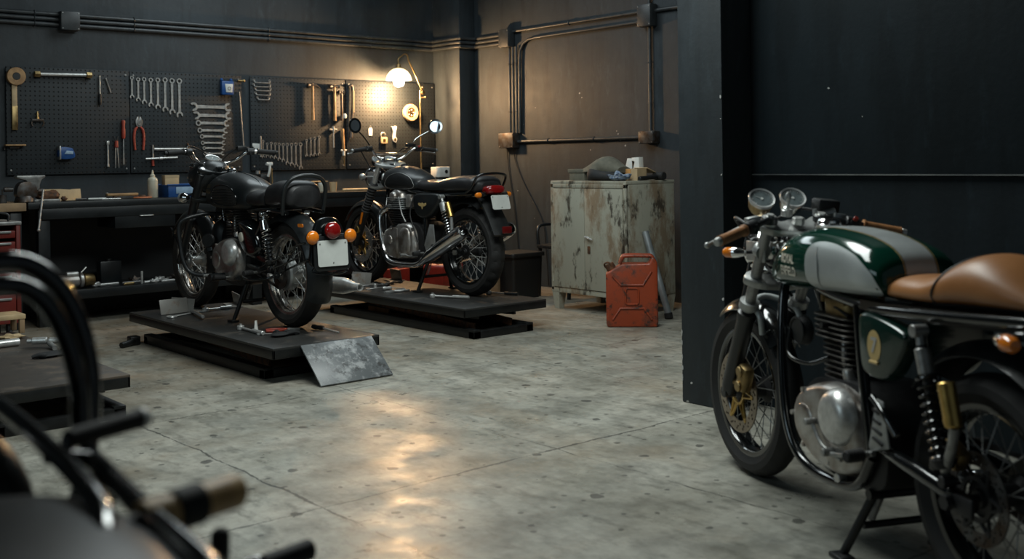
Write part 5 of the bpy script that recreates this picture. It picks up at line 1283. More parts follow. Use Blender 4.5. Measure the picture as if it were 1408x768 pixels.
def grip(root, a, b, mt, end_m, r=.0155, name='handlebar_grip'):
    a, b = V(a), V(b); d = (b-a)
    m = MB(); m.lathe([(0, 0), (r*1.25, 0), (r*1.25, .006), (r, .01), (r*1.02, d.length*.5), (r*1.04, d.length-.008), (r*1.12, d.length-.003), (0, d.length)], a, d, 20)
    o = part(m, name, mt, root)
    m = MB(); m.cyl(b-d.normalized()*.001, b+d.normalized()*.02, r*.9, r*.8, 18, .003); part(m, 'bar_end', end_m, o)
    return o
def switch(root, c, ax, red=False):
    t = MB(); c = V(c); ax = V(ax).normalized(); t.cyl(c-ax*.025, c+ax*.025, .023, n=18, bev=.004); t.box(c+V((0, -.012, -.006)), (.034, .02, .034), bev=.004)
    o = part(t, 'switch_cluster', M['plastic'], root)
    if red: m = MB(); m.cyl(c+V((0, -.02, .012)), c+V((0, -.03, .02)), .009, n=14, bev=.002); part(m, 'kill_switch', M['red'], o, 'red kill switch')
    return o
def mirror(root, base, elbow, c, ax, R, stem_m):
    t = bpy.data.objects.new('mirror', None); COL.objects.link(t); t.parent = root; t.location = c; t.empty_display_size = .03
    c = V(c); m = MB(); m.tube([V(base)-c, V(elbow)-c, V(ax)*-.03], .0055, 10, 6); part(m, 'stem', stem_m, t)
    m = MB(); m.lathe([(0, -.03), (R*.5, -.026), (R*.9, -.01), (R, .002), (R*.98, .006), (0, .0)], (0, 0, 0), ax, 34); part(m, 'mirror_back', stem_m, t)
    m = MB(); m.lathe([(0, .0048), (R*.94, .0042), (R*.94, .001), (0, .001)], (0, 0, 0), ax, 34); part(m, 'mirror_glass', M['mirror'], t)
    return t
def fork(root, top, axle, xo, ru, rl, m_up, m_low, gaiter=False, split=.55, m_g=M['rubber']):
    top, axle = V(top), V(axle)
    for s in (-1, 1):
        a = V((s*xo, top.y, top.z)); b = V((s*xo, axle.y, axle.z)); d = b-a
        t = bpy.data.objects.new('fork_leg', None); COL.objects.link(t); t.parent = root; t.location = a; t.empty_display_size = .05
        m = MB(); m.cyl(V((0, 0, 0)), d*(split+.05), ru, n=20); part(m, 'stanchion', m_up, t)
        m = MB(); m.lathe([(0, 0), (rl*.8, 0), (rl*1.12, .006), (rl*1.12, .03), (rl, .045), (rl, d.length*(1-split)*.9), (rl*.8, d.length*(1-split)), (0, d.length*(1-split)+.01)], d*split, d, 22)
        m.cyl(d+V((-.024, 0, 0)), d+V((.024, 0, 0)), .022, n=18, bev=.003); part(m, 'slider', m_low, t)
        if gaiter:
            m = MB(); pr = [(ru*1.1, 0)]
            L = d.length*(split-.22); nb = 11
            for i in range(nb): pr += [(rl*1.02, L*(i+.25)/nb), (rl*1.28, L*(i+.55)/nb), (rl*1.02, L*(i+.85)/nb)]
            pr += [(rl*1.1, L*1.02)]; m.lathe(pr, d*.24, d, 22); part(m, 'gaiter', m_g, t)
def yokes(root, top, axle, xo, rs, mt, fr=(.02, .25), th=.026):
    top, axle = V(top), V(axle); d = axle-top; dn = d.normalized(); f = V((0, dn.z, -dn.y)); f = -f if f.y < 0 else f
    for k in fr:
        c = top+d*k; m = MB()
        out = blob([(-xo-rs*1.5, 0), (-xo, rs*1.5), (-xo*.45, rs*.5), (0, rs*.9), (xo*.45, rs*.5), (xo, rs*1.5), (xo+rs*1.5, 0), (xo, -rs*1.5), (.03, -.058), (0, -.066), (-.03, -.058), (-xo, -rs*1.5)], 3)
        m.prism(out, c, (1, 0, 0), f, dn*th, .004, 2)
        part(m, 'yoke', mt, root)
def centre_stand(root, py, pz, foot_y, foot_z, w0, w1, mt=M['lift']):
    t = bpy.data.objects.new('centre_stand', None); COL.objects.link(t); t.parent = root; t.location = (0, py, pz); t.empty_display_size = .05
    for s in (-1, 1):
        m = MB(); a = V((s*w0, 0, 0)); b = V((s*w1, foot_y-py, foot_z-pz+.008))
        m.tube([a, a*.4+b*.6, b], .0135, 12, 4); m.box(b+V((s*.01, -.01, 0)), (.05, .07, .014), bev=.004); part(m, 'leg', mt, t)
    m = MB(); m.cyl((-w0-.02, 0, 0), (w0+.02, 0, 0), .016, n=14); b = V((0, (foot_y-py)*.5, (foot_z-pz)*.5)); m.cyl(b+V((-w0*1.2, 0, 0)), b+V((w0*1.2, 0, 0)), .011, n=12); part(m, 'cross_tube', mt, t)
    m = MB(); coil(m, (-w0*.6, .01, 0), (-w0*.8, (foot_y-py)*.4+.02, (foot_z-pz)*.45), .009, .002, 16, 8); part(m, 'spring', M['steel_dull'], t)
def chain_set(root, y0, z0, x, y1, z1, r1, mt=M['iron']):
    m = MB(); m.lathe([(r1*.5, -.003), (r1, -.003), (r1, .003), (r1*.5, .003)], (x, y1, z1), (1, 0, 0), 44, loop=True)
    m.tube([(x, y1, z1+r1), (x, y0, z0+.035)], .008, 8, 1); m.tube([(x, y1, z1-r1), (x, y0, z0-.035)], .008, 8, 1); m.lathe([(0, -.004), (.036, -.004), (.036, .004), (0, .004)], (x, y0, z0), (1, 0, 0), 24)
    return part(m, 'chain', mt, root)
def arc_path(yc, zc, r, a0, a1, x, n=12): return [(x, yc+r*math.cos(math.radians(a0+(a1-a0)*i/n)), zc+r*math.sin(math.radians(a0+(a1-a0)*i/n))) for i in range(n+1)]
def foot_peg(root, a, b, mt=M['rubber']):
    a, b = V(a), V(b); m = MB(); m.cyl(a, a*.55+b*.45, .009, n=10); o = None
    p = part(m, 'foot_peg', M['steel_dull'], root)
    m = MB(); m.cyl(a*.6+b*.4, b, .017, .018, 14, .004)
    for i in range(5): c = a*(.55-.1*i)+b*(.45+.1*i); m.torus(c, b-a, .017, .0025, 14, 6)
    part(m, 'peg_rubber', mt, p); return p

def single_engine(root, case_m, cover_m, fin_m, yo=0, zo=0, fin_col=None):
    """upright single cylinder engine: crankcase, barrel, head, covers"""
    def q(y, z): return (y+yo, z+zo)
    m = MB()
    m.prism(blob([q(.36, .30), q(.40, .24), q(.56, .215), q(.74, .24), q(.83, .32), q(.84, .42), q(.76, .5), q(.64, .52), q(.5, .53), q(.40, .48), q(.36, .40)], 4), (-.1, 0, 0), (0, 1, 0), (0, 0, 1), (.21, 0, 0), .012); part(m, 'crankcase', case_m, root)
    # left covers: long egg and round dome
    egg = blob([q(.42, .36), q(.45, .285), q(.55, .245), q(.68, .255), q(.79, .31), q(.825, .385), q(.79, .455), q(.70, .5), q(.58, .52), q(.48, .495), q(.43, .44)], 5)
    m = MB(); m.pillow(egg, -.098, .055, 6, .8); c = part(m, 'engine_cover', cover_m, root)
    m = MB(); m.pillow([q(*p) for p in circ(.53, .43, .088, 36)], -.138, .05, 7, .5); part(m, 'alternator_dome', M['steel'], c)
    m = MB(); m.pillow([q(*p) for p in circ(.73, .375, .06, 26)], -.145, .014, 4, .7)
    part(m, 'points_cap', cover_m, c)
    for a in range(7):
        an = a/7*2*PI; y, z = q(.625+.185*math.cos(an), .385+.112*math.sin(an)); m = MB(); m.cyl((-.135, y, z), (-.153, y, z), .008, n=8); part(m, 'cover_bolt', cover_m, c)
    # right cover
    m = MB(); m.pillow(egg, .108, .05, 5, .8, sign=1); part(m, 'clutch_cover', cover_m, root)
    # barrel and head
    m = MB(); yb = .655+yo
    m.cyl((0, yb, .48+zo), (0, yb+.02, .66+zo), .062, n=28); fins(m, yb, .5+zo, .625+zo, 8, .17, .19, .08, rad=.05); part(m, 'cylinder', fin_m, root)
    m = MB(); m.prism(rrect(.1, .13, .04), (0, yb+.012, .63+zo), (1, 0, 0), (0, 1, 0), (0, 0, .1)); fins(m, yb+.01, .645+zo, .712+zo, 5, .2, .225, .08, rad=.045); part(m, 'cylinder_head', fin_m, root)
    m = MB(); m.prism(rrect(.15, .17, .05), (0, yb+.02, .71+zo), (1, 0, 0), (0, 1, 0), (0, .004, .055), .018, 3)
    for s in (-1, 1):
        for k in (-.05, .07): m.cyl((s*.066, yb+.02+k, .75+zo), (s*.066, yb+.02+k, .778+zo), .01, n=6)
    part(m, 'rocker_cover', fin_m if fin_col is None else fin_col, root)
    m = MB(); m.tube([(-.05, yb-.02, .53+zo), (-.066, yb-.03, .58+zo), (-.06, yb-.02, .66+zo)], .011, 10, 4); m.cyl((-.055, yb-.06, .5+zo), (-.075, yb-.06, .56+zo), .026, .02, 18, .006); part(m, 'starter_dome', cover_m, root)
    m = MB(); m.tube([(-.03, yb+.1, .7+zo), (-.07, yb+.02, .74+zo), (-.07, yb-.06, .72+zo)], .0055, 8, 5); m.cyl((-.085, yb+.02, .68+zo), (-.12, yb+.02, .685+zo), .011, n=10); part(m, 'spark_lead', M['dark_wire'], root)
# ------------------------------------------------------------------ bike with hoop on the ramp lift (single cylinder, matte black)
def build_classic():
    o = thing('motorcycle', 'matte black single-cylinder motorcycle with sprung saddle, grab hoop and white plate on the ramp lift', 'motorcycle', (3.29, 5.92, LZ), 0, None)
    WB = 1.37
    rw = wheel(o, 0, .322, .322, .118, .238, M['tyre_dusty'], M['rim_worn'], M['steel'], 36, False, M['alu_grey'], .05, .12, drum=.095)
    fw = wheel(o, WB, .322, .322, .095, .246, M['tyre_dusty'], M['rim_worn'], M['steel'], 36, False, M['alu_grey'], .05, .11)
    brake_disc(fw, .062, .09, .14, M['steel_dull'], M['engine_black'])
    top, axle = V((0, 1.02, .97)), V((0, WB+.03, .322))
    fork(o, top, axle, .1, .017, .027, M['chrome'], M['black_satin'], False, .52)
    m = MB()
    for s in (-1, 1): a = V((s*.1, top.y, top.z)); d = V((s*.1, axle.y, axle.z))-a; m.cyl(a+d*.05, a+d*.5, .034, .03, 20, .004)
    part(m, 'fork_shrouds', M['black_satin'], o)
    yokes(o, top, axle, .1, .026, M['black_satin'], (.0, .3))
    # nacelle and headlamp
    m = MB(); m.loft(sloft([(.98, .05, .9, .98, 2.4, .5), (1.02, .10, .84, 1.01, 2.4, .5), (1.1, .125, .80, 1.03, 2.3, .5), (1.2, .118, .81, 1.025, 2.1, .5), (1.25, .105, .82, 1.015, 2, .5)], 20, 30)); part(m, 'headlamp_nacelle', M['black_satin'], o)
    headlamp(o, (0, 1.25, .915), .098, .06, M['black_satin'])
    gauge(o, (0, 1.09, 1.035), (0, -.45, 1), .048, M['black_satin'], .03); gauge(o, (.062, 1.13, 1.025), (0.1, -.4, 1), .024, M['black_satin'], .02)
    for s in (-1, 1): m = MB(); m.lathe([(0, 0), (.02, .002), (.02, .03), (.012, .045), (0, .048)], (s*.09, 1.17, .98), (s*.3, .8, .2), 16); part(m, 'pilot_lamp', M['chrome'], o, 'small chrome pilot lamp')
    # handlebar
    H = [(-.385, .93, 1.07), (-.26, .955, 1.08), (-.2, .98, 1.075), (-.15, 1.03, 1.03), (-.08, 1.06, 1.0), (0, 1.063, 1.0), (.08, 1.06, 1.0), (.15, 1.03, 1.03), (.2, .98, 1.075), (.26, .955, 1.08), (.385, .93, 1.07)]
    tube_part(o, 'handlebar', M['chrome'], [H], .0115, 14, 6)
    for s in (-1, 1):
        grip(o, (s*.265, .954, 1.08), (s*.39, .928, 1.07), M['rubber'], M['plastic'], .0165)
        switch(o, (s*.225, .968, 1.078), (s, -.3, 0))
        lever(o, [(s*.215, .995, 1.075), (s*.26, 1.015, 1.07), (s*.38, .975, 1.055)], M['steel'])
    m = MB(); m.box((.17, 1.0, 1.1), (.07, .045, .035), bev=.008); part(m, 'brake_reservoir', M['plastic'], o)
    tube_part(o, 'control_cables', M['dark_wire'], [[(-.23, .99, 1.075), (-.2, 1.1, 1.1), (-.1, 1.2, 1.03), (-.04, 1.15, .86), (-.03, .98, .76)], [(.23, .99, 1.075), (.2, 1.12, 1.1), (.12, 1.22, 1.0), (.1, 1.2, .86)], [(-.23, .98, 1.08), (-.17, 1.08, 1.12), (-.02, 1.16, 1.07), (.05, 1.05, .92)]], .0045, 8)
    # frame
    tube_part(o, 'frame', M['black_gloss'], [[(0, 1.0, .93), (0, .97, .82), (0, .88, .5), (0, .84, .32)], [(0, .985, .87), (0, .8, .79), (0, .45, .72), (0, .34, .7)], [(0, .42, .72), (0, .40, .5), (0, .39, .3)]], .021, 14)
    tube_part(o, 'subframe', M['black_gloss'], [[(s*.1, .36, .70), (s*.125, .1, .715), (s*.12, -.16, .70)] for s in (-1, 1)]+[[(s*.1, .39, .42), (s*.125, .22, .56), (s*.125, .08, .7)] for s in (-1, 1)], .0125, 12)
    m = MB(); m.cyl((0, .99, .98), (0, 1.05, .8), .03, n=20, bev=.004); part(m, 'steering_head', M['black_gloss'], o)
    tube_part(o, 'swing_arm', M['black_satin'], [[(s*.08, .41, .36), (s*.12, .2, .345), (s*.122, -.03, .322)] for s in (-1, 1)], .02, 12, 3)
    m = MB(); m.cyl((-.15, 0, .322), (.15, 0, .322), .012, n=14); m.cyl((-.15, 0, .322), (-.165, 0, .322), .02, n=6); part(m, 'rear_axle', M['steel'], o)
    single_engine(o, M['engine_black'], M['alu'], M['fin'], .0, -.0)
    # tank
    T = [(.35, .075, .71, .82, 2.4, .4), (.37, .1, .70, .85, 2.4, .4), (.43, .13, .695, .885, 2.35, .38), (.55, .148, .69, .92, 2.3, .38), (.7, .15, .69, .94, 2.25, .4), (.82, .143, .695, .937, 2.2, .42), (.92, .126, .71, .91, 2.15, .45), (.98, .095, .735, .87, 2.1, .48), (1.0, .06, .76, .84, 2.1, .5)]
    m = MB(); m.loft(sloft(T, 44, 44)); tank = part(m, 'fuel_tank', M['black_satin'], o, None, 60)
    bv = bvh_of(tank)
    kp = blob([(.46, .76), (.5, .73), (.68, .735), (.78, .755), (.80, .80), (.76, .845), (.66, .86), (.55, .845), (.48, .81)], 5)
    for s in (-1, 1):
        m = MB(); fan_decal(m, bv, kp, lambda p: (s*.5, p[0], p[1]), (-s, 0, 0), .003, 6); kn = part(m, 'knee_pad', M['rubber'], tank, None, 60)
        m = MB(); pts = [cast(bv, (s*.5, p[0], p[1]), (-s, 0, 0), .004) for p in kp]; m.tube([p for p in pts if p], .003, 8, 1, True)
        for k in range(6):
            z = .752+.016*k; row = [cast(bv, (s*.5, .5+.27*j/8, z), (-s, 0, 0), .0045) for j in range(9)]; m.tube([p for p in row if p], .0017, 6, 1)
        part(m, 'pad_ribs', M['black_gloss'], kn)
        vs, fs = text_geo('ROYAL\nENFIELD', .034, .0006); m = MB(); out = []
        for v in vs:
            p = cast(bv, (s*.5, .885+s*v.x, .838+v.y-.006), (-s, 0, 0), .0015); out.append(p if p else V((s*.1, .885, .838)))
        m.raw(out, fs); part(m, 'tank_lettering', M['brass'], tank, 'pale gold tank lettering')
    m = MB(); m.lathe([(0, 0), (.045, 0), (.045, .006), (.034, .012), (.034, .024), (.028, .03), (0, .03)], (0, .8, .935), (0, .03, 1), 30); part(m, 'filler_cap', M['chrome'], tank)
    m = MB(); vs = []
    m.tube([(0, .37+.6*i/20, catval(T, .37+.6*i/20)[2]+.0005) for i in range(21)], .0025, 6, 1); part(m, 'tank_seam', M['black_gloss'], tank)
    # saddle
    m = MB(); m.loft(sloft([(.42, .07, .755, .80, 2.4, .4), (.39, .105, .735, .825, 2.4, .4), (.3, .125, .725, .825, 2.5, .45), (.2, .135, .72, .825, 2.6, .45), (.14, .135, .72, .835, 2.6, .45), (.12, .13, .722, .825, 2.6, .45)][::-1], 26, 36)); part(m, 'saddle', M['leather_black'], o, None, 50)
    m = MB(); m.loft(sloft([(-.16, .085, .735, .855, 2.6, .45), (-.14, .115, .725, .88, 2.7, .45), (-.05, .13, .72, .892, 2.8, .45), (.06, .13, .72, .888, 2.8, .45), (.12, .12, .722, .87, 2.7, .45), (.14, .1, .73, .85, 2.6, .45)], 26, 36)); part(m, 'pillion_pad', M['leather_black'], o, None, 50)
    for s in (-1, 1):
        m = MB(); coil(m, (s*.085, .2, .6), (s*.085, .19, .722), .026, .0045, 6); m.cyl((s*.085, .2, .59), (s*.085, .2, .6), .032, n=18); part(m, 'saddle_spring', M['steel_dull'], o)
    m = MB()
    hp = [(-.135, -.13, .69), (-.141, -.15, .79), (-.135, -.165, .855), (-.1, -.18, .9), (-.045, -.187, .918), (0, -.188, .921), (.045, -.187, .918), (.1, -.18, .9), (.135, -.165, .855), (.141, -.15, .79), (.135, -.13, .69)]
    m.tube(hp, .0125, 14, 6); part(m, 'grab_hoop', M['black_satin'], o)
    # mudguards
    mudguard(o, 0, .322, .385, .17, 35, 203, M['black_satin'], .06)
    mudguard(o, WB, .322, .362, .12, 28, 165, M['black_satin'], .045)
    for s in (-1, 1):
        tube_part(o, 'mudguard_stay', M['black_gloss'], [[(s*.088, -.02, .322), (s*.095, -.2, .5), (s*.09, -.31, .53)]], .006, 8, 3)
        tube_part(o, 'mudguard_stay', M['black_gloss'], [[(s*.1, 0, .33), (s*.1, -.3, .42), (s*.08, -.365, .44)]], .006, 8, 3)
        tube_part(o, 'mudguard_stay', M['black_gloss'], [[(s*.075, WB, .33), (s*.075, WB+.2, .5), (s*.058, WB+.28, .54)]], .006, 8, 3)
    # tail: lamp on bracket, plate, indicators
    m = MB(); m.prism(blob([(-.11, .40), (-.118, .5), (-.108, .58), (-.07, .66), (0, .682), (.07, .66), (.108, .58), (.118, .5), (.11, .40)], 4), (0, -.462, 0), (1, 0, 0), (0, .06, 1), (0, .03, 0), .008); m.box((0, -.4, .6), (.07, .1, .07), bev=.015); part(m, 'tail_housing', M['black_gloss'], o)
    tail_lamp(o, (0, -.462, .605), .05, (0, -1, .08))
    m = MB(); m.prism(rrect(.24, .2, .03), (0, -.462, .475), (1, 0, 0), (0, .08, 1), (0, .012, 0), .003); part(m, 'plate_carrier', M['black_satin'], o)
    plate(o, (0, -.468, .475), .2, .15, (0, -1, .08))
    m = MB(); m.box((0, -.455, .385), (.055, .02, .035), (0, 0, 0), .005); part(m, 'reflector', M['reflector_red'], o, 'small red reflector below the plate')
    m = MB(); m.tube([(-.07, -.44, .42), (-.12, -.44, .375), (-.05, -.46, .355), (.05, -.46, .355), (.12, -.44, .375), (.07, -.44, .42)], .005, 8, 5); part(m, 'plate_guard', M['black_gloss'], o)
    for s in (-1, 1): indicator(o, (s*.06, -.44, .58), (s*.125, -.45, .57), .041)
    m = MB(); m.prism(rrect(.06, .02, .008), (-.088, -.26, .63), (0, 1, 0), (0, .2, 1), (-.004, 0, 0)); part(m, 'side_reflector', M['amber'], o, 'thin amber side reflector')
    # shocks
    for s in (-1, 1): shock(o, (s*.145, .09, .69), (s*.145, -.01, .36), M['chrome'], M['engine_black'], M['chrome'], r=.029, turns=8)
    # tool boxes
    for s in (-1, 1):
        m = MB(); m.pillow(blob([(.17, .49), (.2, .425), (.32, .42), (.42, .48), (.46, .58), (.43, .645), (.34, .64), (.22, .58)], 5), s*.07, .075, 6, .78, s); b = part(m, 'side_box', M['black_gloss'], o)
        m = MB(); m.prism(blob([(.36, .52), (.385, .505), (.415, .53), (.405, .56), (.375, .565)], 4), (s*.139, 0, 0), (0, 1, 0), (0, 0, 1), (s*.012, 0, 0), .003); part(m, 'emblem', M['cream'], b, 'small pale emblem')
        m = MB(); m.tube([(s*.135, .25, .585), (s*.146, .33, .612), (s*.142, .41, .625)], .005, 8, 5); part(m, 'trim_strip', M['chrome'], b)
    # left: large horn-like saddle box forward of engine = air duct cover, plus crash guard
    m = MB(); m.loft(sloft([(.86, .05, .36, .58, 2.5, .5), (.90, .075, .34, .62, 2.6, .5), (.95, .08, .36, .62, 2.6, .5), (.99, .05, .42, .58, 2.5, .5)], 14, 26)); part(m, 'horn_cover', M['black_satin'], o)
    bullet_indicator(o, (-.11, 1.15, .8), (-.235, 1.02, .775), (-.3, .9, 0), M['glass'], M['chrome'], .034, .06)
    m = MB(); m.cyl((-.1, .92, .49), (-.13, .9, .49), .042, .048, 26, .008); part(m, 'horn', M['plastic'], o)
    gp = [(-.02, .93, .66), (-.12, .95, .665), (-.25, .98, .635), (-.285, 1.0, .58), (-.28, .99, .46), (-.27, .97, .36), (-.24, .94, .29), (-.17, .88, .265), (-.06, .83, .275)]
    m = MB(); m.tube(gp, .0145, 14, 6); m.tube([(-p[0], p[1], p[2]) for p in gp], .0145, 14, 6); part(m, 'crash_guard', M['black_satin'], o)
    # exhaust right, foot controls
    tube_part(o, 'exhaust_pipe', M['chrome'], [[(.03, .77, .66), (.07, .86, .62), (.12, .885, .5), (.14, .84, .34), (.16, .7, .255), (.18, .45, .24), (.19, .3, .24)]], .021, 18)
    m = MB(); m.lathe([(0, 0), (.024, 0), (.044, .1), (.05, .2), (.05, .58), (.044, .62), (.026, .7), (.022, .76), (.018, .76), (.015, .72), (0, .71)], (.19, .34, .24), (.03, -1, .02), 30); part(m, 'muffler', M['steel'], o)
    foot_peg(o, (-.12, .56, .27), (-.25, .56, .28)); foot_peg(o, (.12, .56, .27), (.25, .56, .28))
    m = MB(); m.cyl((-.12, .62, .275), (-.26, .6, .275), .024, .026, 16, .004); m.cyl((-.1, .78, .275), (-.13, .45, .27), .014, n=12); part(m, 'footrest_bar', M['black_satin'], o)
    foot_peg(o, (-.13, .2, .33), (-.24, .17, .33)); foot_peg(o, (.13, .2, .33), (.24, .17, .33))
    tube_part(o, 'pillion_rail', M['black_gloss'], [[(-.12, .34, .32), (-.2, .26, .3), (-.22, .1, .295), (-.19, -.02, .31), (-.13, -.06, .33)]], .008, 10, 5)
    m = MB(); m.tube([(-.13, .62, .3), (-.16, .72, .26), (-.17, .8, .27)], .009, 10, 4); m.cyl((-.15, .8, .27), (-.21, .8, .27), .011, n=12, bev=.002); part(m, 'gear_lever', M['steel_dull'], o)
    centre_stand(o, .42, .25, .47, 0, .09, .16)
    # saree-guard style rods on the left of the wheel
    tube_part(o, 'wheel_guard', M['black_gloss'], [[(-.15, .14, .36), (-.155, -.1, .43), (-.14, -.3, .5)], [(-.15, .14, .33), (-.155, -.12, .39), (-.13, -.34, .46)], [(-.152, -.05, .3), (-.155, -.08, .42), (-.15, -.12, .5)]], .0055, 8, 4)
    chain_set(o, .44, .38, -.085, 0, .322, .085)
    m = MB(); m.box((-.1, .2, .43), (.03, .34, .012), (.16, 0, 0), .004); m.box((-.114, .2, .415), (.004, .34, .035), (.16, 0, 0), .001); part(m, 'chain_guard', M['black_gloss'], o)
    return o
BIKE1 = build_classic()
# ------------------------------------------------------------------ twin with mirrors on the second lift
def build_twin():
    o = thing('motorcycle', 'satin black twin-cylinder motorcycle with two mirrors, gold shock reservoirs and upswept chrome mufflers', 'motorcycle', (5.0, 6.32, LZ), 0)
    WB = 1.398
    rw = wheel(o, 0, .328, .328, .132, .238, M['rubber'], M['black_gloss'], M['steel'], 36, True, M['engine_black'], .05, .13)
    fw = wheel(o, WB, .322, .322, .1, .24, M['rubber'], M['black_gloss'], M['steel'], 36, False, M['engine_black'], .05, .11)
    brake_disc(fw, -.062, .1, .155, M['steel_dull'], M['gold']); brake_disc(rw, .07, .08, .115, M['steel_dull'], M['engine_black'])
    top, axle = V((0, 1.05, .985)), V((0, WB+.02, .322))
    fork(o, top, axle, .105, .0205, .03, M['steel'], M['black_matte'], True, .58)
    yokes(o, top, axle, .105, .028, M['alu_grey'], (.0, .26))
    m = MB(); m.box((-.105, WB+.055, .37), (.05, .06, .1), (-.3, 0, 0), .012); m.cyl((-.14, WB-.04, .44), (-.1, WB-.04, .44), .03, n=20, bev=.005); part(m, 'brake_caliper', M['gold'], o, 'gold brake caliper')
    m = MB(); m.prism(rrect(.02, .1, .006), (-.136, WB-.115, .535), (0, 1, 0), (0, -.35, 1), (-.006, 0, 0)); part(m, 'side_reflector', M['amber'], o, 'amber fork reflector')
    headlamp(o, (0, 1.27, .87), .09, .11, M['black_gloss'])
    m = MB()
    for s in (-1, 1): m.box((s*.1, 1.17, .87), (.008, .14, .09), bev=.003)
    part(m, 'lamp_bracket', M['alu_grey'], o)
    gauge(o, (-.06, 1.15, 1.01), (0, -.8, 1), .048, M['black_matte'], .05); gauge(o, (.06, 1.15, 1.01), (0, -.8, 1), .048, M['black_matte'], .05)
    H = [(-.4, .98, 1.085), (-.25, 1.0, 1.1), (-.2, 1.015, 1.095), (-.13, 1.06, 1.03), (-.07, 1.075, 1.005), (0, 1.077, 1.005), (.07, 1.075, 1.005), (.13, 1.06, 1.03), (.2, 1.015, 1.095), (.25, 1.0, 1.1), (.4, .98, 1.085)]
    hb = tube_part(o, 'handlebar', M['chrome'], [H], .0115, 14, 6)
    m = MB(); m.cyl((-.155, 1.045, 1.06), (.155, 1.045, 1.06), .0075, n=12); part(m, 'cross_brace', M['chrome'], hb)
    for s in (-1, 1):
        grip(o, (s*.275, .998, 1.098), (s*.4, .98, 1.085), M['rubber'], M['alu_grey'], .0165); switch(o, (s*.235, 1.005, 1.1), (s, -.15, 0), s > 0)
        lever(o, [(s*.22, 1.03, 1.095), (s*.27, 1.055, 1.085), (s*.42, 1.02, 1.06)], M['alu_grey'])
        m = MB(); m.cyl((s*.06, 1.075, .99), (s*.06, 1.075, 1.03), .022, n=18, bev=.004); part(m, 'bar_clamp', M['chrome'], o)
    mirror(o, (-.2, 1.03, 1.11), (-.26, 1.05, 1.2), (-.33, 1.06, 1.285), (.12, -.95, .05), .062, M['black_gloss'])
    mirror(o, (.2, 1.03, 1.11), (.22, 1.0, 1.18), (.38, .95, 1.28), (-1.44, -1.318, .083), .062, M['chrome'])
    m = MB(); m.box((.185, 1.03, 1.13), (.08, .045, .03), bev=.007); part(m, 'brake_reservoir', M['plastic'], o)
    tube_part(o, 'control_cables', M['dark_wire'], [[(-.23, 1.03, 1.095), (-.2, 1.18, 1.1), (-.1, 1.25, 1.0), (-.05, 1.15, .84), (-.03, 1.0, .78)], [(.22, 1.03, 1.1), (.2, 1.17, 1.1), (.12, 1.22, .98), (.06, 1.15, .84)], [(.2, 1.05, 1.12), (.1, 1.2, 1.0), (-.07, 1.22, .8), (-.12, 1.3, .6), (-.12, 1.36, .48)]], .005, 8)
    indicator(o, (-.1, 1.17, .875), (-.2, 1.16, .875), .028, M['amber'], M['alu_grey'], M['alu_grey'], (0, 1, 0)); indicator(o, (.1, 1.17, .875), (.2, 1.16, .875), .028, M['amber'], M['alu_grey'], M['alu_grey'], (0, 1, 0))
    # frame
    tube_part(o, 'frame', M['black_gloss'], [[(s*.02, 1.04, .86), (s*.1, .98, .6), (s*.13, .9, .3), (s*.13, .8, .215), (s*.13, .5, .21), (s*.13, .4, .3)] for s in (-1, 1)]+[[(s*.03, 1.02, .88), (s*.07, .8, .8), (s*.1, .5, .755), (s*.11, .2, .745), (s*.11, -.16, .755)] for s in (-1, 1)]+[[(s*.11, .45, .75), (s*.12, .42, .5), (s*.12, .4, .3)] for s in (-1, 1)], .0165, 14)
    m = MB(); m.cyl((0, 1.04, .98), (0, 1.1, .8), .032, n=20, bev=.004); part(m, 'steering_head', M['black_gloss'], o)
    tube_part(o, 'swing_arm', M['black_satin'], [[(s*.1, .41, .36), (s*.125, .2, .345), (s*.13, -.05, .328)] for s in (-1, 1)], .021, 12, 3)
    m = MB(); m.cyl((-.155, 0, .328), (.155, 0, .328), .012, n=14); m.cyl((-.155, 0, .328), (-.172, 0, .328), .02, n=6); part(m, 'rear_axle', M['steel'], o)
    # engine
    m = MB(); m.prism(blob([(.42, .3), (.46, .23), (.6, .2), (.8, .21), (.92, .29), (.94, .4), (.88, .49), (.72, .52), (.55, .52), (.45, .46)], 4), (-.13, 0, 0), (0, 1, 0), (0, 0, 1), (.26, 0, 0), .015); part(m, 'crankcase', M['engine_black'], o)
    cov = [(.50, .29), (.53, .25), (.64, .245), (.76, .235), (.86, .25), (.91, .3), (.935, .38), (.91, .45), (.85, .475), (.76, .49), (.70, .52), (.58, .515), (.52, .46), (.5, .38)]
    for s in (-1, 1):
        m = MB(); m.pillow(blob(cov, 4), s*.125, .05, 6, .86, s); c = part(m, 'engine_cover', M['alu'], o)
        m = MB(); m.pillow(blob([(.55, .3), (.6, .27), (.68, .28), (.69, .4), (.66, .48), (.57, .48), (.54, .4)], 4), s*.166, .024, 4, .7, s); m.pillow(circ(.82, .385, .035, 24), s*.168, .016, 4, .7, s); m.box((s*.17, .725, .38), (.016, .022, .2), bev=.004)
        part(m, 'cover_boss', M['alu'], c)
        for y, z in ((.52, .48), (.52, .28), (.7, .25), (.86, .27), (.91, .42), (.78, .475)): m = MB(); m.cyl((s*.15, y, z), (s*.178, y, z), .008, n=8); part(m, 'cover_bolt', M['alu'], c)
    m = MB(); m.prism(rrect(.28, .14, .03), (0, .74, .48), (1, 0, 0), (0, 1, 0), (0, .04, .16)); fins(m, .745, .515, .62, 7, .34, .21, .2, rad=.04); part(m, 'cylinder', M['engine_black'], o)
    m = MB(); m.prism(rrect(.26, .15, .03), (0, .765, .62), (1, 0, 0), (0, 1, 0), (0, .02, .08)); fins(m, .77, .63, .71, 6, .345, .22, .2, rad=.045); part(m, 'cylinder_head', M['alu_grey'], o)
    m = MB()
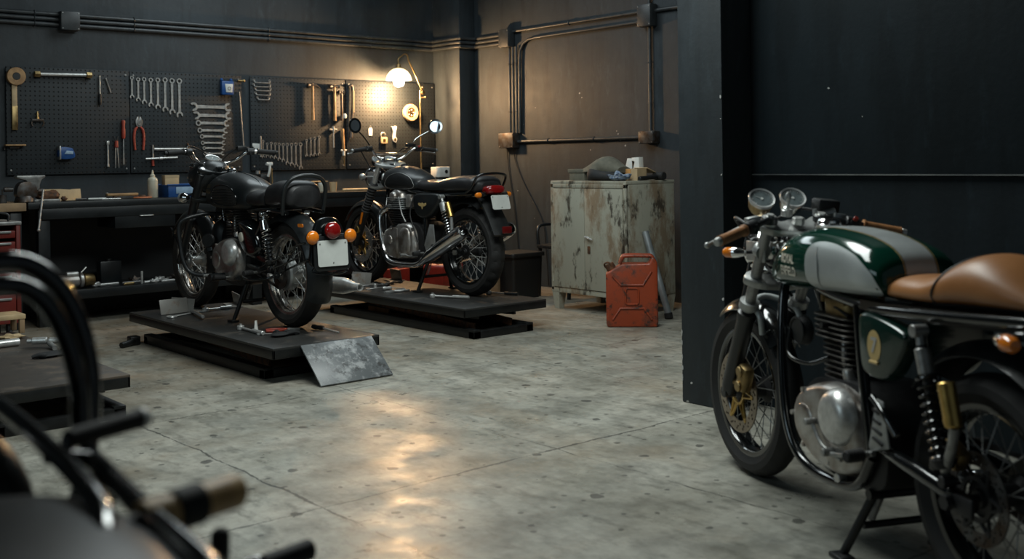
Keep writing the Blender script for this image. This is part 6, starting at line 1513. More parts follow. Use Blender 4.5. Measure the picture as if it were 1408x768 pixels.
    m.loft([[V((x, .785+y*k, z)) for x, y in rrect(.3*k2, .17, .05)] for z, k, k2 in ((.705, 1, 1), (.74, .95, .98), (.765, .75, .94), (.775, .4, .9))])
    for s in (-1, 1): m.pillow(circ(.8, .72, .042, 24), s*.14, .028, 5, .6, s)
    part(m, 'rocker_cover', M['alu'], o)
    for s in (-1, 1):
        m = MB(); m.cyl((s*.09, .69, .68), (s*.1, .57, .69), .03, .036, 18, .005); m.box((s*.115, .62, .69), (.05, .06, .1), bev=.01); part(m, 'throttle_body', M['alu'], o)
    # exhausts
    for s in (-1, 1):
        tube_part(o, 'exhaust_pipe', M['chrome'], [[(s*.1, .86, .64), (s*.115, .93, .63), (s*.15, .975, .58), (s*.165, .965, .48), (s*.17, .92, .32), (s*.175, .86, .235), (s*.178, .76, .205), (s*.185, .55, .205), (s*.195, .43, .215), (s*.2, .36, .24)]], .0215, 20)
        m = MB(); m.lathe([(0, 0), (.024, 0), (.04, .09), (.049, .15), (.055, .32), (.058, .54), (.054, .59), (.048, .612), (.036, .616), (.031, .59), (.028, .5), (0, .5)], (s*.2, .37, .235), (s*.035, -.92, .43), 32); part(m, 'muffler', M['chrome'], o)
    # tank
    T = [(.53, .06, .78, .855, 2.4, .4), (.55, .09, .77, .875, 2.4, .4), (.62, .125, .765, .91, 2.35, .4), (.72, .14, .76, .945, 2.3, .42), (.84, .145, .76, .962, 2.3, .45), (.94, .138, .765, .952, 2.25, .48), (1.03, .11, .785, .915, 2.2, .5), (1.065, .075, .81, .88, 2.2, .5)]
    m = MB(); m.loft(sloft(T, 44, 44)); tank = part(m, 'fuel_tank', M['black_satin'], o, None, 60); bv = bvh_of(tank)
    kp = blob([(.58, .80), (.66, .785), (.84, .785), (.93, .80), (.92, .84), (.86, .885), (.76, .905), (.66, .885), (.6, .85)], 5)
    for s in (-1, 1):
        m = MB(); fan_decal(m, bv, kp, lambda p: (s*.5, p[0], p[1]), (-s, 0, 0), .002, 6); kn = part(m, 'tank_panel', M['black_matte'], tank, 'matte side panel of the tank', 60)
        m = MB(); pts = [cast(bv, (s*.5, p[0], p[1]), (-s, 0, 0), .003) for p in kp]; m.tube([p for p in pts if p], .0022, 8, 1, True); part(m, 'pinstripe', M['alu_grey'], kn)
        m = MB(); c = V((s*.115, .995, .87)); n = V((s*.8, .55, .05)); m.lathe([(0, .012), (.02, .012), (.026, .009), (.028, .004), (.034, .002), (.036, -.02), (0, -.02)], c-n*.004, n, 28); bd = part(m, 'tank_badge', M['steel'], tank, 'round silver tank badge')
    m = MB(); m.lathe([(0, 0), (.042, 0), (.042, .008), (.03, .014), (.03, .02), (0, .022)], (0, .86, .955), (0, .02, 1), 30); part(m, 'filler_cap', M['chrome'], tank)
    # seat
    m = MB(); m.loft(sloft([(-.225, .08, .775, .84, 2.5, .45), (-.205, .115, .765, .866, 2.6, .45), (-.08, .13, .76, .884, 2.7, .45), (.12, .135, .76, .88, 2.7, .45), (.28, .133, .76, .855, 2.6, .45), (.45, .12, .765, .848, 2.5, .45), (.55, .095, .775, .852, 2.4, .45), (.575, .065, .785, .835, 2.4, .45)], 36, 36)); part(m, 'seat', M['leather_black'], o, None, 50)
    m = MB(); m.tube([(-.13, -.1, .762), (-.142, -.17, .79), (-.143, -.215, .845), (-.125, -.24, .885), (-.05, -.255, .9), (.05, -.255, .9), (.125, -.24, .885), (.143, -.215, .845), (.142, -.17, .79), (.13, -.1, .762)], .0095, 12, 6); part(m, 'grab_rail', M['black_gloss'], o)
    # tail
    mudguard(o, 0, .328, .40, .15, 38, 118, M['black_matte'], .045)
    m = MB(); K = []
    for f in range(11):
        q = f/10; y = -.14-.24*q; z = .765-.06*q-.24*q**1.5; w = .07+.016*q; n_ = V((0, -.86, .5-.45*(1-q))).normalized()
        K.append([V((x*w, y-.018*(abs(x)**2)*-1, z)) for x in (-1, -.6, 0, .6, 1)]+[V((x*w, y+.012+.018*(abs(x)**2), z-.012)) for x in (1, .6, 0, -.6, -1)])
    m.loft(K); part(m, 'tail_guard', M['black_matte'], o)
    m = MB(); m.loft(sloft([(-.31, .05, .765, .80, 2.6, .5), (-.3, .07, .755, .812, 2.7, .5), (-.24, .078, .752, .815, 2.8, .5), (-.2, .07, .755, .81, 2.6, .5)], 14, 28)); part(m, 'tail_lamp', M['red_lens'], o, 'wide red tail lamp')
    m = MB(); m.box((0, -.2, .765), (.14, .1, .03), bev=.006); part(m, 'tail_lamp_base', M['black_matte'], o)
    plate(o, (0, -.335, .695), .165, .105, (0, -1, .28))
    m = MB(); m.prism(rrect(.12, .09, .01), (0, -.33, .695), (1, 0, 0), (0, .28, 1), (0, .03, 0)); part(m, 'plate_carrier', M['black_matte'], o)
    m = MB(); m.box((0, -.4, .5), (.08, .02, .05), (0, 0, 0), .006); part(m, 'reflector', M['reflector_red'], o, 'small red reflector on the mudguard')
    for s in (-1, 1):
        bullet_indicator(o, (s*.05, -.24, .748), (s*.115, -.25, .748), (s, -.1, 0), M['amber'], M['plastic'], .021, .07)
    for s in (-1, 1): shock(o, (s*.15, .17, .73), (s*.15, .04, .37), M['chrome'], M['engine_black'], M['alu_grey'], ((s*.16, .085, .69), (s*.16, .04, .585)), .026, 10)
    # side panels
    for s in (-1, 1):
        m = MB(); m.pillow(blob([(.2, .74), (.3, .6), (.42, .56), (.53, .6), (.55, .735), (.4, .755)], 4), s*.1, .045, 5, .82, s); sp = part(m, 'side_panel', M['black_satin'], o)
        m = MB(); m.prism(circ(.42, .665, .016, 16), (s*.145, 0, 0), (0, 1, 0), (0, 0, 1), (s*.003, 0, 0))
        for e in (-1, 1): m.prism(blob([(.42+e*.012, .672), (.42+e*.045, .68), (.42+e*.05, .665), (.42+e*.03, .655), (.42+e*.012, .656)], 3), (s*.145, 0, 0), (0, 1, 0), (0, 0, 1), (s*.0025, 0, 0))
        m.prism([(.41, .65), (.43, .65), (.42, .63)], (s*.145, 0, 0), (0, 1, 0), (0, 0, 1), (s*.0025, 0, 0)); part(m, 'emblem', M['gold_line'], sp, 'gold winged emblem')
    mudguard(o, WB, .322, .36, .12, 30, 160, M['black_satin'], .045)
    for s in (-1, 1): m = MB(); m.tube([(s*.062, WB-.06, .66), (s*.09, WB-.1, .62), (s*.1, WB-.03, .5)], .008, 8, 3); part(m, 'mudguard_stay', M['chrome'], o)
    # foot gear
    for s in (-1, 1):
        m = MB(); m.prism([(.26, .36), (.36, .3), (.40, .36), (.33, .52), (.28, .52)], (s*.14, 0, 0), (0, 1, 0), (0, 0, 1), (s*.008, 0, 0), .003); hp = part(m, 'peg_hanger', M['alu_grey'], o)
        foot_peg(o, (s*.14, .42, .3), (s*.25, .4, .3)); foot_peg(o, (s*.15, .2, .36), (s*.24, .17, .37))
    m = MB(); m.tube([(-.17, .43, .32), (-.18, .52, .27), (-.185, .6, .28)], .007, 10, 4); m.cyl((-.17, .6, .28), (-.23, .6, .28), .01, n=12, bev=.002); part(m, 'gear_lever', M['steel_dull'], o)
    tube_part(o, 'brake_hose', M['dark_wire'], [[(-.14, .53, .74), (-.175, .54, .6), (-.17, .5, .48), (-.16, .46, .38)]], .006, 8, 6)
    m = MB(); m.tube([(-.155, .72, .72), (-.17, .66, .6), (-.16, .62, .53)], .0055, 8, 5); part(m, 'clutch_cable', M['steel_dull'], o)
    centre_stand(o, .43, .23, .47, 0, .09, .16)
    chain_set(o, .46, .36, .085, 0, .328, .085)
    m = MB(); m.box((.1, .2, .44), (.03, .34, .012), (.16, 0, 0), .004); part(m, 'chain_guard', M['black_gloss'], o)
    return o
BIKE2 = build_twin()
# ------------------------------------------------------------------ green cafe racer on the floor
def build_racer():
    yaw = math.radians(25.7)
    o = thing('motorcycle', 'dark green and silver cafe racer with tan hump seat standing on the concrete floor', 'motorcycle', (2.78, 1.325, 0), -yaw)
    WB = 1.36
    rw = wheel(o, 0, .315, .315, .13, .232, M['rubber'], M['black_gloss'], M['steel_dull'], 36, False, M['engine_black'], .05, .13)
    fw = wheel(o, WB, .315, .315, .102, .234, M['rubber'], M['black_gloss'], M['steel_dull'], 36, False, M['engine_black'], .05, .11)
    brake_disc(fw, -.068, .108, .152, mat('bronzed_disc_steel', (.34, .28, .21), .38, .7, .3, 30), M['gold'], .05)
    brake_disc(rw, -.078, .085, .12, M['iron'], M['engine_black'])
    top, axle = V((0, 1.045, .965)), V((0, WB+.015, .315))
    fork(o, top, axle, .1, .0205, .031, M['steel_dull'], M['black_satin'], False, .5)
    yokes(o, top, axle, .1, .03, M['alu_grey'], (-.0, .3))
    for s in (-1, 1): m = MB(); m.lathe([(.0, 0), (.036, .003), (.036, .03), (.0, .033)], V((s*.1, (top.y+axle.y)/2-.02, (top.z+axle.z)/2+.04)), axle-top, 22); part(m, 'fork_clamp', M['alu_grey'], o)
    for s in (-1, 1): m = MB(); m.cyl((s*.1, 1.045, .955), (s*.1, 1.032, .99), .026, n=22, bev=.004); m.cyl((s*.1, 1.032, .99), (s*.1, 1.03, .998), .014, n=6); part(m, 'fork_cap', M['steel'], o)
    m = MB(); m.cyl((0, 1.02, .96), (0, 1.015, .985), .022, n=6, bev=.003); part(m, 'stem_nut', M['steel'], o)
    m = MB(); m.box((-.1, WB-.12, .39), (.045, .06, .1), (.35, 0, 0), .014); m.cyl((-.13, WB-.125, .415), (-.08, WB-.125, .415), .02, n=18, bev=.003); m.cyl((-.13, WB-.11, .36), (-.08, WB-.11, .36), .02, n=18, bev=.003); m.tube([(-.1, WB-.08, .37), (-.1, WB-.02, .36)], .012, 10, 1); part(m, 'brake_caliper', M['brass'], o, 'gold front brake caliper')
    # headlamp, gauges, bars
    headlamp(o, (0, 1.235, .86), .088, .1, M['chrome'])
    m = MB()
    for s in (-1, 1): m.box((s*.1, 1.14, .86), (.008, .14, .07), bev=.003); m.cyl((s*.1, 1.085, .86), (s*.1, 1.115, .87), .028, n=18)
    part(m, 'lamp_bracket', M['alu_grey'], o)
    for s in (-1, 1): gauge(o, (s*.062, 1.165, 1.045), (-.15, -.95, 1), .047, M['brass'] if s < 0 else M['chrome'], .06)
    m = MB(); m.cyl((0, 1.1, .985), (0, 1.095, 1.01), .02, n=18, bev=.003); m.cyl((0, 1.09, 1.01), (0, 1.085, 1.05), .006, n=8); m.sph((0, 1.083, 1.055), (.012, .005, .016), 12, 8); part(m, 'ignition_key', M['steel'], o)
    for s in (-1, 1):
        dy = .03*s
        a = V((s*.115, 1.03+.01*s, .978)); b = V((s*.375, .915+.055*s, .925)); d = (b-a)
        m = MB(); m.cyl(a, b, .011, n=14); m.cyl(V((s*.1, 1.04, .965)), V((s*.1, 1.034, .99)), .029, n=20, bev=.003); cb = part(m, 'clip_on_bar', M['black_satin'], o)
        grip(o, a+d*.5, b, M['grip_tan'], M['steel'], .0165); switch(o, a+d*.36, d, s > 0)
        p0 = a+d*.3+V((0, .035, .0)); lever(o, [p0, p0+d*.22+V((0, .03, -.004)), a+d*1.08+V((0, .06, -.012))], M['alu_grey'], (.0095, .0075, .0065))
        m = MB(); m.box(a+d*.24+V((0, .03, .012)), (.05, .035, .03), (0, .15*s, 0), .006); part(m, 'lever_bracket', M['alu_grey'], o)
    m = MB(); m.box((.15, 1.09, 1.02), (.085, .06, .045), (0.1, .1, 0), .008); part(m, 'brake_reservoir', M['plastic'], o)
    m = MB(); m.cyl((.1, 1.07, .985), (.17, 1.06, 1.0), .014, n=14, bev=.003); m.cyl((.09, 1.06, .99), (.09, 1.06, 1.01), .009, n=8); part(m, 'master_cylinder', M['alu_grey'], o)
    tube_part(o, 'control_cables', M['dark_wire'], [[(-.17, 1.06, .96), (-.16, 1.18, .98), (-.1, 1.24, .93), (-.05, 1.15, .8), (-.05, .98, .72)], [(.16, 1.08, .99), (.1, 1.22, 1.0), (-.03, 1.26, .9), (-.1, 1.23, .72), (-.12, 1.28, .54), (-.12, 1.3, .45)], [(.18, 1.05, .96), (.15, 1.18, .95), (.08, 1.18, .84), (.04, 1.0, .75)]], .0055, 8)
    bullet_indicator(o, (-.1, 1.13, .86), (-.175, 1.15, .858), (-.55, .75, 0), M['amber'], M['chrome'], .02, .07); bullet_indicator(o, (.1, 1.13, .86), (.175, 1.15, .858), (.55, .75, 0), M['amber'], M['chrome'], .02, .07)
    # frame
    tube_part(o, 'frame', M['black_gloss'], [[(s*.02, 1.03, .84), (s*.07, 1.0, .72), (s*.1, .96, .5), (s*.115, .9, .3), (s*.115, .8, .205), (s*.115, .62, .19), (s*.115, .48, .22), (s*.12, .40, .32)] for s in (-1, 1)]+[[(s*.03, 1.01, .86), (s*.07, .8, .78), (s*.11, .45, .755), (s*.12, .2, .765), (s*.12, -.26, .80)] for s in (-1, 1)]+[[(s*.115, .47, .755), (s*.12, .44, .55), (s*.12, .40, .32)] for s in (-1, 1)], .0165, 14)
    m = MB(); m.cyl((0, 1.02, .95), (0, 1.085, .78), .032, n=20, bev=.004); part(m, 'steering_head', M['black_gloss'], o)
    tube_part(o, 'swing_arm', M['black_gloss'], [[(s*.1, .41, .36), (s*.125, .2, .345), (s*.13, -.05, .315)] for s in (-1, 1)], .022, 12, 3)
    m = MB(); m.cyl((-.16, 0, .315), (.16, 0, .315), .012, n=14); m.cyl((-.16, 0, .315), (-.178, 0, .315), .02, n=6); m.box((-.15, -.03, .315), (.012, .1, .05), bev=.006); part(m, 'rear_axle', M['engine_black'], o)
    m = MB(); m.box((-.1, .06, .42), (.045, .09, .06), (.5, 0, 0), .014); m.cyl((-.13, .08, .425), (-.09, .08, .425), .02, n=16, bev=.003); part(m, 'rear_caliper', M['brass'], o, 'gold rear brake caliper')
    single_engine(o, M['engine_black'], M['alu'], M['fin'], .0, -.02, M['brass'])
    tube_part(o, 'oil_line', M['black_gloss'], [[(-.1, .9, .62), (-.13, .86, .545), (-.12, .76, .53), (-.09, .68, .56)]], .0065, 10, 6)
    m = MB(); m.cyl((-.06, .86, .62), (-.1, .86, .62), .05, .045, 28, .008); m.torus((-.1, .86, .62), (1, 0, 0), .043, .004, 28, 8); part(m, 'horn', M['plastic'], o)
    # tank
    T = [(.325, .1, .795, .865, 2.6, .45), (.333, .122, .79, .888, 2.6, .45), (.36, .141, .785, .915, 2.6, .45), (.45, .152, .775, .948, 2.6, .48), (.6, .157, .765, .967, 2.6, .5), (.75, .157, .76, .968, 2.6, .52), (.86, .15, .755, .95, 2.5, .5), (.95, .131, .752, .908, 2.4, .45), (1.015, .1, .755, .855, 2.3, .42), (1.035, .07, .765, .825, 2.3, .42)]
    m = MB(); m.loft(sloft(T, 60, 60)); tank = part(m, 'fuel_tank', M['green'], o, None, 60); bv = bvh_of(tank)
    kp = blob([(.685, .785), (.70, .84), (.692, .895), (.655, .927), (.57, .93), (.47, .912), (.40, .885), (.355, .85), (.342, .802), (.42, .79), (.56, .786)], 5)
    for s in (-1, 1):
        m = MB(); fan_decal(m, bv, kp, lambda p: (s*.5, p[0], p[1]), (-s, 0, 0), .0022, 9); kn = part(m, 'knee_panel', M['silver'], tank, 'brushed silver knee panel', 60)
        m = MB(); row = [cast(bv, (s*.5, .635-.012*math.sin(PI*i/10), .79+.125*i/10), (-s, 0, 0), .0025) for i in range(11)]; m.tube([p for p in row if p], [.001, .0035, .0045, .004, .001], 8, 2); part(m, 'panel_crease', M['silver'], kn)
        vs, fs = text_geo('ROYAL\nENFIELD', .042, .0014); m = MB(); out = []
        for v in vs:
            yy = .82-(-s)*v.x*.68; zz = .843+v.y*.95
            p = cast(bv, (s*.5, yy, zz), (-s, 0, 0), .0018); out.append(p if p else V((s*.12, yy, zz)))
        m.raw(out, fs); part(m, 'tank_lettering', M['cream'], tank, 'pale cream tank lettering')
    def wrap(x, k, off=.0015):
        yc, zc = .66, .80; a = math.radians(8+k*(172-8)); dr = V((0, -math.cos(a), math.sin(a))); pt = V((x, yc, zc))+dr*.8
        return cast(bv, pt, -dr, off)
    def strip(x0, x1, off, nx=6, nk=60):
        m = MB(); vs = []; fs = []
        for i in range(nk+1):
            for j in range(nx+1):
                p = wrap(x0+(x1-x0)*j/nx, i/nk, off); vs.append(p if p else V((0, .66, .8)))
        for i in range(nk):
            for j in range(nx): a = i*(nx+1)+j; fs.append((a, a+1, a+nx+2, a+nx+1))
        m.raw(vs, fs); return m
    st = part(strip(-.05, .05, .0015), 'racing_stripe', M['silver'], tank, 'broad silver stripe over the tank', 60)
    for x in (-.056, .053): part(strip(x, x+.003, .0017, 1), 'pinstripe', M['gold_line'], st, 'gold pinstripe', 60)
    m = MB(); m.lathe([(0, 0), (.045, 0), (.047, .008), (.036, .014), (.036, .022), (.03, .028), (0, .03)], (0, .82, .962), (0, .0, 1), 30)
    for i in range(6): a = 2*PI*i/6; m.cyl((.041*math.cos(a), .82+.041*math.sin(a), .968), (.041*math.cos(a), .82+.041*math.sin(a), .976), .0045, n=8)
    part(m, 'filler_cap', M['chrome'], tank)
    # seat with hump
    S = [(.36, .07, .798, .818, 2.5, .4), (.35, .095, .79, .838, 2.5, .4), (.31, .112, .788, .856, 2.5, .4), (.25, .12, .79, .862, 2.5, .4), (.17, .124, .793, .868, 2.45, .4), (.11, .126, .796, .892, 2.35, .4), (.04, .126, .8, .93, 2.25, .38), (-.03, .123, .805, .942, 2.2, .36), (-.1, .116, .808, .928, 2.15, .36), (-.18, .1, .812, .89, 2.1, .36), (-.25, .075, .815, .85, 2.1, .4), (-.28, .045, .82, .835, 2.1, .4)][::-1]
    m = MB(); m.loft(sloft(S, 64, 48)); seat = part(m, 'seat', M['leather_tan'], o, 'tan leather seat with hump', 60); sv = bvh_of(seat)
    m = MB(); pts = []
    for i in range(25):
        a = PI*i/24; x = -.15*math.cos(a); z = .8+.2*math.sin(a); yy = .115-.085*math.sin(a)**1.3
        p = cast(sv, V((x*2, yy, .83+(z-.83)*2)), V((-x*2, 0, -(z-.83)*2)), .0005)
        if p and p.z > .8: pts.append(p)
    m.tube(pts, .0042, 8, 2); part(m, 'piping', M['leather_black'], seat, 'dark piping around the hump')
    m = MB(); m.loft([[V((x, y, z+(y*-.06))) for x, z in ((-.128, .782), (.128, .782), (.128, .797), (-.128, .797))] for y in (.40, .1, -.26)]); part(m, 'seat_pan', M['black_gloss'], o)
    # side rails, panels
    for s in (-1, 1):
        m = MB(); m.loft([[V((s*(.118+a*.012), y, zb+b)) for a, b in ((-1, -h), (1, -h), (1, h), (-1, h))] for y, zb, h in ((.44, .762, .014), (.2, .762, .016), (0, .775, .018), (-.24, .795, .02))]); part(m, 'side_rail', M['black_gloss'], o)
        m = MB(); m.pillow(blob([(.40, .565), (.425, .6), (.435, .72), (.41, .745), (.32, .74), (.22, .72), (.19, .70), (.22, .64), (.27, .58), (.33, .555)], 5), s*.1, .045, 6, .86, s); sp = part(m, 'side_panel', M['green_dark'], o)
        mB = bvh_of(sp)
        m = MB(); ov = [(.345+.033*math.cos(2*PI*i/28), .655+.045*math.sin(2*PI*i/28)) for i in range(28)]; fan_decal(m, mB, ov, lambda p: (s*.5, p[0], p[1]), (-s, 0, 0), .0015, 4)
        pts = [cast(mB, (s*.5, .345+k, .608), (-s, 0, 0), .0015) for k in (-.02, .02)]; m.cyl(pts[0], pts[1], .005, n=8)
        em = part(m, 'emblem', M['gold_line'], sp, 'oval gold emblem')
        vs, fs = text_geo('7', .06, .002); m = MB(); out = [cast(mB, (s*.5, .345+s*v.x, .655+v.y), (-s, 0, 0), .003) or V((s*.145, .345, .655)) for v in vs]; m.raw(out, fs); part(m, 'emblem_figure', M['steel'], em, 'silver figure on the emblem')
    for s in (-1, 1): shock(o, (s*.15, .13, .73), (s*.15, .02, .36), M['black_gloss'], M['engine_black'], M['steel_dull'], ((s*.165, -.0, .62), (s*.165, -.03, .51)), .028, 10, .75)
    # guards, tail
    mudguard(o, WB, .315, .352, .125, 58, 140, M['black_gloss'], .045)
    m = MB(); m.tube([(-.07, WB-.2, .56), (-.078, WB-.2, .625), (-.07, WB-.13, .66), (0, WB-.09, .682), (.07, WB-.13, .66), (.078, WB-.2, .625), (.07, WB-.2, .56)], .011, 10, 4); part(m, 'mudguard_brace', M['silver'], o)
    mudguard(o, 0, .315, .40, .15, 40, 150, M['black_satin'], .04)
    m = MB(); m.loft(sloft([(-.32, .05, .77, .80, 2.3, .5), (-.3, .08, .755, .81, 2.4, .5), (-.2, .1, .75, .815, 2.5, .5), (-.1, .1, .76, .8, 2.5, .5)], 12, 26)); part(m, 'tail_unit', M['green_dark'], o)
    tail_lamp(o, (0, -.33, .775), .035, (0, -1, 0))
    for s in (-1, 1): bullet_indicator(o, (s*.1, -.19, .755), (s*.155, -.205, .753), (s*.25, -.97, 0), M['amber'], M['chrome'], .022, .085)
    # exhaust on the right
    tube_part(o, 'exhaust_pipe', M['chrome'], [[(.03, .77, .64), (.08, .88, .6), (.13, .92, .48), (.15, .87, .32), (.165, .72, .24), (.18, .45, .24), (.19, .3, .26)]], .021, 18)
    m = MB(); m.lathe([(0, 0), (.024, 0), (.042, .1), (.05, .2), (.055, .58), (.044, .62), (.03, .63), (.028, .58), (0, .57)], (.19, .33, .255), (.03, -1, .12), 30); part(m, 'muffler', M['chrome'], o)
    # rear-sets
    for s in (-1, 1):
        m = MB(); pl = [(.27, .36), (.31, .345), (.37, .4), (.375, .5), (.34, .505)]
        m.prism([(.285, .375), (.375, .345), (.385, .36), (.345, .505), (.31, .5)], (s*.135, 0, 0), (0, 1, 0), (0, 0, 1), (s*.008, 0, 0), .003); hp = part(m, 'peg_hanger', M['alu_grey'], o)
        m = MB()
        for k in range(4): m.box((s*.145, .335+.002*k, .385+.028*k), (.006, .05-.006*k, .008), (.25, 0, 0), .001)
        part(m, 'hanger_slots', M['engine_black'], hp)
        foot_peg(o, (s*.14, .36, .345), (s*.24, .35, .345))
    m = MB(); m.tube([(-.155, .34, .35), (-.165, .5, .305), (-.165, .6, .29)], .008, 10, 3); m.tube([(-.16, .5, .29), (-.165, .6, .31), (-.165, .66, .37)], .007, 10, 3); m.cyl((-.155, .66, .37), (-.19, .66, .37), .011, n=12, bev=.002); m.cyl((-.15, .56, .3), (-.19, .56, .3), .013, n=12, bev=.002); part(m, 'gear_lever', M['steel_dull'], o)
    tube_part(o, 'brake_hose', M['black_gloss'], [[(-.13, .38, .5), (-.145, .3, .47), (-.14, .25, .42)]], .011, 10, 4)
    # stands
    centre_stand(o, .44, .2, .5, 0, .09, .16)
    m = MB(); m.cyl((-.13, .58, .21), (-.1, .58, .21), .016, n=14, bev=.002); part(m, 'stand_bolt', M['steel'], o)
    chain_set(o, .46, .36, .085, 0, .315, .085)
    return o
BIKE3 = build_racer()
# ------------------------------------------------------------------ black motorcycle close to the camera (only its right front shows)
def build_near():
    o = thing('motorcycle', 'out-of-focus black motorcycle with twin hoop tubes and one tan grip in the near left corner', 'motorcycle', (.25, .2, 0), 0)
    O = V((.25, .2, 0))
    def W(p): return V(p)-O
    WB = 1.38
    wheel(o, 0, .32, .32, .12, .24, M['rubber'], M['black_gloss'], M['steel_dull'], 16, False, M['engine_black'])
    wheel(o, WB, .32, .32, .1, .24, M['rubber'], M['black_gloss'], M['steel_dull'], 16, False, M['engine_black'])
    fork(o, V((0, 1.13, .79)), V((0, WB+.01, .32)), .1, .02, .03, M['steel_dull'], M['black_satin'], False, .5)
    yokes(o, V((0, 1.13, .79)), V((0, WB+.01, .32)), .1, .03, M['black_satin'], (0, .3))
    tube_part(o, 'frame', M['black_gloss'], [[(s*.03, 1.1, .78), (s*.1, .98, .5), (s*.12, .85, .22), (s*.12, .5, .22), (s*.12, .4, .34)] for s in (-1, 1)]+[[(s*.03, 1.08, .8), (s*.1, .5, .72), (s*.11, -.2, .74)] for s in (-1, 1)], .017, 12)
    tube_part(o, 'swing_arm', M['black_gloss'], [[(s*.1, .41, .36), (s*.13, -.04, .32)] for s in (-1, 1)], .02, 12, 1)
    single_engine(o, M['engine_black'], M['alu'], M['fin'], .0, -.04)
    T = [(.52, .09, .70, .80, 2.5, .4), (.56, .14, .69, .83, 2.6, .42), (.7, .185, .68, .862, 2.7, .48), (.9, .205, .68, .868, 2.7, .5), (1.05, .195, .69, .85, 2.6, .5), (1.14, .15, .70, .81, 2.4, .48), (1.17, .1, .72, .78, 2.4, .48)]
    m = MB(); m.loft(sloft(T, 36, 40)); tk = part(m, 'fuel_tank', M['tank_dark'], o, None, 60)
    m = MB(); m.lathe([(0, 0), (.05, 0), (.05, .01), (.036, .018), (0, .022)], (0, .62, .84), (0, .1, 1), 28); part(m, 'filler_cap', M['black_gloss'], tk)
    m = MB(); m.loft(sloft([(1.19, .10, .6, .80, 2.4, .5), (1.21, .16, .57, .86, 2.5, .5), (1.26, .19, .55, .9, 2.6, .5), (1.31, .17, .56, .9, 2.5, .5), (1.34, .1, .62, .84, 2.3, .5)], 20, 34)); part(m, 'dark_filler_cowl', M['black_satin'], o, None, 60)  # dark body added inside the hoop for under-lift shade and dim bike parts
    headlamp(o, (0, 1.345, .74), .085, .02, M['black_gloss'])
    m = MB(); m.loft(sloft([(-.25, .08, .74, .80, 2.5, .45), (-.2, .12, .73, .82, 2.6, .45), (.2, .13, .73, .81, 2.6, .45), (.5, .1, .73, .80, 2.5, .45), (.55, .07, .74, .79, 2.4, .45)], 24, 30)); part(m, 'seat', M['leather_black'], o, None, 60)
    for s in (-1, 1): shock(o, (s*.15, .13, .73), (s*.15, .02, .36), M['black_gloss'], M['engine_black'], M['steel_dull'])
    # hoop of two parallel tubes standing across the front, mirrored about the centre line
    def hp(pts, y):
        r = [W(on_y(px, py, y)) for px, py in pts]
        r = [V((p.x, y-O.y, p.z)) for p in r]
        q = [V((-p.x, p.y, p.z)) for p in r if p.x > .02]
        return q[::-1]+[p for p in r if p.x > .02]
    A = [(-60, 372), (0, 360), (45, 366), (85, 400), (112, 455), (124, 520), (124, 580), (118, 640), (104, 705)]
    B_ = [(-60, 402), (0, 392), (40, 398), (72, 428), (94, 475), (108, 530), (112, 590), (130, 640), (150, 690)]
    m = MB(); m.tube(hp(A, 1.5), .0135, 14, 6); part(m, 'hoop_tube', M['black_gloss'], o)
    m = MB(); m.tube(hp(B_, 1.45), .0125, 14, 6); part(m, 'hoop_tube', M['black_gloss'], o)
    # side rails running back beside the tank
    a = W(on_z(-15, 545, .88)); b = W(on_z(140, 703, .86))
    a2 = W(on_z(128, 632, .85)); b2 = W(on_z(300, 800, .835))
    for s in (-1, 1):
        f = (lambda p: V((s*p.x, p.y, p.z)))
        m = MB(); m.tube([f(a), f(a*.5+b*.5+V((.006, 0, .004))), f(b), f(b+V((-.05, -.1, -.03)))], .0115, 14, 6); part(m, 'side_rail', M['black_gloss'], o)
        m = MB(); m.tube([f(a2), f(a2*.5+b2*.5), f(b2), f(b2+V((-.06, -.12, -.02)))], .0125, 14, 6); part(m, 'side_rail', M['black_gloss'], o)
        m = MB(); m.cyl(f(a2*.9+b2*.1), f(V((.1, a2.y*.6+b2.y*.4, .79))), .009, n=12); m.cyl(f(b), f(V((.12, b.y, .80))), .009, n=12); m.cyl(f(a2), f(a*.4+b*.6), .01, n=12); part(m, 'rail_bracket', M['black_gloss'], o)
    # right-hand grip and the other rods that reach out over the floor
    g0, g1 = W(on_z(196, 716, .84)), W(on_z(328, 673, .84))
    for s in (-1, 1):
        f = (lambda p: V((s*p.x, p.y, p.z)))
        m = MB(); m.cyl(f(V((.1, g0.y-.01, .83))), f(g0), .011, n=14); part(m, 'clip_on_bar', M['black_satin'], o)
        m = MB(); m.lathe([(0, 0), (.0195, 0), (.02, .02), (.0185, .03), (.019, (g1-g0).length-.005), (.016, (g1-g0).length), (0, (g1-g0).length)], f(g0), f(g1)-f(g0), 22); gr = part(m, 'handlebar_grip', M['grip_pale'], o, 'tan rubber handlebar grip')
        d = g1-g0; m = MB(); m.cyl(f(g0+d*.28), f(g0+d*.58), .022, .022, 22, .003); part(m, 'grip_collar', M['rubber'], gr, 'black collar around the grip')
    r0, r1 = W(on_z(92, 604, .885)), W(on_z(196, 574, .885))
    m = MB(); m.cyl(r0, r1, .0115, .0125, 16, .002); rd = part(m, 'lever_rod', M['rubber'], o); m = MB(); m.cyl(r1-(r1-r0)*.08, r1+(r1-r0)*.06, .0135, .012, 16, .003); part(m, 'rod_tip', M['white'], rd, 'white rod tip')
    m = MB(); m.cyl(r0, W(on_y(116, 640, 1.5))*.5+r0*.5, .008, n=10); part(m, 'rod_bracket', M['black_gloss'], o)
    v0 = W(on_z(303, 738, .72)); m = MB(); m.tube([v0, v0+V((-.01, 0, -.12)), v0+V((-.08, 0, -.22)), V((.12, v0.y, .42))], .0125, 14, 5); m.sph(v0, .0128, 14, 8); part(m, 'brake_pedal', M['rubber'], o)
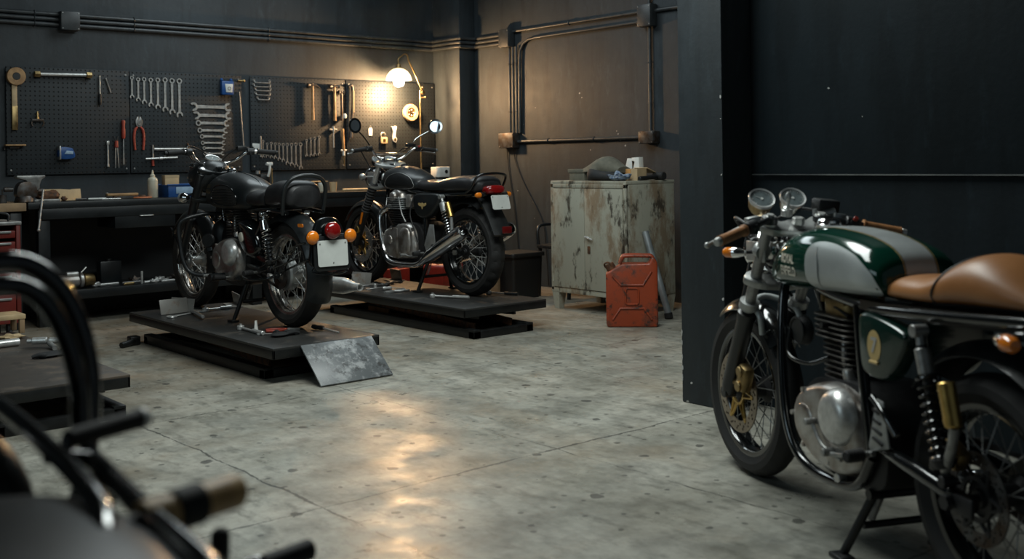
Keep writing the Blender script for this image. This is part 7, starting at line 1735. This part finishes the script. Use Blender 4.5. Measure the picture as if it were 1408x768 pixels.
    p1 = W(on_z(428, 754, .6)); p0 = W(on_z(360, 778, .6)); m = MB(); m.cyl(p0, p1, .0155, .0165, 16, .004); pg = part(m, 'peg_rubber', M['rubber'], o); m = MB(); m.tube([p0, p0+(p0-p1)*.6, V((.12, p0.y-.05, .45))], .01, 10, 4); part(m, 'peg_arm', M['black_gloss'], o)
    centre_stand(o, .42, .22, .47, 0, .09, .16)
    mudguard(o, 0, .32, .39, .15, 35, 150, M['black_satin'], .045)
    return o
BIKE4 = build_near()
# ------------------------------------------------------------------ light
def area(name, loc, target, sx, sy, power, col):
    l = bpy.data.lights.new(name, 'AREA'); l.shape = 'RECTANGLE'; l.size = sx; l.size_y = sy; l.energy = power; l.color = col
    o = bpy.data.objects.new(name, l); COL.objects.link(o); o.location = loc
    o.rotation_euler = (V(target)-V(loc)).to_track_quat('-Z', 'Y').to_euler(); return o
area('roof_light', (3.1, 3.9, 3.5), (3.1, 3.9, 0), 2.8, 1.2, 132, (.92, 1.0, .97))
area('bench_roof_light', (4.7, 7.3, 3.5), (4.6, 7.2, 0), 2.6, 1.3, 52, (.85, .97, 1.0))
area('unseen_left_light', (-1.4, 4.2, 2.3), (4.0, 4.6, .5), 2.2, 1.4, 20, (.72, .92, 1.0))  # unseen area light just inside the left wall, which has no window
l = bpy.data.lights.new('bulb_light', 'POINT'); l.energy = 105; l.color = (1, .6, .29); l.shadow_soft_size = .05
o = bpy.data.objects.new('bulb_light', l); COL.objects.link(o); o.location = LAMP_POS+V((0, 0, -.085))
w = bpy.data.worlds.new('world'); bpy.context.scene.world = w; w.use_nodes = True
w.node_tree.nodes['Background'].inputs[0].default_value = (.55, .7, .8, 1); w.node_tree.nodes['Background'].inputs[1].default_value = .1

# ------------------------------------------------------------------ camera
cam = bpy.data.cameras.new('camera'); co = bpy.data.objects.new('camera', cam); COL.objects.link(co)
cam.sensor_width = 36; cam.lens = FPX/1408*36
cam.shift_x = 0; cam.shift_y = -(384-YH)/1408
co.matrix_world = Matrix(((C_RIGHT.x, C_UP.x, -C_FWD.x, 0), (C_RIGHT.y, C_UP.y, -C_FWD.y, 0), (C_RIGHT.z, C_UP.z, -C_FWD.z, CH), (0, 0, 0, 1)))
cam.clip_start = .05
cam.dof.use_dof = True; cam.dof.focus_distance = 6.6; cam.dof.aperture_fstop = 2.8
sc = bpy.context.scene; sc.camera = co
sc.view_settings.view_transform = 'Standard'; sc.view_settings.look = 'None'; sc.view_settings.gamma = 1; sc.view_settings.exposure = 0.12
sc.view_settings.use_curve_mapping = False
sc.cycles.use_denoising = True
sc.cycles.max_bounces = 8; sc.cycles.sample_clamp_indirect = 6
